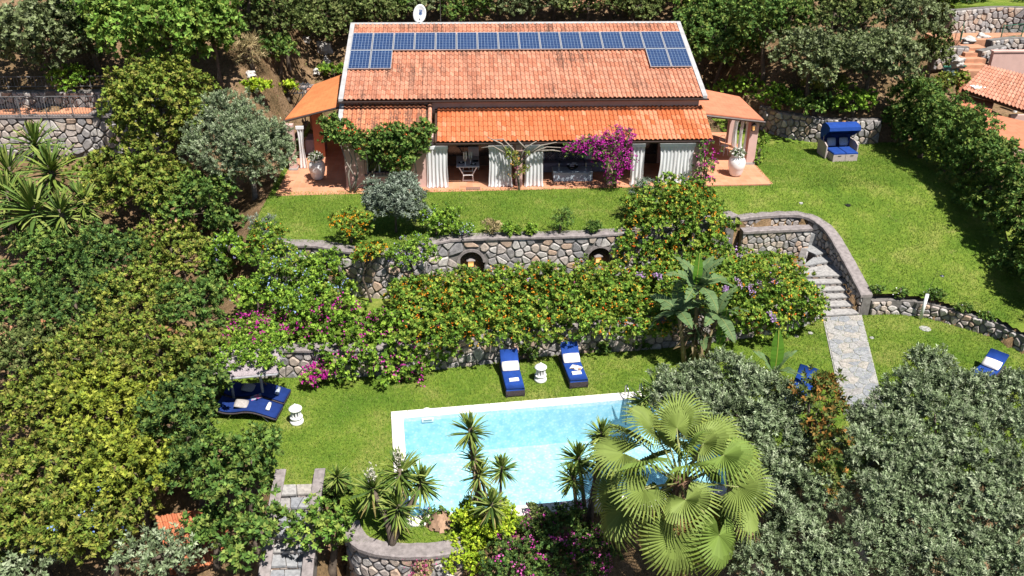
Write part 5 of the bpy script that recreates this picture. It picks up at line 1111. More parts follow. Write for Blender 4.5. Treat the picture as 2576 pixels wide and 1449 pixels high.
def trunk_mesh(rng, base, top, r0, limbs, m=M_BARK):
    mb = MB(); base = np.array(base, float); top = np.array(top, float); mid = (base + top) / 2 + rng.normal(0, .08, 3) * np.array([1, 1, 0]) * np.linalg.norm(top - base)
    mb.tube([base - np.array([0, 0, .15]), base * .75 + mid * .25, mid, top], [r0 * 1.35, r0, r0 * .8, r0 * .5], 8)
    for e in limbs:
        s = mid + (top - mid) * rng.uniform(.1, .9); e = np.array(e); q = s * .5 + e * .5 + np.array([0, 0, -.08]) * np.linalg.norm(e - s); mb.tube([s, q, s * .1 + e * .9], [r0 * .5, r0 * .32, r0 * .12], 6)
    return mb
TREES = []
def tree(name, cat, label, kind, lobes, base, l=.15, w_=.085, dens=16, k=7, r0=.12, group=None, seed=0, extra=None, bark=M_BARK, spread=.12, up=.45, low=-.35, flowers=None, crown='crown', sub_n=4, lk=1.12, dk=1.15, gf=4.4, gth=.2, twig=.07):
    rng = np.random.default_rng(seed + 100); e = empty(name, tuple(base), 0, label, cat, group); inv = Matrix.Translation(-Vector([float(v) for v in base]))
    off = np.array(base, float); lb = [(np.array(c) - off, r) for c, r in lobes]; l *= lk; w_ *= lk; dens *= dk
    if sub_n: lb = subdivide(rng, lb, sub_n)
    Q, C_ = foliage(rng, lb, PAL[kind], l, w_, dens, k, up, low, gf, gth, twig); link(crown, quads_mesh(crown, Q, LEAF, C_), e)
    cc = np.mean([c for c, _ in lb], 0); big = sorted(lb, key=lambda t: -np.prod(t[1]))[:7]
    trunk_mesh(rng, (0, 0, 0), (cc[0], cc[1], max(.15, cc[2])), r0, [c for c, _ in big], bark).build('trunk', bark, e, True)
    if flowers:
        for fl in flowers: Qf, Cf = flower_quads(rng, lb, **fl); tag(link('flowers', quads_mesh('flowers', Qf, PETAL, Cf), e), kind='stuff')
    if extra:
        for kd, n, sz in extra: Qf, Cf = flower_quads(rng, lb, n, sz, PAL[kd], 14, .16); tag(link('dry_leaves', quads_mesh('dry_leaves', Qf, LEAF, Cf), e), kind='stuff')
    TREES.append(e); return e
def px_tree(name, cat, label, kind, cpx, rpx, hc, nl=9, seed=0, squash=1.0, fr=.5, base_h=None, **kw):
    """crown centre at a pixel, hc metres above the ground under it; radii in pixels"""
    c = PG(cpx[0], cpx[1], hc); s = scale_at(c); r = np.array([rpx[0] / s, min(rpx[0], rpx[1] * 1.3) / s, rpx[1] / s * squash]) * 1.1; rng = np.random.default_rng(seed + 7)
    base = (c[0] + .1 * r[0], c[1] + .1 * r[1], float(G(c[0] + .1 * r[0], c[1] + .1 * r[1])))
    return tree(name, cat, label, kind, lobes_ball(rng, c, r, nl, fr), base, seed=seed, **kw)
HILL = 'trees on the slope behind the villa'; LEFT = 'trees and bushes of the left slope'; OL = 'olive trees in the lower right'
# --- hill behind the house
px_tree('holm_oak', 'tree', 'big grey-green oak in the top left corner', 'greyoak', (85, 105), (150, 125), 2.9, 12, 1, group=HILL, l=.17, w_=.1)
px_tree('holm_oak', 'tree', 'dark oak between the corner oak and the bright green tree at the top', 'dark', (215, 60), (70, 85), 2.4, 8, 45, group=HILL)
px_tree('leafy_tree', 'tree', 'large bright green leafy tree in the upper left', 'bright', (395, 110), (165, 140), 3.2, 14, 2, group=HILL, l=.2, w_=.11)
px_tree('leafy_tree', 'tree', 'bright green tree reaching the top edge right of the large one', 'bright', (520, 70), (85, 95), 3.0, 9, 3, group=HILL, l=.19, w_=.1)
px_tree('small_tree', 'tree', 'small lime green sapling above the railing on the left', 'ivy', (170, 205), (58, 42), 1.2, 7, 4, group=HILL, dens=11)
px_tree('holm_oak', 'tree', 'olive-brown oak at the top left of the villa roof', 'holm', (700, 50), (95, 85), 2.4, 10, 5, group=HILL)
px_tree('bush', 'bush', 'dark green bush on the bare slope left of the villa', 'mid', (690, 135), (55, 45), .9, 7, 6, group=HILL)
px_tree('holm_oak', 'tree', 'olive oak just above the left corner of the roof', 'holm', (815, 45), (85, 75), 2.1, 9, 7, group=HILL)
px_tree('holm_oak', 'tree', 'oak left of the satellite dish', 'holm', (935, 35), (80, 60), 2.0, 9, 8, group=HILL)
px_tree('holm_oak', 'tree', 'small oak directly behind the satellite dish', 'greyoak', (1045, 15), (50, 45), 1.8, 7, 9, group=HILL)
px_tree('holm_oak', 'tree', 'green oak right of the antenna mast', 'mid', (1175, 15), (72, 55), 1.8, 8, 10, group=HILL)
px_tree('holm_oak', 'tree', 'greyish oak behind the middle of the roof ridge', 'greyoak', (1320, 12), (75, 55), 1.8, 9, 11, group=HILL)
px_tree('holm_oak', 'tree', 'oak with rusty dead twigs behind the right half of the ridge', 'holm', (1455, 15), (80, 60), 1.9, 9, 12, group=HILL, extra=[('rust', 46, .12)])
px_tree('holm_oak', 'tree', 'brownish oak above the right part of the ridge', 'holm', (1600, 10), (75, 60), 2.0, 9, 13, group=HILL)
px_tree('leafy_tree', 'tree', 'tall yellow-green tree just right of the roof corner', 'mid', (1800, 95), (105, 110), 3.0, 13, 14, group=HILL, l=.17, w_=.1)
px_tree('leafy_tree', 'tree', 'green tree at the top edge right of the roof', 'bright', (1770, 10), (90, 60), 2.5, 9, 15, group=HILL)
px_tree('leafy_tree', 'tree', 'dark green tree behind the right side porch', 'mid', (1930, 75), (95, 100), 3.2, 11, 16, group=HILL)
px_tree('holm_oak', 'tree', 'grey oak above the boulder wall, left of two', 'greyoak', (2040, 150), (100, 85), 2.6, 11, 17, group=HILL)
px_tree('holm_oak', 'tree', 'grey oak above the boulder wall, right of two', 'greyoak', (2185, 150), (115, 90), 2.6, 11, 18, group=HILL, l=.17)
px_tree('holm_oak', 'tree', 'dark oak at the top edge above the two grey oaks', 'holm', (2095, 40), (105, 70), 2.8, 10, 19, group=HILL)
px_tree('holm_oak', 'tree', 'pale oak at the top edge left of the neighbouring terraces', 'greyoak', (2270, 50), (105, 80), 2.8, 10, 20, group=HILL)
px_tree('holm_oak', 'tree', 'small oak beside the stone steps of the neighbours', 'holm', (2345, 140), (55, 60), 1.8, 8, 21, group=HILL)
TE = [(140, 'between the corner oak and the bright green tree'), (300, 'behind the large bright green tree'), (620, 'above the dry grass tuft'), (755, 'above the olive-brown oak'), (885, 'above the left end of the roof ridge'), (1000, 'left of the satellite dish'), (1110, 'behind the antenna mast'), (1250, 'left of the middle of the ridge'), (1385, 'right of the middle of the ridge'), (1530, 'right of the rusty twigs'), (1690, 'above the right corner of the roof'), (1870, 'above the right side porch'), (1990, 'left of the dark top oak'), (2180, 'right of the dark top oak'), (2350, 'left of the small corner lawn')]
for i, (x, nm) in enumerate(TE): px_tree('holm_oak', 'tree', 'oak cut by the top edge ' + nm, ['holm', 'greyoak', 'mid'][i % 3], (x, -22 + 9 * (i % 2)), (78, 55), 1.9, 8, 400 + i, group=HILL)
# low growth on the boulder wall
px_tree('ivy_mound', 'bush', 'ivy mound behind the right side porch roof', 'ivy', (1865, 222), (70, 34), .8, 8, 22, l=.12, w_=.1, group='ivy above the boulder wall')
px_tree('ivy_mound', 'bush', 'bright ivy mound at the left end of the boulder wall', 'ivy', (1955, 250), (62, 36), .7, 8, 23, l=.12, w_=.1, group='ivy above the boulder wall')
px_tree('ivy_mound', 'bush', 'dark ivy mound in the middle of the boulder wall', 'mid', (2045, 268), (62, 38), .7, 8, 24, l=.12, w_=.1, group='ivy above the boulder wall')
px_tree('ivy_mound', 'bush', 'lime ivy mound over the boulder wall above the beach chair', 'ivy', (2145, 262), (60, 42), .6, 8, 25, l=.12, w_=.1, group='ivy above the boulder wall')
px_tree('bush', 'bush', 'spiky yellowish broom bush behind the boulder wall', 'yellow', (2075, 215), (50, 35), .7, 7, 26, l=.22, w_=.03, up=.9)
# bare slope left of the villa
px_tree('dry_grass', 'grass tuft', 'tall dry grass tuft on the bare slope left of the villa', 'dry', (625, 135), (36, 40), .7, 5, 27, l=.3, w_=.03, up=.2, dens=14)
px_tree('bush', 'bush', 'green bush just left of the main roof edge', 'ivy', (835, 180), (32, 24), .5, 6, 28)
px_tree('lime_shrub', 'bush', 'lime shrub on the iron pergola, left of two', 'lime', (640, 220), (45, 16), .5, 6, 29); px_tree('lime_shrub', 'bush', 'lime shrub on the iron pergola, right of two', 'lime', (718, 222), (24, 18), .5, 5, 30)
# --- olive by the terrace and the large yellow-green tree
px_tree('olive_tree', 'tree', 'grey olive tree left of the terrace with the squat white pot', 'olive', (610, 385), (118, 150), 2.3, 16, 31, l=.10, w_=.04, dens=40, k=12, bark=M_BARKP, fr=.46, twig=.2, gf=5.0)
px_tree('leafy_tree', 'tree', 'tall yellow-green tree in the middle of the left side', 'yellow', (410, 330), (130, 195), 3.2, 18, 32, group=LEFT, l=.15, w_=.09, dens=18)
px_tree('leafy_tree', 'tree', 'broad yellowish tree below the tall one on the left side', 'yellow', (345, 480), (125, 105), 2.6, 13, 33, group=LEFT, dens=18)
px_tree('leafy_tree', 'tree', 'green tree between the olive tree and the broad yellowish tree', 'mid', (490, 520), (90, 95), 2.2, 11, 34, group=LEFT)
LB = [((150, 640), (125, 75), 'mid', 1.9, 'green bush below the yucca grove on the left edge'), ((30, 760), (100, 95), 'mid', 1.8, 'bush on the left edge halfway up'), ((280, 660), (105, 75), 'dark', 2.0, 'dark green bush below the broad yellowish tree'), ((430, 640), (100, 70), 'yellow', 1.9, 'yellowish bush with a rusty streak left of the garden wall'),
      ((190, 780), (115, 80), 'dark', 1.9, 'dark bush in the middle of the left thicket'), ((350, 770), (110, 80), 'yellow', 2.0, 'pale yellow-green bush in the middle of the left thicket'), ((490, 780), (85, 80), 'mid', 1.8, 'green bush next to the shaded gap left of the wall'), ((60, 880), (110, 75), 'holm', 1.8, 'brownish bush on the left edge below the middle'),
      ((230, 900), (120, 85), 'yellow', 2.0, 'yellow-green bush left of the reed roof, farther one'), ((400, 910), (110, 85), 'yellow', 2.0, 'yellow-green bush with rusty leaves left of the reed roof, nearer one'), ((520, 900), (70, 70), 'yellow', 1.7, 'golden bush touching the reed roof'), ((90, 1020), (120, 90), 'yellow', 2.0, 'yellow bush on the left edge level with the wavy loungers'),
      ((280, 1040), (125, 100), 'yellowb', 2.2, 'bright yellow-green tree left of the wavy loungers'), ((440, 1050), (85, 85), 'dark', 1.8, 'dark bush just left of the wavy loungers'), ((130, 1170), (130, 100), 'yellow', 2.2, 'yellow-green tree at the left edge in the lower quarter'), ((320, 1190), (125, 110), 'yellowb', 2.4, 'bright yellow-green laurel in the lower left'),
      ((60, 1320), (120, 100), 'yellow', 2.2, 'yellow-green bush in the bottom left corner area'), ((230, 1330), (125, 105), 'yellow', 2.3, 'yellow-green bush with blue flowers at the bottom left'), ((480, 1180), (65, 90), 'dark', 1.9, 'shaded dark tree between the laurel and the front stair tree'), ((60, 1430), (110, 70), 'olive', 1.8, 'grey-green bush in the very bottom left corner')]
for i, (c, r, kd, hc, lb) in enumerate(LB):
    ex = [('rust', 9, .12)] if i in (3, 9, 7) else None; fl = [dict(n=10, size=.08, cols=[(.25, .4, .8)], cluster=7)] if i == 17 else None
    px_tree('leafy_bush', 'bush', lb, kd, c, r, hc, 11, 50 + i, group=LEFT, extra=ex, flowers=fl, l=.125, w_=.062, dens=24 if c[1] > 900 else 19, k=8, fr=.52)
px_tree('leafy_bush', 'bush', 'green bush with lilac flowers at the shaded left end of the house lawn', 'ivy', (575, 640), (62, 62), 1.2, 9, 95, flowers=[dict(n=30, size=.06, cols=[(.33, .32, .6)], cluster=6)])
px_tree('leafy_bush', 'bush', 'dark bush in the shade below the olive tree', 'dark', (560, 560), (48, 40), .8, 7, 96); px_tree('leafy_bush', 'bush', 'low bush beside the stone gap left of the upper wall', 'mid', (545, 690), (45, 48), 1.0, 7, 97)
px_tree('leafy_bush', 'bush', 'yellowish bush right of the yucca grove below the stone wall', 'yellow', (235, 430), (60, 58), 1.2, 8, 98, group=LEFT); px_tree('leafy_bush', 'bush', 'low green bush among the yuccas on the left edge', 'mid', (60, 570), (110, 45), 1.0, 8, 99, group=LEFT)
px_tree('leafy_tree', 'tree', 'blue-green leafy tree left of the narrow front stairs', 'mid', (598, 1195), (104, 118), 2.2, 13, 80, l=.13, w_=.075, dens=22)
px_tree('leafy_tree', 'tree', 'lower green tree beside the small tiled roof at the bottom', 'mid', (632, 1350), (84, 90), 1.7, 10, 81, l=.13, w_=.075, dens=22)
px_tree('leafy_bush', 'bush', 'leafy bush overhanging the right side of the front stairs', 'bright', (812, 1345), (70, 88), 1.4, 9, 82, l=.12, w_=.07, dens=22)
px_tree('leafy_bush', 'bush', 'narrow bush above the front stairs topped by spiky leaves', 'mid', (848, 1240), (38, 52), .8, 7, 83, l=.12, w_=.07, dens=22)
px_tree('olive_bush', 'bush', 'grey-green bush at the bottom over the small tiled roof', 'olive', (400, 1400), (105, 60), 1.9, 9, 84, l=.12, w_=.05, dens=24)
# --- right hedge
HED = [(2245, 300, 'seedling'), (2300, 330, ''), (2360, 365, ''), (2420, 420, ''), (2475, 480, ''), (2530, 560, ''), (2580, 650, ''), (2620, 760, '')]
hp_ = [(19.7, 3.6), (19.8, 1.6), (19.9, -.4), (19.95, -2.4), (20.0, -4.4), (20.1, -6.4), (20.2, -8.4), (20.3, -10.6), (20.4, -12.8)]
pos_w = ['farthest', 'second farthest', 'third farthest', 'fourth farthest', 'middle', 'fourth nearest', 'third nearest', 'second nearest', 'nearest']
for i, (x, y) in enumerate(hp_):
    rng = np.random.default_rng(i + 5); zb = float(G(x, y)); lb = []; n = 24
    for q_ in range(n): z_ = zb + .5 + 2.9 * rng.random(); t_ = (z_ - zb) / 3.4; rr_ = .8 * (1.05 - .5 * t_); lb.append((np.array([x + rng.uniform(-.75, .75) * (1.1 - .5 * t_), y + rng.uniform(-.95, .95), z_]), np.array([rr_, rr_, rr_ * 1.15])))
    tree('hedge_tree', 'hedge', f'{pos_w[i]} tree of the tall dark hedge along the right lawn', 'mid', lb, (x, y, zb), seed=120 + i, group='hedge trees along the right lawn', l=.13, w_=.062, dens=22, k=7, up=.6, sub_n=3, gth=.36)
# --- garden shrubs
LOR = [(.9, .28, .02), (.9, .46, .03), (.8, .16, .02), (.9, .55, .05)]
def multi(name, cat, label, kind, specs, base, seed, **kw):
    """lobes given one by one: (px, py, rpx, plane) with plane = ('Y', y) or ('Z', z) or ('D', depth)"""
    lb = []
    for (x, y, r, (ax, v)) in specs:
        c = PY(x, y, v) if ax == 'Y' else P(x, y, v) if ax == 'Z' else PD(x, y, v); s = scale_at(c); rr_ = np.array(r if not np.isscalar(r) else (r, r, r), float) / s; lb.append((c, rr_))
    return tree(name, cat, label, kind, lb, base, seed=seed, **kw)
b = P(1690, 690, ZM); sp = []
for (x, y, r, Y) in [(1690, 560, 95, -6.3), (1620, 580, 65, -6.6), (1760, 570, 70, -6.0), (1690, 500, 60, -5.8), (1610, 520, 45, -6.0), (1750, 510, 55, -5.6), (1640, 640, 70, -7.2), (1740, 640, 75, -7.0), (1700, 690, 75, -7.8), (1800, 560, 40, -5.6), (1590, 640, 45, -7.4), (1795, 620, 45, -6.3)]: sp.append((x, y, r, ('Y', Y)))
multi('lantana_bush', 'bush', 'big lantana bush with orange flowers rising in front of the villa', 'lantana', sp, (b[0], b[1], ZM), 200, l=.11, w_=.07, dens=30, k=7, spread=.09, flowers=[dict(n=520, size=.06, cols=LOR, cluster=4, spread=.03)])
sp = []; 
for i in range(17):
    t = i / 16; x = 1050 + 640 * t; rng = np.random.default_rng(i); y = 762 - 30 * t + rng.uniform(-8, 8); sp.append((x, y - 18 * sin(pi * t), 62, ('Y', -10.2 + 1.2 * t))); sp.append((x + 20, y + 50 - 8 * t, 56, ('Y', -11.3 + 1.3 * t))); sp.append((x, y + 84 - 12 * t + rng.uniform(-6, 10), 46, ('Y', -12.35 + 1.25 * t))); 
    if i % 2 == 0: sp.append((x + 10, y - 36 + 8 * rng.random(), 42, ('Y', -9.2 + 1.1 * t)))
b = P(1350, 830, ZM); multi('lantana_hedge', 'hedge', 'long lantana hedge with orange flowers on the terrace above the loungers', 'lantana', sp, (b[0], b[1], ZM), 201, l=.11, w_=.07, dens=30, k=7, spread=.09, low=-.6, flowers=[dict(n=900, size=.06, cols=LOR, cluster=4, spread=.03), dict(n=16, size=.07, cols=[(.6, .12, .3), (.55, .4, .65)], cluster=6)])
sp = [(1075, 750, 62, ('Y', -9.9)), (1030, 790, 55, ('Y', -10.6)), (1110, 800, 60, ('Y', -10.8)), (1060, 850, 60, ('Y', -11.4)), (1140, 740, 50, ('Y', -9.4)), (1010, 745, 38, ('Y', -9.9)), (1130, 860, 50, ('Y', -11.4))]
b = P(1070, 800, ZM); multi('orange_shrub', 'bush', 'yellow-flowered shrub at the left end of the lantana hedge', 'lantana', sp, (b[0], b[1], ZM), 202, l=.10, w_=.06, dens=30, k=7, spread=.09, flowers=[dict(n=300, size=.055, cols=[(.9, .4, .02), (.9, .5, .04)], cluster=4, spread=.03)])
sp = [(x, y, r, ('Z', z)) for x, y, r, z in [(1880, 690, 55, -.9), (1940, 680, 48, -.95), (1860, 740, 60, -1.2), (1930, 740, 65, -1.2), (1990, 740, 55, -1.4), (2030, 765, 42, -1.6), (1960, 785, 55, -1.7), (1890, 795, 55, -1.7), (2040, 745, 32, -1.6), (1830, 670, 45, -.8), (1985, 670, 28, -1.2), (1900, 815, 45, -2.2), (1960, 812, 45, -2.2), (2025, 795, 40, -2.15), (2058, 778, 28, -2.1), (1840, 800, 50, -2.0), (1780, 790, 45, -1.9), (1800, 730, 50, -1.3), (1990, 700, 40, -1.25), (1730, 760, 45, -1.5)]]
b = P(1940, 815, ZP); b[1] += .8; multi('lantana_bush', 'bush', 'lantana bush with lilac flower spikes left of the garden stairs', 'lantana', sp, (b[0], b[1], ZM), 203, l=.11, w_=.07, dens=30, k=7, spread=.09, low=-.7, flowers=[dict(n=360, size=.06, cols=LOR, cluster=4, spread=.03)])
# lilac spikes standing out of that bush
M_LIL = PETAL; rng = np.random.default_rng(77); Q = []; Cc = []
for (x0, y0, x1, y1, Y) in [(1818, 592, 1862, 640, -7.2), (1858, 630, 1862, 650, -7.2), (1925, 662, 1962, 668, -7.6), (1900, 692, 1915, 722, -8.2), (1885, 715, 1895, 742, -8.4), (1850, 700, 1862, 722, -8.2), (1932, 695, 1955, 712, -8.0), (1958, 700, 1965, 715, -7.9), (1935, 785, 1948, 805, -9.0), (1822, 722, 1828, 730, -8.4), (1600, 690, 1622, 696, -9.6), (1640, 690, 1665, 698, -9.4)]:
    a_, b2 = [(lambda c: CAM + (c - CAM) * (1 - 1.05 / np.linalg.norm(c - CAM)))(P(xx, yy, -1.1)) for xx, yy in ((x0, y0), (x1, y1))]; n = 60; p = a_ + (b2 - a_) * rng.random((n, 1)) + rng.normal(0, .05, (n, 3)); d = unit(rng.normal(size=(n, 3))); Q.append(leaf_quads(rng, p, d, .075, .06, .3)); Cc.append(np.array([(.52, .33, .62)]) * rng.uniform(.75, 1.25, (n, 1)))
e_l = [t for t in TREES if t['label'].startswith('lantana bush with lilac')][0]
tag(link('flower_spikes', quads_mesh('flower_spikes', np.concatenate(Q) - np.array(e_l.location), M_LIL, np.concatenate(Cc)), e_l), kind='stuff')
def zshrub(name, label, kind, c, r, Y, zbase, seed, nl=8, **kw):
    cc = PY(c[0], c[1], Y); s = scale_at(cc); R3 = np.array([r[0], r[0], r[1]]) / s; rng = np.random.default_rng(seed); return tree(name, 'bush', label, kind, lobes_ball(rng, cc, R3, nl), (cc[0], cc[1], zbase), seed=seed, r0=.05, **kw)
zshrub('sage_shrub', 'round blue-grey sage shrub in front of the villa', 'sage', (992, 515), (74, 70), -6.6, 0, 210, 12, gth=.6, l=.13, w_=.04, dens=60, spread=.07, up=.8, k=8)
zshrub('sage_shrub', 'small grey-green shrub on top of the big lantana bush', 'sage', (1622, 492), (42, 38), -5.4, -.1, 211, 8, l=.13, w_=.035, dens=40, spread=.07, up=.8)
zshrub('green_shrub', 'bright green trailing shrub right of the sage shrub', 'ivy', (1095, 560), (58, 52), -7.0, -.2, 212, 10, l=.12, w_=.055, dens=30, flowers=[dict(n=30, size=.05, cols=[(.4, .45, .8), (.7, .72, .85)], cluster=4)])
zshrub('trailing_shrub', 'shrub with lilac flowers hanging over the wall below the sage shrub', 'ivy', (1030, 640), (62, 48), -8.5, ZM, 213, 10, l=.11, w_=.05, dens=30, flowers=[dict(n=70, size=.05, cols=[(.33, .3, .6)], cluster=5)])
zshrub('orange_shrub', 'small shrub with orange flowers at the top of the left arch', 'lantana', (878, 575), (52, 45), -7.6, -.1, 214, 8, l=.11, w_=.06, dens=30, flowers=[dict(n=120, size=.06, cols=[(.9, .33, .01), (.9, .42, .02)], cluster=4, spread=.04)])
zshrub('orange_shrub', 'orange-flowered shrub trailing over the wall right of the left arch', 'lantana', (925, 635), (45, 36), -8.9, ZM, 215, 8, l=.11, w_=.06, dens=30, flowers=[dict(n=90, size=.06, cols=[(.9, .33, .01), (.9, .42, .02)], cluster=4, spread=.04)])
zshrub('green_shrub', 'yellow-green shrub at the left end of the upper wall', 'lantana', (665, 605), (50, 48), -8.0, -.3, 216, 8, l=.11, w_=.06, dens=30, flowers=[dict(n=40, size=.05, cols=LOR, cluster=4)])
zshrub('grey_shrub', 'small grey-green shrub on the lawn edge by the olive shade', 'sage', (655, 572), (38, 32), -6.2, 0, 217, 6, l=.12, w_=.03, dens=34)
zshrub('wispy_shrub', 'dark wispy shrub on the wall top in front of the portico', 'mid', (1408, 555), (30, 38), -6.9, 0, 218, 7, l=.12, w_=.03, dens=26, extra=None)
zshrub('dry_shrub', 'dry reddish shrub on the wall top left of the wispy one', 'dry', (1238, 572), (22, 22), -7.0, 0, 219, 5, l=.10, w_=.03, dens=30); zshrub('green_shrub', 'little green shrub spilling over the wall top in the middle', 'ivy', (1287, 583), (20, 20), -7.1, 0, 220, 5, l=.10, w_=.05, dens=30); zshrub('green_shrub', 'little yellow-green plant on the wall top', 'ivy', (1335, 580), (14, 14), -7.0, 0, 221, 4, l=.10, w_=.05, dens=26); zshrub('green_shrub', 'tiny dark plant on the wall top beside the big lantana', 'mid', (1490, 572), (18, 14), -6.9, 0, 222, 4, l=.10, w_=.05, dens=26)
zshrub('plumbago_shrub', 'light green shrub with pale blue flowers right of the trailing shrub', 'ivy', (1165, 580), (28, 24), -7.1, 0, 223, 6, l=.09, w_=.045, dens=30, flowers=[dict(n=50, size=.05, cols=[(.6, .66, .85)], cluster=4)])
PB = [((700, 670), (75, 55), -9.6, 'lantana'), ((800, 690), (80, 55), -9.6, 'ivy'), ((640, 740), (65, 55), -10.4, 'ivy'), ((750, 750), (85, 55), -10.6, 'ivy'), ((850, 740), (50, 45), -10.2, 'lantana')]
pbl = ['plumbago bush with pale blue flowers under the left arch', 'plumbago bush right of the left arch, below the orange flowers', 'plumbago bush at the left end of the flower terrace', 'bright green plumbago bush in the middle of the left beds', 'plumbago bush next to the projecting stone wall']
for i, (c, r, Y, kd) in enumerate(PB): zshrub('plumbago_bush', pbl[i], kd, c, r, Y, ZM, 230 + i, 10, l=.11, w_=.06, dens=28, flowers=[dict(n=26, size=.06, cols=[(.38, .5, .85)], cluster=5)])
MAG = [(.55, .03, .33), (.62, .06, .40), (.45, .02, .28)]
zshrub('bougainvillea', 'pink bougainvillea creeper above the reed roof', 'ivy', (660, 830), (90, 45), -11.6, ZM, 240, 10, l=.11, w_=.065, dens=28, flowers=[dict(n=150, size=.08, cols=MAG, cluster=8, spread=.06)])
cr = [(P(x, y, ZP + z), np.array([.5, .42, .2])) for x, y, z in [(600, 900, 2.1), (640, 905, 2.05), (680, 890, 2.1), (690, 875, 2.2), (650, 880, 2.2), (610, 880, 2.25), (575, 892, 2.2), (665, 915, 1.98), (630, 862, 2.35), (690, 855, 2.35), (565, 915, 2.1)]]
tree('creeper', 'climber', 'green creeper lying on the reed roof', 'ivy', cr, (cr[4][0][0], cr[4][0][1] + .9, ZP), seed=241, l=.09, w_=.055, dens=44, r0=.03, gth=.6)
px_tree('leafy_bush', 'bush', 'dark bush overhanging the left end of the wavy loungers', 'dark', (508, 985), (58, 72), 1.6, 9, 94, group=LEFT)
sp = [(780, 820, 60, ('Y', -11.6)), (850, 810, 62, ('Y', -11.5)), (920, 830, 62, ('Y', -11.7)), (820, 870, 60, ('Y', -12.2)), (900, 880, 65, ('Y', -12.3)), (970, 870, 60, ('Y', -12.1)), (860, 920, 50, ('Y', -12.7)), (950, 920, 52, ('Y', -12.6)), (1030, 900, 55, ('Y', -12.3)), (1090, 890, 50, ('Y', -12.1)), (990, 825, 50, ('Y', -11.5)), (1030, 935, 40, ('Y', -12.7))]
b = P(900, 960, ZP); multi('bougainvillea_hedge', 'hedge', 'dense green hedge with magenta bougainvillea sprays behind the pool lawn', 'ivy', sp, (b[0], b[1] + .4, ZM), 242, l=.11, w_=.075, dens=30, k=7, spread=.09, low=-.8, flowers=[dict(n=95, size=.075, cols=MAG, cluster=9, spread=.08)])
zshrub('bougainvillea', 'small magenta bougainvillea at the foot of the hedge by the reed shelter', 'ivy', (795, 945), (40, 26), -13.0, ZP, 243, 6, l=.09, w_=.05, dens=20, flowers=[dict(n=110, size=.08, cols=MAG, cluster=8, spread=.05)])
for (x, y, rx, ry, Y, lb) in [(1330, 885, 22, 22, -11.7, 'small weedy shrub against the shaded wall between the loungers'), (1510, 880, 22, 26, -11.2, 'weedy shrub against the shaded wall right of the loungers'), (1600, 870, 35, 30, -10.9, 'dark shrub at the foot of the shaded wall near the banana plants')]: zshrub('wall_shrub', lb, 'mid', (x, y), (rx, ry), Y, ZP, int(x), 5, l=.10, w_=.05, dens=26)
for i, (x, y, r, lb) in enumerate([(2205, 728, 16, 'leafy plant at the top of the stair wall end'), (2260, 738, 18, 'low white-flowered plant on the low wall nearest the stairs'), (2350, 745, 20, 'low white-flowered plant on the low wall right of the shower'), (2420, 775, 18, 'low plant with pale flowers further along the low wall'), (2480, 800, 18, 'low plant at the far right of the low wall')]):
    c = PG(x, y, .12); zshrub('low_plant', lb, 'mid', (x, y), (r, r * .7), c[1], float(G(c[0], c[1])), 300 + i, 5, l=.09, w_=.04, dens=28, flowers=[dict(n=14, size=.05, cols=[(.8, .8, .8)], cluster=3)])
# --- climbers on the villa
def climber(name, label, kind, specs, base, seed, stems, fl=None, barkm=M_BARK, **kw):
    e = multi(name, 'climber', label, kind, specs, base, seed, flowers=fl, r0=.04, **kw)
    rng = np.random.default_rng(seed); mb = MB()
    for st in stems:
        pts = [PY(x, y, Y) - np.array(base) for x, y, Y in st]; mb.tube(pts, [.05 - .035 * i / max(1, len(pts) - 1) for i in range(len(pts))], 6)
    mb.build('stems', barkm, e, True); return e
YV = -2.15
sp = [(x, y, r, ('Y', YV + o)) for x, y, r, o in [(850, 335, 32, .1), (830, 315, 26, .3), (880, 350, 32, 0), (830, 350, 22, .1), (915, 375, 28, 0), (950, 360, 34, 0), (985, 340, 34, 0), (1010, 370, 36, -.1), (1040, 345, 32, 0), (1020, 400, 34, -.1), (1000, 425, 26, -.1), (1065, 325, 22, .1), (1060, 375, 26, 0), (960, 395, 26, 0), (1085, 330, 14, .2)]]
b = P(885, 486, .03); climber('trumpet_vine', 'trumpet vine with orange flowers over the left end of the portico', 'mid', sp, (b[0], b[1] - .0, .03), 250, [[(882, 486, -2.2), (876, 440, -2.1), (885, 400, -2.1), (870, 360, -2.0)], [(892, 484, -2.2), (900, 430, -2.1), (890, 380, -2.1), (930, 360, -2.1)], [(878, 486, -2.15), (896, 450, -2.15), (872, 410, -2.1), (850, 345, -2.0)], [(1050, 470, -2.1), (1046, 430, -2.05), (1040, 390, -2.05)]], [dict(n=46, size=.075, cols=[(.85, .12, .03), (.85, .2, .05)], cluster=5, spread=.05, facing=True)], M_BARKP, l=.11, w_=.07, dens=46, k=6, spread=.08, gth=.5)
sp = [(x, y, r, ('Y', YV + o)) for x, y, r, o in [(1500, 375, 34, 0), (1455, 375, 26, 0), (1430, 378, 14, 0), (1540, 360, 34, 0), (1570, 350, 24, 0), (1560, 390, 34, -.15), (1530, 405, 32, -.15), (1575, 415, 26, -.2), (1545, 430, 26, -.2), (1560, 340, 18, .1), (1540, 455, 18, -.1), (1480, 360, 20, 0)]]
b = P(1545, 470, .03); climber('bougainvillea', 'vivid magenta bougainvillea climbing the portico pillar', 'mid', sp, (b[0], b[1], .03), 251, [[(1545, 470, -2.15), (1543, 430, -2.1), (1530, 380, -2.05), (1480, 362, -2.05)], [(1548, 470, -2.15), (1552, 420, -2.1), (1560, 350, -2.0)]], [dict(n=520, size=.075, cols=[(.50, .02, .34), (.58, .045, .42), (.40, .015, .27)], cluster=5, spread=.05, facing=True)], l=.09, w_=.05, dens=20, k=5, spread=.08)
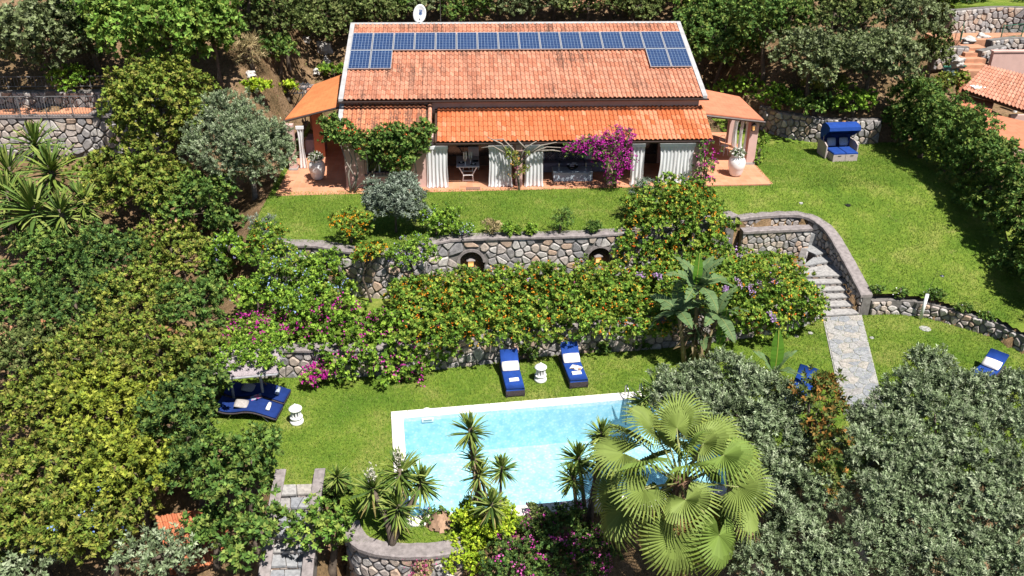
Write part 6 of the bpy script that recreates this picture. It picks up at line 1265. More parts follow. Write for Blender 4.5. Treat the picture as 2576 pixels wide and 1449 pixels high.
sp = [(x, y, r, ('Y', YV + o)) for x, y, r, o in [(1770, 400, 20, 0), (1772, 370, 16, .1), (1768, 430, 24, 0), (1785, 415, 20, 0), (1772, 455, 20, 0), (1760, 445, 18, 0), (1805, 380, 12, .2)]]
b = P(1768, 465, .03); climber('bougainvillea', 'smaller bougainvillea at the right corner of the villa beside the tall pot', 'mid', sp, (b[0], b[1], .03), 252, [[(1768, 466, -2.1), (1772, 420, -2.05), (1770, 360, -2.0)]], [dict(n=46, size=.075, cols=MAG, cluster=6, spread=.05, facing=True)], l=.10, w_=.05, dens=26, k=6, spread=.08)
sp = [(x, y, r, ('Y', YV + o)) for x, y, r, o in [(1290, 400, 16, 0), (1300, 425, 18, 0), (1290, 440, 16, 0), (1318, 430, 12, 0), (1330, 395, 10, 0), (1275, 385, 8, 0)]]
b = P(1306, 478, .03); stems = [[(1306, 480, -2.1), (1304, 440, -2.05), (1303, 410, -1.95)], [(1304, 420, -2.0), (1280, 390, -2.0), (1240, 368, -2.0), (1210, 372, -2.0)], [(1304, 415, -2.0), (1335, 385, -2.0), (1375, 370, -2.0), (1420, 372, -2.0)], [(1303, 410, -2.0), (1290, 375, -1.98), (1265, 350, -1.95), (1235, 352, -1.95)], [(1305, 410, -2.0), (1320, 372, -1.98), (1350, 355, -1.95)], [(1335, 385, -2.0), (1360, 366, -2.0), (1400, 358, -1.98)], [(1280, 390, -2.0), (1262, 362, -2.0), (1225, 345, -1.95)], [(1320, 372, -2.0), (1300, 350, -1.95)], [(1350, 380, -2.0), (1390, 378, -2.0), (1415, 382, -2.0)]]
climber('bare_vine', 'half-bare vine with pale twigs on the centre pillar of the portico', 'yellow', sp, (b[0], b[1], .03), 253, stems, [dict(n=14, size=.07, cols=[(.3, .06, .12), (.7, .4, .1)], cluster=5, facing=True)], M_BARKP, l=.10, w_=.04, dens=22, k=5, spread=.09)
sp = [(x, y, r, ('Y', rp[1] + o)) for x, y, r, o in [(1908, 385, 14, .1), (1904, 400, 14, .1), (1912, 365, 14, .2), (1918, 345, 10, .3), (1925, 360, 12, .2), (1900, 412, 10, .1)]]
climber('creeper', 'bright green creeper beside the pink pillar of the right side porch', 'ivy', sp, (rp[0] + .45, rp[1], .02), 254, [[(1900, 415, rp[1]), (1910, 370, rp[1] + .1)]], None, l=.09, w_=.05, dens=36, k=6, spread=.08)
c = PY(1840, 262, rp[1] + 2.5); 
# --- olives at the lower right
def olive(label, specs, base, seed): return multi('olive_tree', 'tree', label, 'olive', [(x, y, r * .92, ('D', d - .25 * (i % 3))) for i, (x, y, r, d) in enumerate(specs)], base, seed, group=OL, l=.09, w_=.034, dens=72, k=14, bark=M_BARKP, up=.35, sub_n=7, twig=.2, gf=3.4, gth=.26)
def gb(x, y, D): q = PD(x, y, D); return (q[0], q[1], float(G(q[0], q[1])))
olive('olive tree between the banana plants and the fan palm', [(1745, 965, 48, 24.8), (1830, 962, 62, 24.6), (1905, 1000, 68, 24.2), (1975, 1045, 60, 24.0), (1790, 1020, 52, 24.1), (1880, 1075, 72, 23.5), (1965, 1120, 72, 23.2), (1695, 1005, 46, 24.4), (1735, 1070, 55, 23.8), (1672, 965, 30, 24.8), (1820, 1095, 50, 23.6)], gb(1870, 1090, 24.6), 260)
olive('olive tree right of the fan palm fronds', [(1945, 1200, 68, 22.6), (2020, 1250, 64, 22.3), (1925, 1300, 70, 21.9), (2000, 1355, 72, 21.6), (1915, 1415, 66, 21.1), (2045, 1430, 56, 21.2), (1880, 1180, 48, 22.8)], gb(1970, 1330, 22.8), 261)
olive('olive tree at the right edge hiding a blue lounger', [(2335, 930, 50, 24.8), (2395, 985, 62, 24.3), (2290, 990, 55, 24.3), (2470, 1010, 62, 24.2), (2555, 995, 55, 24.3), (2345, 1050, 66, 23.8), (2445, 1075, 66, 23.6), (2545, 1085, 66, 23.6), (2235, 1020, 36, 24.4)], gb(2420, 1060, 24.6), 262)
olive('olive tree in front of the end of the paved path', [(2190, 1075, 52, 23.5), (2260, 1110, 64, 23.1), (2155, 1140, 50, 23.0), (2225, 1195, 70, 22.6), (2315, 1180, 62, 22.6), (2170, 1250, 60, 22.2), (2130, 1080, 22, 23.6)], gb(2230, 1200, 23.6), 263)
olive('broad olive tree filling the right edge', [(2405, 1165, 70, 22.7), (2495, 1180, 68, 22.5), (2565, 1225, 62, 22.4), (2375, 1265, 72, 22.0), (2465, 1280, 76, 21.9), (2555, 1320, 66, 21.9), (2425, 1365, 66, 21.4), (2525, 1405, 66, 21.3)], gb(2460, 1260, 22.9), 264)
olive('lowest olive tree in the bottom right corner', [(2225, 1310, 64, 21.8), (2310, 1330, 66, 21.6), (2160, 1370, 56, 21.5), (2255, 1405, 72, 21.0), (2355, 1420, 66, 20.9), (2110, 1440, 48, 21.1), (2440, 1445, 60, 20.7), (2545, 1460, 56, 20.7)], gb(2280, 1400, 21.9), 265)
# bronze magnolia
multi('magnolia_tree', 'tree', 'narrow magnolia with bronze leaves left of the paved path', 'bronze', [(2045, 975, 40, ('D', 23.2)), (2085, 975, 36, ('D', 23.2)), (2060, 1015, 55, ('D', 22.9)), (2100, 1020, 36, ('D', 22.9)), (2065, 1065, 50, ('D', 22.6)), (2080, 1115, 44, ('D', 22.4)), (2070, 1165, 42, ('D', 22.1)), (2085, 1210, 36, ('D', 21.9))], gb(2075, 1140, 22.9), 266, l=.13, w_=.055, dens=26, k=8)
# front shrubs
zshrub('lime_shrub', 'rounded lime-yellow shrub in front of the pool', 'lime', (1218, 1310), (82, 62), -20.3, -3.6, 270, 14, l=.06, w_=.045, dens=90, k=8, spread=.05)
zshrub('lime_shrub', 'lower lime-yellow shrub spreading left at the bottom edge', 'lime', (1165, 1395), (58, 55), -21.0, -4.6, 271, 10, l=.06, w_=.045, dens=90, k=8, spread=.05)
sp = [(1300, 1400, 60, ('Y', -21.3)), (1360, 1370, 65, ('Y', -21.1)), (1420, 1330, 55, ('Y', -20.8)), (1440, 1400, 70, ('Y', -21.3)), (1500, 1380, 50, ('Y', -21.2)), (1350, 1430, 60, ('Y', -21.7)), (1250, 1430, 50, ('Y', -21.7)), (1480, 1440, 55, ('Y', -21.7)), (1440, 1285, 30, ('Y', -20.4))]
b = P(1380, 1449, -5.0); multi('bougainvillea', 'bush', 'dark green bougainvillea bush with pink sprays at the bottom centre', 'dark', sp, (PY(1380, 1400, -21.0)[0], -21.0, -5.0), 272, l=.075, w_=.045, dens=60, k=8, spread=.06, flowers=[dict(n=95, size=.065, cols=[(.60, .06, .38), (.68, .14, .46)], cluster=10, spread=.055)])
zshrub('rose_bush', 'small flowering bush left of the lime shrub beside the pool corner', 'mid', (1090, 1300), (34, 26), -19.8, -3.0, 273, 6, l=.07, w_=.04, dens=50, flowers=[dict(n=12, size=.05, cols=[(.6, .3, .4)], cluster=4)])
zshrub('pink_shrub', 'pinkish shrub at the bottom left of the round stone wall', 'dry', (1060, 1440), (40, 22), -21.6, -5.0, 274, 6, l=.07, w_=.04, dens=36, flowers=[dict(n=40, size=.05, cols=[(.55, .1, .25)], cluster=5)])
zshrub('weed_clump', 'small weeds along the front coping of the pool', 'holm', (1345, 1300), (40, 16), -20.2, -3.3, 275, 6, l=.08, w_=.04, dens=36, flowers=[dict(n=24, size=.05, cols=[(.5, .1, .35)], cluster=5)])

# ------------------------------------------------------------------ yuccas
YG = [(.20, .28, .05), (.14, .225, .045), (.30, .36, .09), (.09, .16, .035)]
def blade_mesh(rng, n, L, W, cols, lo=-.75, droop=.25, dead=0.0):
    V = []; C_ = []; cols = np.array(cols)
    for i in range(n):
        a = rng.uniform(0, 2 * pi); t = i / n; el = pi / 2 * (1 - t) ** 1.0 + lo * t + rng.normal(0, .1); d = np.array([cos(a) * cos(el), sin(a) * cos(el), sin(el)]); s = np.array([-sin(a), cos(a), 0]); l = L * rng.uniform(.75, 1.1) * (.75 + .25 * sin(pi * t)); w_ = W * rng.uniform(.8, 1.15)
        o = np.array([0, 0, -.45 * t * L]); p0 = o; p1 = o + d * l * .4; p2 = o + d * l * .75 + np.array([0, 0, -droop * l * .12]); p3 = o + d * l + np.array([0, 0, -droop * l * .42]); up = np.cross(s, d) * w_ * .18
        c = cols[rng.integers(0, len(cols))] * rng.uniform(.8, 1.2)
        if t > .8 and rng.random() < dead: c = np.array((.33, .27, .10)) * rng.uniform(.7, 1.1)
        for A, B, wa, wb in ((p0, p1, .6, 1.0), (p1, p2, 1.0, .75), (p2, p3, .75, .06)):
            V += [A - s * w_ * wa / 2 + up, A, B, B - s * w_ * wb / 2 + up, A, A + s * w_ * wa / 2 + up, B + s * w_ * wb / 2 + up, B]; C_ += [c, c]
    return np.array(V), np.array(C_)
_yrng = np.random.default_rng(9); YM = []
for i in range(3): V, C_ = blade_mesh(_yrng, 110, .80, .072, YG, lo=-1.0, dead=.5); YM.append(quads_mesh('rosette', V, LEAF, C_))
M_SKIRT = mat('dead_leaves', (.30, .20, .13), .95, 0, .35, 14, .5)
def yucca(label, heads, base, seed, size=1.0, trunk_r=.07, skirt=(), blooms=(), group='yucca plants'):
    e = empty('yucca', tuple(base), 0, label, 'yucca', group); rng = np.random.default_rng(seed); base = np.array(base, float)
    for i, h in enumerate(heads):
        h = np.array(h, float); rel = h - base; mid = rel * .5 + rng.normal(0, .06, 3) * np.array([1, 1, 0]); st = np.array([rng.uniform(-.12, .12), rng.uniform(-.12, .12), -.1])
        MB().tube([st, mid * .6 + st * .4, mid, rel], [trunk_r * 1.3, trunk_r, trunk_r * .95, trunk_r * .8], 8).build('trunk', M_BARK, e, True)
        o = link('rosette', YM[(seed + i) % 3], e, tuple(rel)); ax = rel - mid; o.rotation_euler = (-.35 * ax[1] / (np.linalg.norm(ax) + .01), .35 * ax[0] / (np.linalg.norm(ax) + .01), rng.uniform(0, 6)); s_ = size * rng.uniform(.92, 1.12); o.scale = (s_, s_, s_)
        if i in skirt:
            V, C_ = [], []; Ls = np.linalg.norm(rel) * .45
            for q_ in range(140): t = rng.random(); a = rng.uniform(0, 6.28); p = rel + (mid - rel) * t * 1.2; d = np.array([cos(a) * .09, sin(a) * .09, 0]); b3 = p + d * (1 + rng.random()) + np.array([0, 0, -.28 * rng.uniform(.6, 1.3)]); s3 = np.array([-sin(a), cos(a), 0]) * .02; V += [p - s3, p + s3, b3 + s3 * .5, b3 - s3 * .5]; C_.append(np.array((.38, .27, .17)) * rng.uniform(.5, 1.1) if t > .35 else np.array((.33, .29, .08)) * rng.uniform(.6, 1.1))
            link('dead_leaf_skirt', quads_mesh('dead_leaf_skirt', np.array(V), LEAF, np.array(C_)), e)
            V2, C2 = blade_mesh(rng, 60, .48, .05, YG, lo=-.9, dead=.8); o2 = link('rosette', quads_mesh('rosette', V2, LEAF, C2), e, tuple(rel + (mid - rel) * .45))
        if i in blooms:
            n = 150; p = rel + np.array([0, 0, .25]) + rng.normal(0, 1, (n, 3)) * np.array([.06, .06, .15]) + np.array([0, 0, .15]); link('flower_spike', quads_mesh('flower_spike', leaf_quads(rng, p, unit(rng.normal(size=(n, 3))), .06, .05, 0), PETAL, np.tile((.75, .72, .6), (n, 1)) * rng.uniform(.7, 1.1, (n, 1))), e)
    return e
zb = ZP + .03; q = P(988, 1368, zb)
yucca('many-headed yucca clump with cream flowers above the round wall', [PY(935, 1225, -20.2), PY(1005, 1178, -19.9), PY(1060, 1205, -19.9), PY(1002, 1268, -20.5)], (q[0], q[1], zb), 3, .92, .08, blooms=(0, 1))
yucca('leaning yucca with a brown skirt of dead leaves in front of the pool', [PY(1182, 1075, -20.1)], (PY(1222, 1290, -20.2)[0], -20.2, -3.5), 4, .72, .08, skirt=(0,), group='yuccas in front of the pool')
yucca('slim yucca right of the leaning one before the pool water', [PY(1262, 1172, -20.1), PY(1205, 1185, -20.2)], (PY(1260, 1290, -20.2)[0], -20.2, -3.5), 5, .66, .045, group='yuccas in front of the pool')
yucca('short yucca growing out of the lime shrub', [PY(1236, 1262, -20.8)], (PY(1236, 1340, -20.8)[0], -20.8, -4.2), 6, .72, .06, group='yuccas in front of the pool')
yucca('tall three-headed yucca left of the fan palm', [PY(1515, 1085, -20.0), PY(1455, 1145, -20.2), PY(1440, 1195, -20.5), PY(1520, 1120, -20.1)], (PY(1470, 1320, -20.4)[0], -20.4, -4.0), 7, .76, .06, skirt=(0,), group='yuccas in front of the pool')
yucca('yucca at the far right end of the pool', [P(1652, 975, ZP + 1.0), P(1620, 1000, ZP + .7)], tuple(P(1655, 1010, ZP + .03)), 8, .95, .06, group='yuccas in front of the pool')
yucca('small yucca rosette beside the front stairs bush', [P(848, 1195, ZP + .9)], tuple(P(848, 1240, ZP + .03)), 12, .55, .05)
for i, (x, y, s_, lb) in enumerate([(85, 352, 1.55, 'highest yucca of the left grove below the railing'), (20, 420, 1.5, 'yucca at the left edge of the grove below the railing'), (125, 415, 1.5, 'yucca right of centre in the grove below the railing'), (80, 515, 1.95, 'largest yucca of the left grove'), (150, 525, 1.2, 'yucca right of the largest in the left grove'), (205, 500, 1.1, 'rightmost yucca of the left grove'), (15, 480, 1.3, 'lowest yucca at the left edge')]):
    h = PG(x, y, 3.2); b_ = (h[0] + .1, h[1] + .1, float(G(h[0], h[1]))); yucca(lb, [h], b_, 20 + i, s_ * 1.15, .13, group='yuccas of the left grove')

# ------------------------------------------------------------------ fan palm
FG = [(.185, .275, .055), (.145, .23, .045), (.235, .31, .075)]
def fan_mesh(rng, R=1.05, n=38, span=radians(285), droop=.35):
    V, C_ = [], []; base = np.array(FG)[rng.integers(0, 3)]
    for i in range(n):
        a0 = -span / 2 + span * i / n + pi / 2; a1 = a0 + span / n; am = (a0 + a1) / 2; rr_ = R * (.80 + .20 * cos((am - pi / 2) * .75)) * rng.uniform(.95, 1.05); split = rr_ * rng.uniform(.44, .56)
        def pt(a, r, z): return np.array([cos(a) * r, sin(a) * r, z])
        dz = lambda r: .10 * r - droop * max(0, r / R - .45) ** 2 * R * 1.6 * (1.0 + .5 * abs(am - pi / 2))
        ridge = .045 * R; r1 = rr_ * .28; c = base * rng.uniform(.88, 1.12)
        for (ra, rb) in ((.02, r1), (r1, split)):
            for (x0, x1, z0, z1) in ((a0, am, 0, ridge), (am, a1, ridge, 0)):
                V += [pt(x0, ra, dz(ra) + z0 * ra / split), pt(x1, ra, dz(ra) + z1 * ra / split), pt(x1, rb, dz(rb) + z1 * rb / split), pt(x0, rb, dz(rb) + z0 * rb / split)]; C_.append(c)
        rm = split + (rr_ - split) * .55; h = (a1 - a0) * .5; zt = dz(rr_) - rng.uniform(.02, .22) * R; zm = dz(rm) - .03
        V += [pt(a0 + h * .1, split, dz(split)), pt(am, split, dz(split) + ridge), pt(am, rm, zm + ridge * .6), pt(am - h * .6, rm, zm)]; V += [pt(am, split, dz(split) + ridge), pt(a1 - h * .1, split, dz(split)), pt(am + h * .6, rm, zm), pt(am, rm, zm + ridge * .6)]; C_ += [c, c]
        w_ = h * .12; V += [pt(am - h * .6, rm, zm), pt(am + h * .6, rm, zm), pt(am + w_ * 1, rr_, zt), pt(am - w_, rr_, zt)]; C_.append(c * np.array((1.15, 1.05, .9)) if rng.random() < .25 else c)
    return np.array(V), np.array(C_)
prng = np.random.default_rng(4)
FM = []
for i in range(4): V, C_ = fan_mesh(prng, 1.08, 38, radians(270 + 12 * i), .22 + .1 * i); FM.append(quads_mesh('frond', V, LEAF, C_))
pc = PD(1715, 1195, 20.6); pbase = np.array([pc[0] + .25, pc[1] + .1, float(G(pc[0], pc[1])) - .1])
palm = empty('fan_palm', tuple(pbase), 0, 'large fan palm with broad green fronds in front of the pool', 'palm tree'); rel = pc - pbase
tm = MB(); tm.tube([(0, 0, 0), rel * .5, rel * .98], [.24, .22, .2], 14); tm.build('trunk', mat('palm_fibre', (.20, .115, .07), .95, 0, .4, 16, .9), palm, True)
V, C_ = [], []
for i in range(260):
    a = prng.uniform(0, 6.28); z = prng.uniform(.25, .98); p = rel * z + np.array([cos(a), sin(a), 0]) * .2; b3 = p + np.array([cos(a) * .13, sin(a) * .13, -.3 * prng.uniform(.5, 1.2)]); s3 = np.array([-sin(a), cos(a), 0]) * .03; V += [p - s3, p + s3, b3 + s3 * .3, b3 - s3 * .3]; C_.append(np.array((.30, .18, .11)) * prng.uniform(.5, 1.2))
link('leaf_bases', quads_mesh('leaf_bases', np.array(V), LEAF, np.array(C_)), palm)
RINGS = [(4, 72, 1.1, .66, -10), (6, 46, 1.4, .76, -22), (8, 18, 1.55, .82, -30), (8, -12, 1.5, .86, -34), (7, -42, 1.3, .86, -22)]
BFM = []
for i in range(2): V, C_ = fan_mesh(prng, 1.0, 34, radians(230), .7); BFM.append(quads_mesh('dead_frond', V, LEAF, np.clip(C_ * np.array([1.5, .75, .9]), 0, .6)))
for i in range(7):
    az = prng.uniform(0, 6.28); o = link('dead_frond', BFM[i % 2], palm); d = np.array([cos(az), sin(az), 0]); yv = Vector((d[0] * .35, d[1] * .35, -.93)).normalized(); zv = Vector((d[0], d[1], .3)); xv = yv.cross(zv).normalized(); zv = xv.cross(yv).normalized(); o.matrix_local = Matrix.Translation(Vector(rel * .86 + d * .42 + np.array([0, 0, -.25 - .1 * i]))) @ Matrix((xv, yv, zv)).transposed().to_4x4() @ Matrix.Scale(.62, 4)
for ri, (nf, el0, L, fs_, pt_) in enumerate(RINGS):
    for i in range(nf):
        az = 2 * pi * (i + .5 * (ri % 2)) / nf + prng.uniform(-.22, .22); el = radians(el0 + prng.uniform(-9, 9)); L2 = L * prng.uniform(.88, 1.12)
        d = np.array([cos(az) * cos(el), sin(az) * cos(el), sin(el)]); p = rel + d * L2 + np.array([0, 0, -.05 - .06 * ri])
        yv = Vector(d); zv = Vector((0, 0, 1)) if abs(d[2]) < .95 else Vector((-cos(az), -sin(az), 0)); xv = yv.cross(zv).normalized(); zv = xv.cross(yv).normalized()
        Mx = Matrix((xv, yv, zv)).transposed() @ Matrix.Rotation(radians(prng.uniform(-55, 55)), 3, 'Y') @ Matrix.Rotation(radians(pt_ + prng.uniform(-14, 14)), 3, 'X')
        o = link('frond', FM[prng.integers(0, 4)], palm); o.matrix_local = Matrix.Translation(Vector(p)) @ Mx.to_4x4() @ Matrix.Scale(fs_ * prng.uniform(.9, 1.1), 4)
        b0 = rel + np.array([cos(az), sin(az), 0]) * .12 + np.array([0, 0, -.1 * ri]); MB().tube([b0, (b0 + p) / 2 + np.array([0, 0, .05]), p], [.03, .022, .014], 6).build('petiole', mat('petiole', (.30, .32, .11), .5), palm, True)

# ------------------------------------------------------------------ banana-like plants
BG = [(.19, .28, .10), (.25, .34, .13), (.13, .21, .085)]
def paddle(rng, L, W, tear, bend, fresh=False):
    V, C_ = [], []; n = 22; base = np.array((.09, .21, .02)) if fresh else np.array(BG)[rng.integers(0, 3)]
    def mid(t): return np.array([0, L * t * (1 - .12 * bend * t), -bend * L * .45 * t * t + .04 * L * sin(t * 3)])
    def wid(t): return W / 2 * (sin(pi * min(1, (t * .97 + .03)) ** .75) ** .7)
    for s_ in (-1, 1):
        dz = 0
        for i in range(n):
            t0, t1 = i / n, (i + 1) / n
            if rng.random() < tear: dz = rng.uniform(-.45, .1) * W * .5
            g = .12 / n if rng.random() < tear * 1.3 else 0
            a_, b3 = mid(t0), mid(t1 - g); w0, w1 = wid(t0), wid(t1); o0 = np.array([s_ * w0, w0 * .25, -.15 * w0 + .22 * w0]) + np.array([0, 0, dz]); o1 = np.array([s_ * w1, w1 * .25, .07 * w1 + dz])
            V += [a_, b3, b3 + o1, a_ + o0]; C_.append(base * rng.uniform(.85, 1.15))
    for i in range(10):
        a_, b3 = mid(i / 10), mid((i + 1) / 10); z = np.array([0, 0, .008]); V += [a_ + [-.014, 0, 0] + z, a_ + [.014, 0, 0] + z, b3 + [.012, 0, 0] + z, b3 + [-.012, 0, 0] + z]; C_.append(np.array((.30, .33, .06)) if fresh else np.array((.22, .26, .09)))
    return np.array(V), np.array(C_)
brng = np.random.default_rng(21)
BM = []
for i in range(5): V, C_ = paddle(brng, 1.35, .46, .12 + .1 * i, .35 + .12 * i); BM.append(quads_mesh('leaf', V, LEAF, C_))
V, C_ = paddle(brng, 1.4, .42, .02, .1, True); BFR = quads_mesh('leaf', V, LEAF, C_)
def banana(label, base, stems, leaves, seed, dead=True):
    e = empty('banana_plant', tuple(base), 0, label, 'banana plant', 'banana-like plants by the pool lawn'); rng = np.random.default_rng(seed); base = np.array(base, float)
    for (h, s0) in stems: r_ = np.array(h) - base; MB().tube([np.array([s0[0], s0[1], -.05]), r_ * .5 + np.array([s0[0], s0[1], 0]) * .4, r_], [.10, .085, .05], 8).build('stem', mat('banana_stem', (.25, .20, .10), .8, 0, .35, 7, .4), e, True)
    for (h, az, el, sc, fr_) in leaves:
        o = link('leaf', BFR if fr_ else BM[rng.integers(0, 5)], e); d = Vector((cos(az) * cos(el), sin(az) * cos(el), sin(el))); zv = Vector((0, 0, 1)) if el < 1.3 else Vector((0, -1, 0)); 
        if fr_: zv = Vector((0, -1, .2))
        xv = d.cross(zv).normalized(); zv = xv.cross(d).normalized(); o.matrix_local = Matrix.Translation(Vector(np.array(h) - base)) @ Matrix((xv, d, zv)).transposed().to_4x4() @ Matrix.Rotation(rng.uniform(-.4, .4) * (0 if fr_ else 1), 4, 'Y') @ Matrix.Scale(sc, 4)
        if not fr_: MB().tube([np.array(h) - base + np.array([0, 0, -.25]), np.array(h) - base], .02, 5).build('petiole', MATS['banana_stem'], e)
    if dead:
        n = 200; c = np.mean([np.array(h) - base for h, _ in stems], 0) * .62; p = c + rng.normal(0, 1, (n, 3)) * np.array([.3, .2, .35]); d = unit(rng.normal(size=(n, 3)) + np.array([0, 0, -1.5])); link('dry_leaves', quads_mesh('dry_leaves', leaf_quads(rng, p, d, .5, .07, .1), LEAF, np.array([(.30, .22, .12), (.2, .14, .09), (.40, .32, .18)])[rng.integers(0, 3, n)] * rng.uniform(.6, 1.1, (n, 1))), e)
    return e
bb = P(1745, 915, ZP + .03); H = [PY(1755, 715, bb[1] + .2), PY(1705, 780, bb[1]), PY(1805, 790, bb[1] - .1), PY(1770, 850, bb[1] - .2)]
lv = []; r_ = np.random.default_rng(3)
for k in range(12): lv.append((H[0], k * 2.4, radians(66 - 7 * k), 1.0, False))
for k in range(8): lv.append((H[1], 1.5 + k * 2.4, radians(50 - 10 * k), .95, False))
for k in range(9): lv.append((H[2], .8 + k * 2.4, radians(58 - 10 * k), .95, False))
for k in range(6): lv.append((H[3], 3.5 + k * 2.4, radians(40 - 8 * k), .65, False))
lv += [(PY(1750, 715, bb[1] - .1), 1.2, radians(80), .8, True), (PY(1808, 868, bb[1] - .5), .9, radians(74), 1.0, True)]
banana('tall cluster of banana-like plants between the hedge and the pool', tuple(bb), [(H[0], (0, 0)), (H[1], (-.35, 0)), (H[2], (.4, 0)), (H[3], (.15, -.2))], lv, 5)
b2_ = P(1950, 980, ZP + .03); h2 = PY(1948, 935, b2_[1]); lv = [(h2, 1.45, radians(80), 1.1, True)] + [(h2, k * 2.4 + .3, radians(62 - 10 * k), .8, False) for k in range(6)]
banana('single young banana plant beside the half-hidden blue lounger', tuple(b2_), [(h2, (0, 0))], lv, 6, False)
q = PD(2050, 1052, 24.0); o = link('banana_leaf', BFR, None); o.matrix_world = Matrix.Translation(Vector(q)) @ Matrix.Rotation(radians(-115), 4, 'Z') @ Matrix.Rotation(radians(15), 4, 'X') @ Matrix.Scale(.55, 4)
o2 = empty('banana_plant', (q[0], q[1], float(G(q[0], q[1]))), 0, 'small banana plant with one leaf showing between the olive and the magnolia', 'banana plant', 'banana-like plants by the pool lawn'); mw = o.matrix_world.copy(); o.parent = o2; o.matrix_parent_inverse = Matrix.Translation(-Vector(o2.location)); o.name = 'leaf'
wpart(MB().tube([o2.location, q], .05, 6), 'stem', MATS['banana_stem'], o2)
# dried agave stump
q = P(1108, 1340, ZP - .3); V, C_ = [], []; arng = np.random.default_rng(2)
for i in range(60):
    a = i * 2.4; r0_ = .05 + .27 * (i / 60); z = .36 - .3 * (i / 60); d = np.array([cos(a), sin(a), 0]); s_ = np.array([-sin(a), cos(a), 0]); p0 = d * r0_ * .6 + [0, 0, z * .6]; p1 = d * (r0_ + .1) + [0, 0, z]; p2 = d * (r0_ + .02) + [0, 0, z + .12]; w_ = .07
    V += [p0 - s_ * w_, p0 + s_ * w_, p1 + s_ * w_, p1 - s_ * w_, p1 - s_ * w_, p1 + s_ * w_, p2 + s_ * w_ * .6, p2 - s_ * w_ * .6]; c = np.array((.52, .33, .22)) * arng.uniform(.6, 1.15); C_ += [c, c]
e = empty('dried_agave', (q[0], q[1], ZP - .3 + .28), 0, 'dried curled brown agave stump left of the lime shrub', 'plant'); link('dry_leaves', quads_mesh('dry_leaves', np.array(V), LEAF, np.array(C_)), e); MB().lathe([(.2, -.5), (.22, 0), (.1, .2), (0, .25)], 12).build('core', M_BARK, e)
# ------------------------------------------------------------------ left terrace wall with railings
def gz(x, y): return float(G(x, y))
lw2 = [(x, 2.75, .0, 2.15) for x in (-27, -24, -21, -18.5, -17)]
stone_wall('left_terrace_wall', 'pale stone terrace wall behind the yucca grove on the left', lw2, 1, .40, .33, seed=41, thick=.4, cope=.08, depth=.09, vis=lambda u, v, q: v > .3)
lw3 = [(x, 4.15, 2.1, 3.02) for x in (-27, -24, -21, -18.5, -17)]
stone_wall('upper_left_wall', 'low stone wall behind the terracotta path on the left', lw3, 1, .36, .28, seed=42, thick=.4, cope=.0, depth=.08)
tag(MB().box(-27, -20.6, 2.85, 4.0, 2.1, 2.26).build('side_path', M_PAVE), kind='structure'); tag(MB().box(-20.6, -17, 2.85, 4.0, 2.1, 2.23).build('gravel_path', M_COPE), kind='structure')
def railing(x0, x1, y, z, h, label, step=.13, post=1.1):
    e = empty('railing', (x0, y, z), 0, label, 'railing', 'grey iron railings on the left'); L = x1 - x0; M_RAIL = mat('grey_iron', (.20, .20, .21), .6, .4, .1)
    for zz in (h, .08): MB().tube([(0, 0, zz), (L, 0, zz)], .022, 6).build('rail', M_RAIL, e)
    n = int(L / post); me = MB().tube([(0, 0, 0), (0, 0, h + .03)], .025, 6).mesh('post', M_RAIL)
    for k in range(n + 1): link('post', me, e, (L * k / n, 0, 0))
    n = int(L / step); me = MB().tube([(0, 0, .08), (0, 0, h)], .010, 5).mesh('baluster', M_RAIL)
    for k in range(1, n): link('baluster', me, e, (L * k / n, 0, 0))
railing(-26, -18.7, 2.6, 2.23, .95, 'long grey iron railing in front of the terracotta path on the left'); railing(-26, -19.5, 4.4, 3.12, .55, 'lower iron railing on top of the back wall on the left', .16)
# iron pergola left of the villa
q = P(655, 262, 1.2); M_PERG = mat('grey_metal', (.17, .18, .21), .5, .5, .1); pe = empty('iron_pergola', (q[0], q[1], 0), 0, 'grey iron pergola behind the olive tree', 'pergola'); PW, PDp, PH = 2.3, 1.9, 1.75
for x in (0, PW):
    for y in (0, PDp): MB().box(x - .03, x + .03, y - .03, y + .03, -.05, PH).build('post', M_PERG, pe)
for y in (0, PDp / 2, PDp): MB().box(-.1, PW + .1, y - .025, y + .025, PH, PH + .06).build('beam', M_PERG, pe)
for k in range(9): MB().box(PW * k / 8 - .018, PW * k / 8 + .018, -.15, PDp + .15, PH + .061, PH + .10).build('slat', M_PERG, pe)
stone_wall('back_stone_wall', 'grey stone wall under the iron pergola left of the villa', [(q[0] - 1.2, q[1] + 2.3, -.1, 1.5), (q[0] + 2.8, q[1] + 2.3, -.1, 1.5)], 1, .38, .3, seed=44, cope=.05, depth=.07)
# limestone rocks on the bare slope
def rock(p, s, label, seed, m=None):
    rng = np.random.default_rng(seed); bm = bmesh.new(); bmesh.ops.create_icosphere(bm, subdivisions=3, radius=1)
    a = rng.uniform(0, 6, 6)
    for v in bm.verts:
        d = np.array(v.co); k = 1 + .22 * sin(d[0] * 4 + a[0]) * sin(d[1] * 4 + a[1]) + .16 * sin(d[2] * 6 + a[2] + d[0] * 3) + .08 * sin(d[1] * 13 + a[3]) * sin(d[0] * 11 + a[4]) + rng.normal(0, .03); v.co = Vector(d * k * np.array(s))
    me = bpy.data.meshes.new('rock'); bm.to_mesh(me); bm.free(); me.materials.append(m or M_LIME); o = link('rock', me, None, tuple(p)); o.rotation_euler = (0, 0, rng.uniform(0, 6)); return tag(o, label, 'rock', 'limestone rocks')
M_LIME = mat('limestone', (.56, .52, .49), .95, 0, .3, 4, .9)
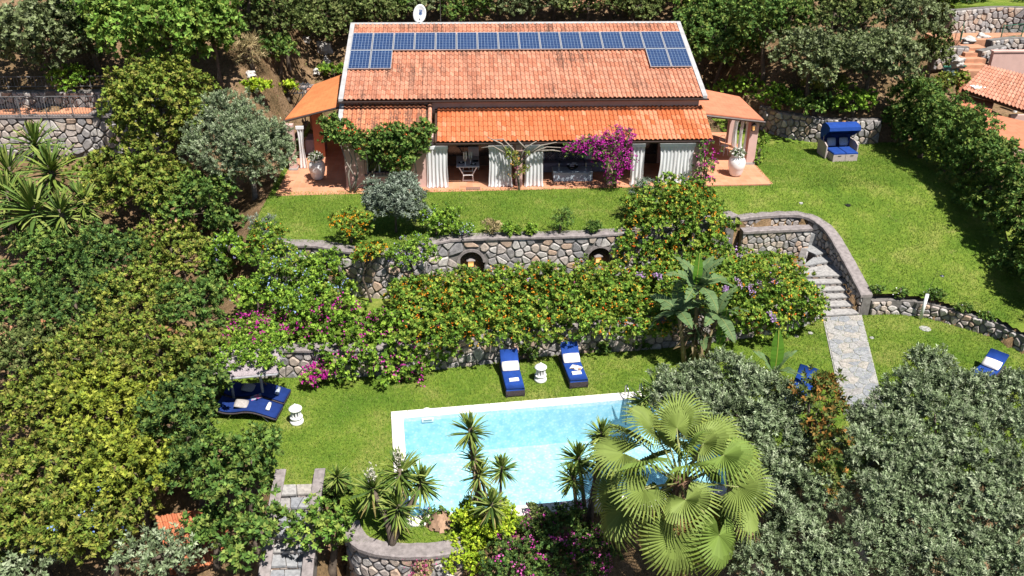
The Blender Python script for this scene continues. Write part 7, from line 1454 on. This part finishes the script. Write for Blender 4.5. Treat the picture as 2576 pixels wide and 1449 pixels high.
for i, (x, y, s, lb) in enumerate([(815, 125, (.45, .3, .5), 'tall white limestone outcrop left of the main roof'), (820, 160, (.3, .25, .35), 'white limestone block below the tall outcrop'), (795, 182, (.35, .2, .25), 'lower limestone ledge left of the main roof'), (628, 188, (.3, .25, .2), 'small white rock on the bare slope above the pergola'), (770, 100, (.25, .2, .2), 'small rock above the tall outcrop')]): q = PG(x, y, .1); rock(q, s, lb, i)
# scattered dry leaves on the slope
def strew(name, label, n, regs, cols, l, w_, seed):
    rng = np.random.default_rng(seed); P3 = []
    for (x0, x1, y0, y1) in regs:
        x = rng.uniform(x0, x1, n); y = rng.uniform(y0, y1, n); P3.append(np.stack([x, y, g_lump(x, y) + .03], 1))
    P3 = np.concatenate(P3); d = unit(rng.normal(size=P3.shape) + [0, 0, .8]); cols = np.array(cols); o = link(name, quads_mesh(name, leaf_quads(rng, P3, d, l, w_, .2), LEAF, cols[rng.integers(0, len(cols), len(P3))] * rng.uniform(.6, 1.2, (len(P3), 1)))); tag(o, label, 'leaf litter', kind='stuff')
strew('leaf_litter', 'dry leaves and weeds on the bare slope behind the villa', 5000, [(-24, -8, 5, 14), (9, 20, 6.5, 13)], [(.30, .2, .12), (.36, .25, .16), (.18, .14, .07), (.14, .16, .04)], .12, .06, 5)
# ------------------------------------------------------------------ neighbours at the upper right
M_TERRA = mat('terracotta_floor', (.55, .27, .16), .9, 0, .2, 3, .3); M_GREEN = mat('green_paint', (.02, .16, .10), .5, 0, .1)
nb = empty('neighbour_house', tuple(P(2500, 260, 1.0)), 0, 'neighbouring house with orange tiled roofs at the upper right edge', 'house')
def nroof(pts, m, name='roof'): 
    pts = [np.array(p) for p in pts]; mb = MB().add([tuple(p) for p in pts] + [tuple(p - np.array([0, 0, .1])) for p in pts], [tuple(range(len(pts))), tuple(reversed(range(len(pts), 2 * len(pts))))] + [(i, i + len(pts), (i + 1) % len(pts) + len(pts), (i + 1) % len(pts)) for i in range(len(pts))]); return wpart(mb, name, m, nb)
def tiles_on(a, b_, c, d, cols, rows, m, parent, tc):
    """rows of tiles on the quad a(lower left) b(lower right) c(upper right) d(upper left)"""
    a, b_, c, d = [np.array(v) for v in (a, b_, c, d)]; Q = tile_quads(.2); n = np.cross(b_ - a, d - a); n /= np.linalg.norm(n); out, tn = [], []; rng = np.random.default_rng(3)
    for r in range(rows):
        for k in range(cols):
            def S(u, v): return (a * (1 - u) + b_ * u) * (1 - v) + (d * (1 - u) + c * u) * v
            u0, v0 = k / cols, r / rows; o = S(u0, v0); ex = (S(u0 + 1 / cols, v0) - o) / .2; ey = (S(u0, min(1, v0 + 1.06 / rows)) - o)
            out.append(o + Q[..., 0:1] * ex + Q[..., 1:2] * ey + (Q[..., 2:3] + .02) * n); tn.append(np.repeat((np.array(tc[rng.integers(0, len(tc))]) * rng.uniform(.9, 1.1))[None], len(Q), 0))
    o = wpart_mesh('tiles', quads_mesh('tiles', np.concatenate(out), m, np.concatenate(tn)), parent); o['kind'] = 'stuff'
def wpart_mesh(name, me, parent):
    o = link(name, me, parent); r_ = parent
    while r_.parent is not None: r_ = r_.parent
    if parent is r_: o.matrix_parent_inverse = Matrix.Translation(-Vector(r_.location))
    return o
NT = [(.60, .28, .19), (.64, .32, .22), (.56, .25, .16)]
R1 = [P(2418, 226, 2.9), P(2590, 285, 2.75), P(2620, 200, 3.5), P(2478, 165, 3.5)]
r1 = nroof(R1, M_DARKWOOD); tiles_on(R1[0], R1[1], R1[2], R1[3], 18, 9, M_TILE_NEW, r1, NT)
R2 = [P(2404, 262, 2.3), P(2490, 290, 2.3), P(2500, 258, 2.6), P(2425, 238, 2.6)]; nroof(R2, M_FLATTILE2, 'low_roof')
R3 = [P(2455, 345, 2.1), P(2600, 380, 2.1), P(2600, 310, 2.4), P(2478, 283, 2.4)]; nroof(R3, M_FLATTILE2, 'low_roof')
q = P(2455, 240, 2.62); wpart(MB().box(q[0] - .28, q[0] + .28, q[1] - .2, q[1] + .2, 2.3, 2.65), 'chimney', M_WHITE, nb)
for k in range(3): wpart(MB().box(q[0] - .34, q[0] + .34, q[1] - .26, q[1] + .26, 2.72 + .15 * k, 2.78 + .15 * k), 'chimney_slat', M_WHITE, nb)
for dx in (-.25, .25): wpart(MB().box(q[0] + dx - .04, q[0] + dx + .04, q[1] - .2, q[1] + .2, 2.651, 3.07), 'chimney_post', M_WHITE, nb)
q = P(2550, 325, .6); wpart(MB().tube([(q[0], q[1] + .4, -.2), (q[0] + .05, q[1] + .4, 2.75)], .12, 10), 'column', M_WHITE, nb); wpart(MB().box(q[0] - 2.2, q[0] + 4, q[1] + 2.2, q[1] + 2.4, -.2, 2.7), 'wall', M_SALMON, nb)
wpart(MB().box(q[0] - 1.8, q[0] + 3.5, q[1] - 2.2, q[1] - 2.0, -1, 2.0), 'wall', M_PINK, nb)
# terraces, steps, walls behind
def wall2(nm, lb, px, z0, z1, seed, side=1, du=.4, dv=.3):
    pts = [P(x, y, z0) for x, y in px]; stone_wall(nm, lb, [(p[0], p[1], z0 - .6, z1) for p in smooth_pts([tuple(q) for q in pts], 4)], side, du, dv, seed=seed, cope=0, depth=.09)
wall2('dry_stone_wall', 'white dry stone wall below the small lawn in the top right corner', [(2385, 70), (2430, 66), (2500, 60), (2580, 62)], 3.9, 4.9, 61)
wall2('dry_stone_wall', 'white dry stone wall left of the terracotta steps at the upper right', [(2350, 150), (2390, 146), (2432, 146)], 3.0, 3.6, 62)
wall2('dry_stone_wall', 'white rubble wall under the green fence at the upper right', [(2492, 118), (2540, 112), (2585, 112)], 3.4, 3.75, 63)
wall2('dry_stone_wall', 'stone wall right of the terracotta steps above the tiled roof', [(2462, 165), (2490, 158), (2520, 150)], 2.7, 3.5, 64)
for i, (x, y, z) in enumerate([(2450, 178, 2.75), (2453, 163, 2.95), (2452, 148, 3.15), (2452, 133, 3.35), (2455, 120, 3.5)]): 
    if i == 0: ns = empty('terracotta_steps', tuple(P(x, y, z)), 0, 'terracotta steps between the white rubble walls at the upper right', 'stairs')
    q = P(x, y, z); wpart(MB().box(q[0] - .6, q[0] + .6, q[1] - .1, q[1] + .9, z - .9, z), 'step', M_TERRA, ns)
tag(MB().box(*(lambda a_: (a_[0] - 3.2, a_[0] + 4.5, a_[1] - .1, a_[1] + 2.0))(P(2500, 100, 3.55)), 2.6, 3.55).build('neighbour_terrace', M_TERRA), kind='structure')
tag(MB().box(*(lambda a_: (a_[0] - 2.5, a_[0] + 4, a_[1] + .45, a_[1] + 5.0))(P(2500, 60, 3.9)), 4.3, 4.9).build('small_lawn', M_LAWN), kind='structure')
def fence(p0, p1, h, label):
    e = empty('green_fence', tuple(p0), 0, label, 'fence', 'green metal fences of the neighbours'); d = np.array(p1) - np.array(p0); L = np.linalg.norm(d[:2]); n = max(4, int(L / .1))
    for z in (h, .06): MB().tube([(0, 0, z), (d[0], d[1], d[2] + z)], .02, 5).build('rail', M_GREEN, e)
    me = MB().tube([(0, 0, .05), (0, 0, h)], .008, 4).mesh('bar', M_GREEN)
    for k in range(1, n): link('bar', me, e, tuple(d * k / n))
    for k in (0, 1): MB().tube([tuple(d * k + np.array([0, 0, -.05])), tuple(d * k + np.array([0, 0, h + .08]))], .035, 6).build('post', M_GREEN, e)
fence(P(2516, 98, 3.56), P(2568, 92, 3.56), .75, 'green metal fence above the rubble wall at the right edge'); fence(P(2415, 104, 3.56), P(2421, 70, 3.56), .6, 'short green fence beside the rubble steps')
q = P(2575, 145, 3.2); tag(MB().box(q[0] - 1.8, q[0] + 2, q[1], q[1] + .3, 2.2, 3.5).box(q[0] - 1.85, q[0] + 2, q[1] - .05, q[1] + .35, 3.501, 3.57).build('pink_wall', M_PINK), 'pink plaster wall with terracotta top at the upper right edge', 'wall')
a_ = P(2432, 198, 2.9); gp = MB(); gp.tube([P(2372, 168, 2.9), P(2432, 166, 2.9)], .05, 6); e = empty('green_screen', tuple(P(2400, 170, 2.9)), 0, 'bluish green screen left of the neighbouring roof', 'screen'); wpart(gp, 'top_rail', M_GREEN, e)
s0, s1 = P(2374, 169, 2.86), P(2430, 167, 2.86); M_NET = mat('blue_green_net', (.16, .24, .26), .8, 0, .3, 2)
nt_ = MB(); N = 12
for k in range(N + 1): t = k / N; p = s0 + (s1 - s0) * t; nt_.v += [(p[0], p[1] + .04 * sin(k * 2), p[2]), (p[0], p[1] + .05 * sin(k * 1.4), p[2] - 1.5)]
nt_.f = [(2 * k, 2 * k + 2, 2 * k + 3, 2 * k + 1) for k in range(N)]; wpart(nt_, 'net', M_NET, e)
px_tree('bush', 'bush', 'yellow-flowered bush left of the neighbouring roof', 'yellow', (2385, 215), (40, 38), 1.2, 7, 90, extra=None)
for i, (x, y, s, lb) in enumerate([(2405, 40, (.6, .4, .5), 'white boulder at the left end of the top right dry stone wall'), (2470, 92, (.4, .3, .3), 'brown boulder on the neighbouring terrace'), (2435, 98, (.5, .3, .25), 'pale boulder beside the short green fence'), (2405, 150, (.4, .3, .3), 'white boulder above the green screen')]): q = P(x, y, 3.6); q[2] -= .1; rock(q, s, lb, 20 + i)
px_tree('leafy_tree', 'tree', 'small tree in the top right corner above the little lawn', 'mid', (2560, 20), (40, 40), 1.0, 6, 91, group=HILL); px_tree('leafy_tree', 'tree', 'tree at the top edge left of the little lawn', 'dark', (2430, 5), (60, 35), 1.5, 7, 92, group=HILL)
# ------------------------------------------------------------------ small building at the bottom left
hb = P(520, 1330, ZP - 1.0); ho = empty('garden_house', (hb[0], hb[1], ZP - 3), 0, 'small pink outbuilding with orange tiled roof half hidden by trees at the bottom', 'shed')
A4 = [P(430, 1449, ZP - 1.6), P(610, 1400, ZP - 1.6), P(560, 1275, ZP - .8), P(390, 1300, ZP - .8)]
nb_ = nb; nb = ho; r4 = nroof(A4, M_DARKWOOD); tiles_on(A4[0], A4[1], A4[2], A4[3], 13, 8, M_TILE_NEW, r4, [(.55, .19, .09), (.60, .23, .11), (.5, .15, .07)]); nb = nb_
q = P(585, 1420, ZP - 1.7); wpart(MB().box(q[0] - .15, q[0] + .18, q[1] - .2, q[1] + .15, ZP - 4.5, ZP - 1.75), 'pillar', M_PINK, ho); wpart(MB().box(A4[3][0] + .2, A4[1][0] - .35, A4[1][1] + .3, A4[2][1] - .2, ZP - 4.5, ZP - 1.75), 'wall', M_PINK, ho)
px_tree('leafy_bush', 'bush', 'green branch spreading over the small tiled roof', 'mid', (520, 1330), (48, 45), 1.5, 7, 93, dens=15)
# grass blades near the edges of lawns and across them, as one mass each
def grass(name, label, n, regs, zf, keep, seed, h=.07):
    rng = np.random.default_rng(seed); x0, x1, y0, y1 = regs; x = rng.uniform(x0, x1, n); y = rng.uniform(y0, y1, n); k = keep(x, y); x, y = x[k], y[k]; n = len(x); z = zf(x, y)
    a = rng.uniform(0, 2 * pi, n); hh = h * rng.uniform(.6, 1.4, n); ln = rng.normal(0, .035, (n, 2)); w_ = .012; p = np.stack([x, y, z - .005], 1); s = np.stack([np.cos(a), np.sin(a), 0 * a], 1) * w_; t = p + np.concatenate([ln, hh[:, None]], 1)
    V = np.stack([p - s, p + s, t], 1); c = np.array([(.15, .265, .032), (.19, .30, .042), (.12, .225, .025), (.27, .325, .085)])[rng.choice(4, n, p=[.35, .3, .25, .1])] * rng.uniform(.8, 1.2, (n, 1)); c *= (1 + .18 * np.sin(x * .9 + 1) * np.sin(y * 1.1))[:, None]
    tag(link(name, quads_mesh(name, V, LEAF, c, 3)), label, 'grass', kind='stuff')
grass('grass', 'short green grass of the house lawn and its slope', 240000, (-12.8, 19.5, -11, 4), lambda x, y: g_lawn_up(x, y), keep_up, 1); grass('grass', 'short green grass around the pool', 200000, (-12.3, 19, -20.8, -8), lambda x, y: np.full_like(x, ZP + .03), keep_pool, 2)

# ------------------------------------------------------------------ overall reflectance of the painted and grown surfaces
ALBEDO = {'water': 1, 'warm_glass': 1, 'sheer_curtain': 1.0, 'white_paint': .9, 'white_glaze': .9, 'pool_coping': .86, 'caustic_pool_liner': .8, 'white_towel': .9, 'cream_fabric': .85, 'aluminium': .85, 'dish_white': .85, 'petal': .85, 'white_petal': .9, 'solar_cells': .8}
for m in bpy.data.materials:
    if not m.use_nodes: continue
    k_ = ALBEDO.get(m.name, .72); t = m.node_tree
    if k_ == 1: continue
    for nd in list(t.nodes):
        inp = nd.inputs.get('Base Color') if nd.type == 'BSDF_PRINCIPLED' else nd.inputs.get('Color') if nd.type == 'BSDF_TRANSLUCENT' else None
        if inp is None: continue
        if inp.is_linked: src = inp.links[0].from_socket; t.links.new(mix(t, 1.0, src, (k_, k_, k_), 'MULTIPLY'), inp)
        else: v = inp.default_value; inp.default_value = (v[0] * k_, v[1] * k_, v[2] * k_, 1)
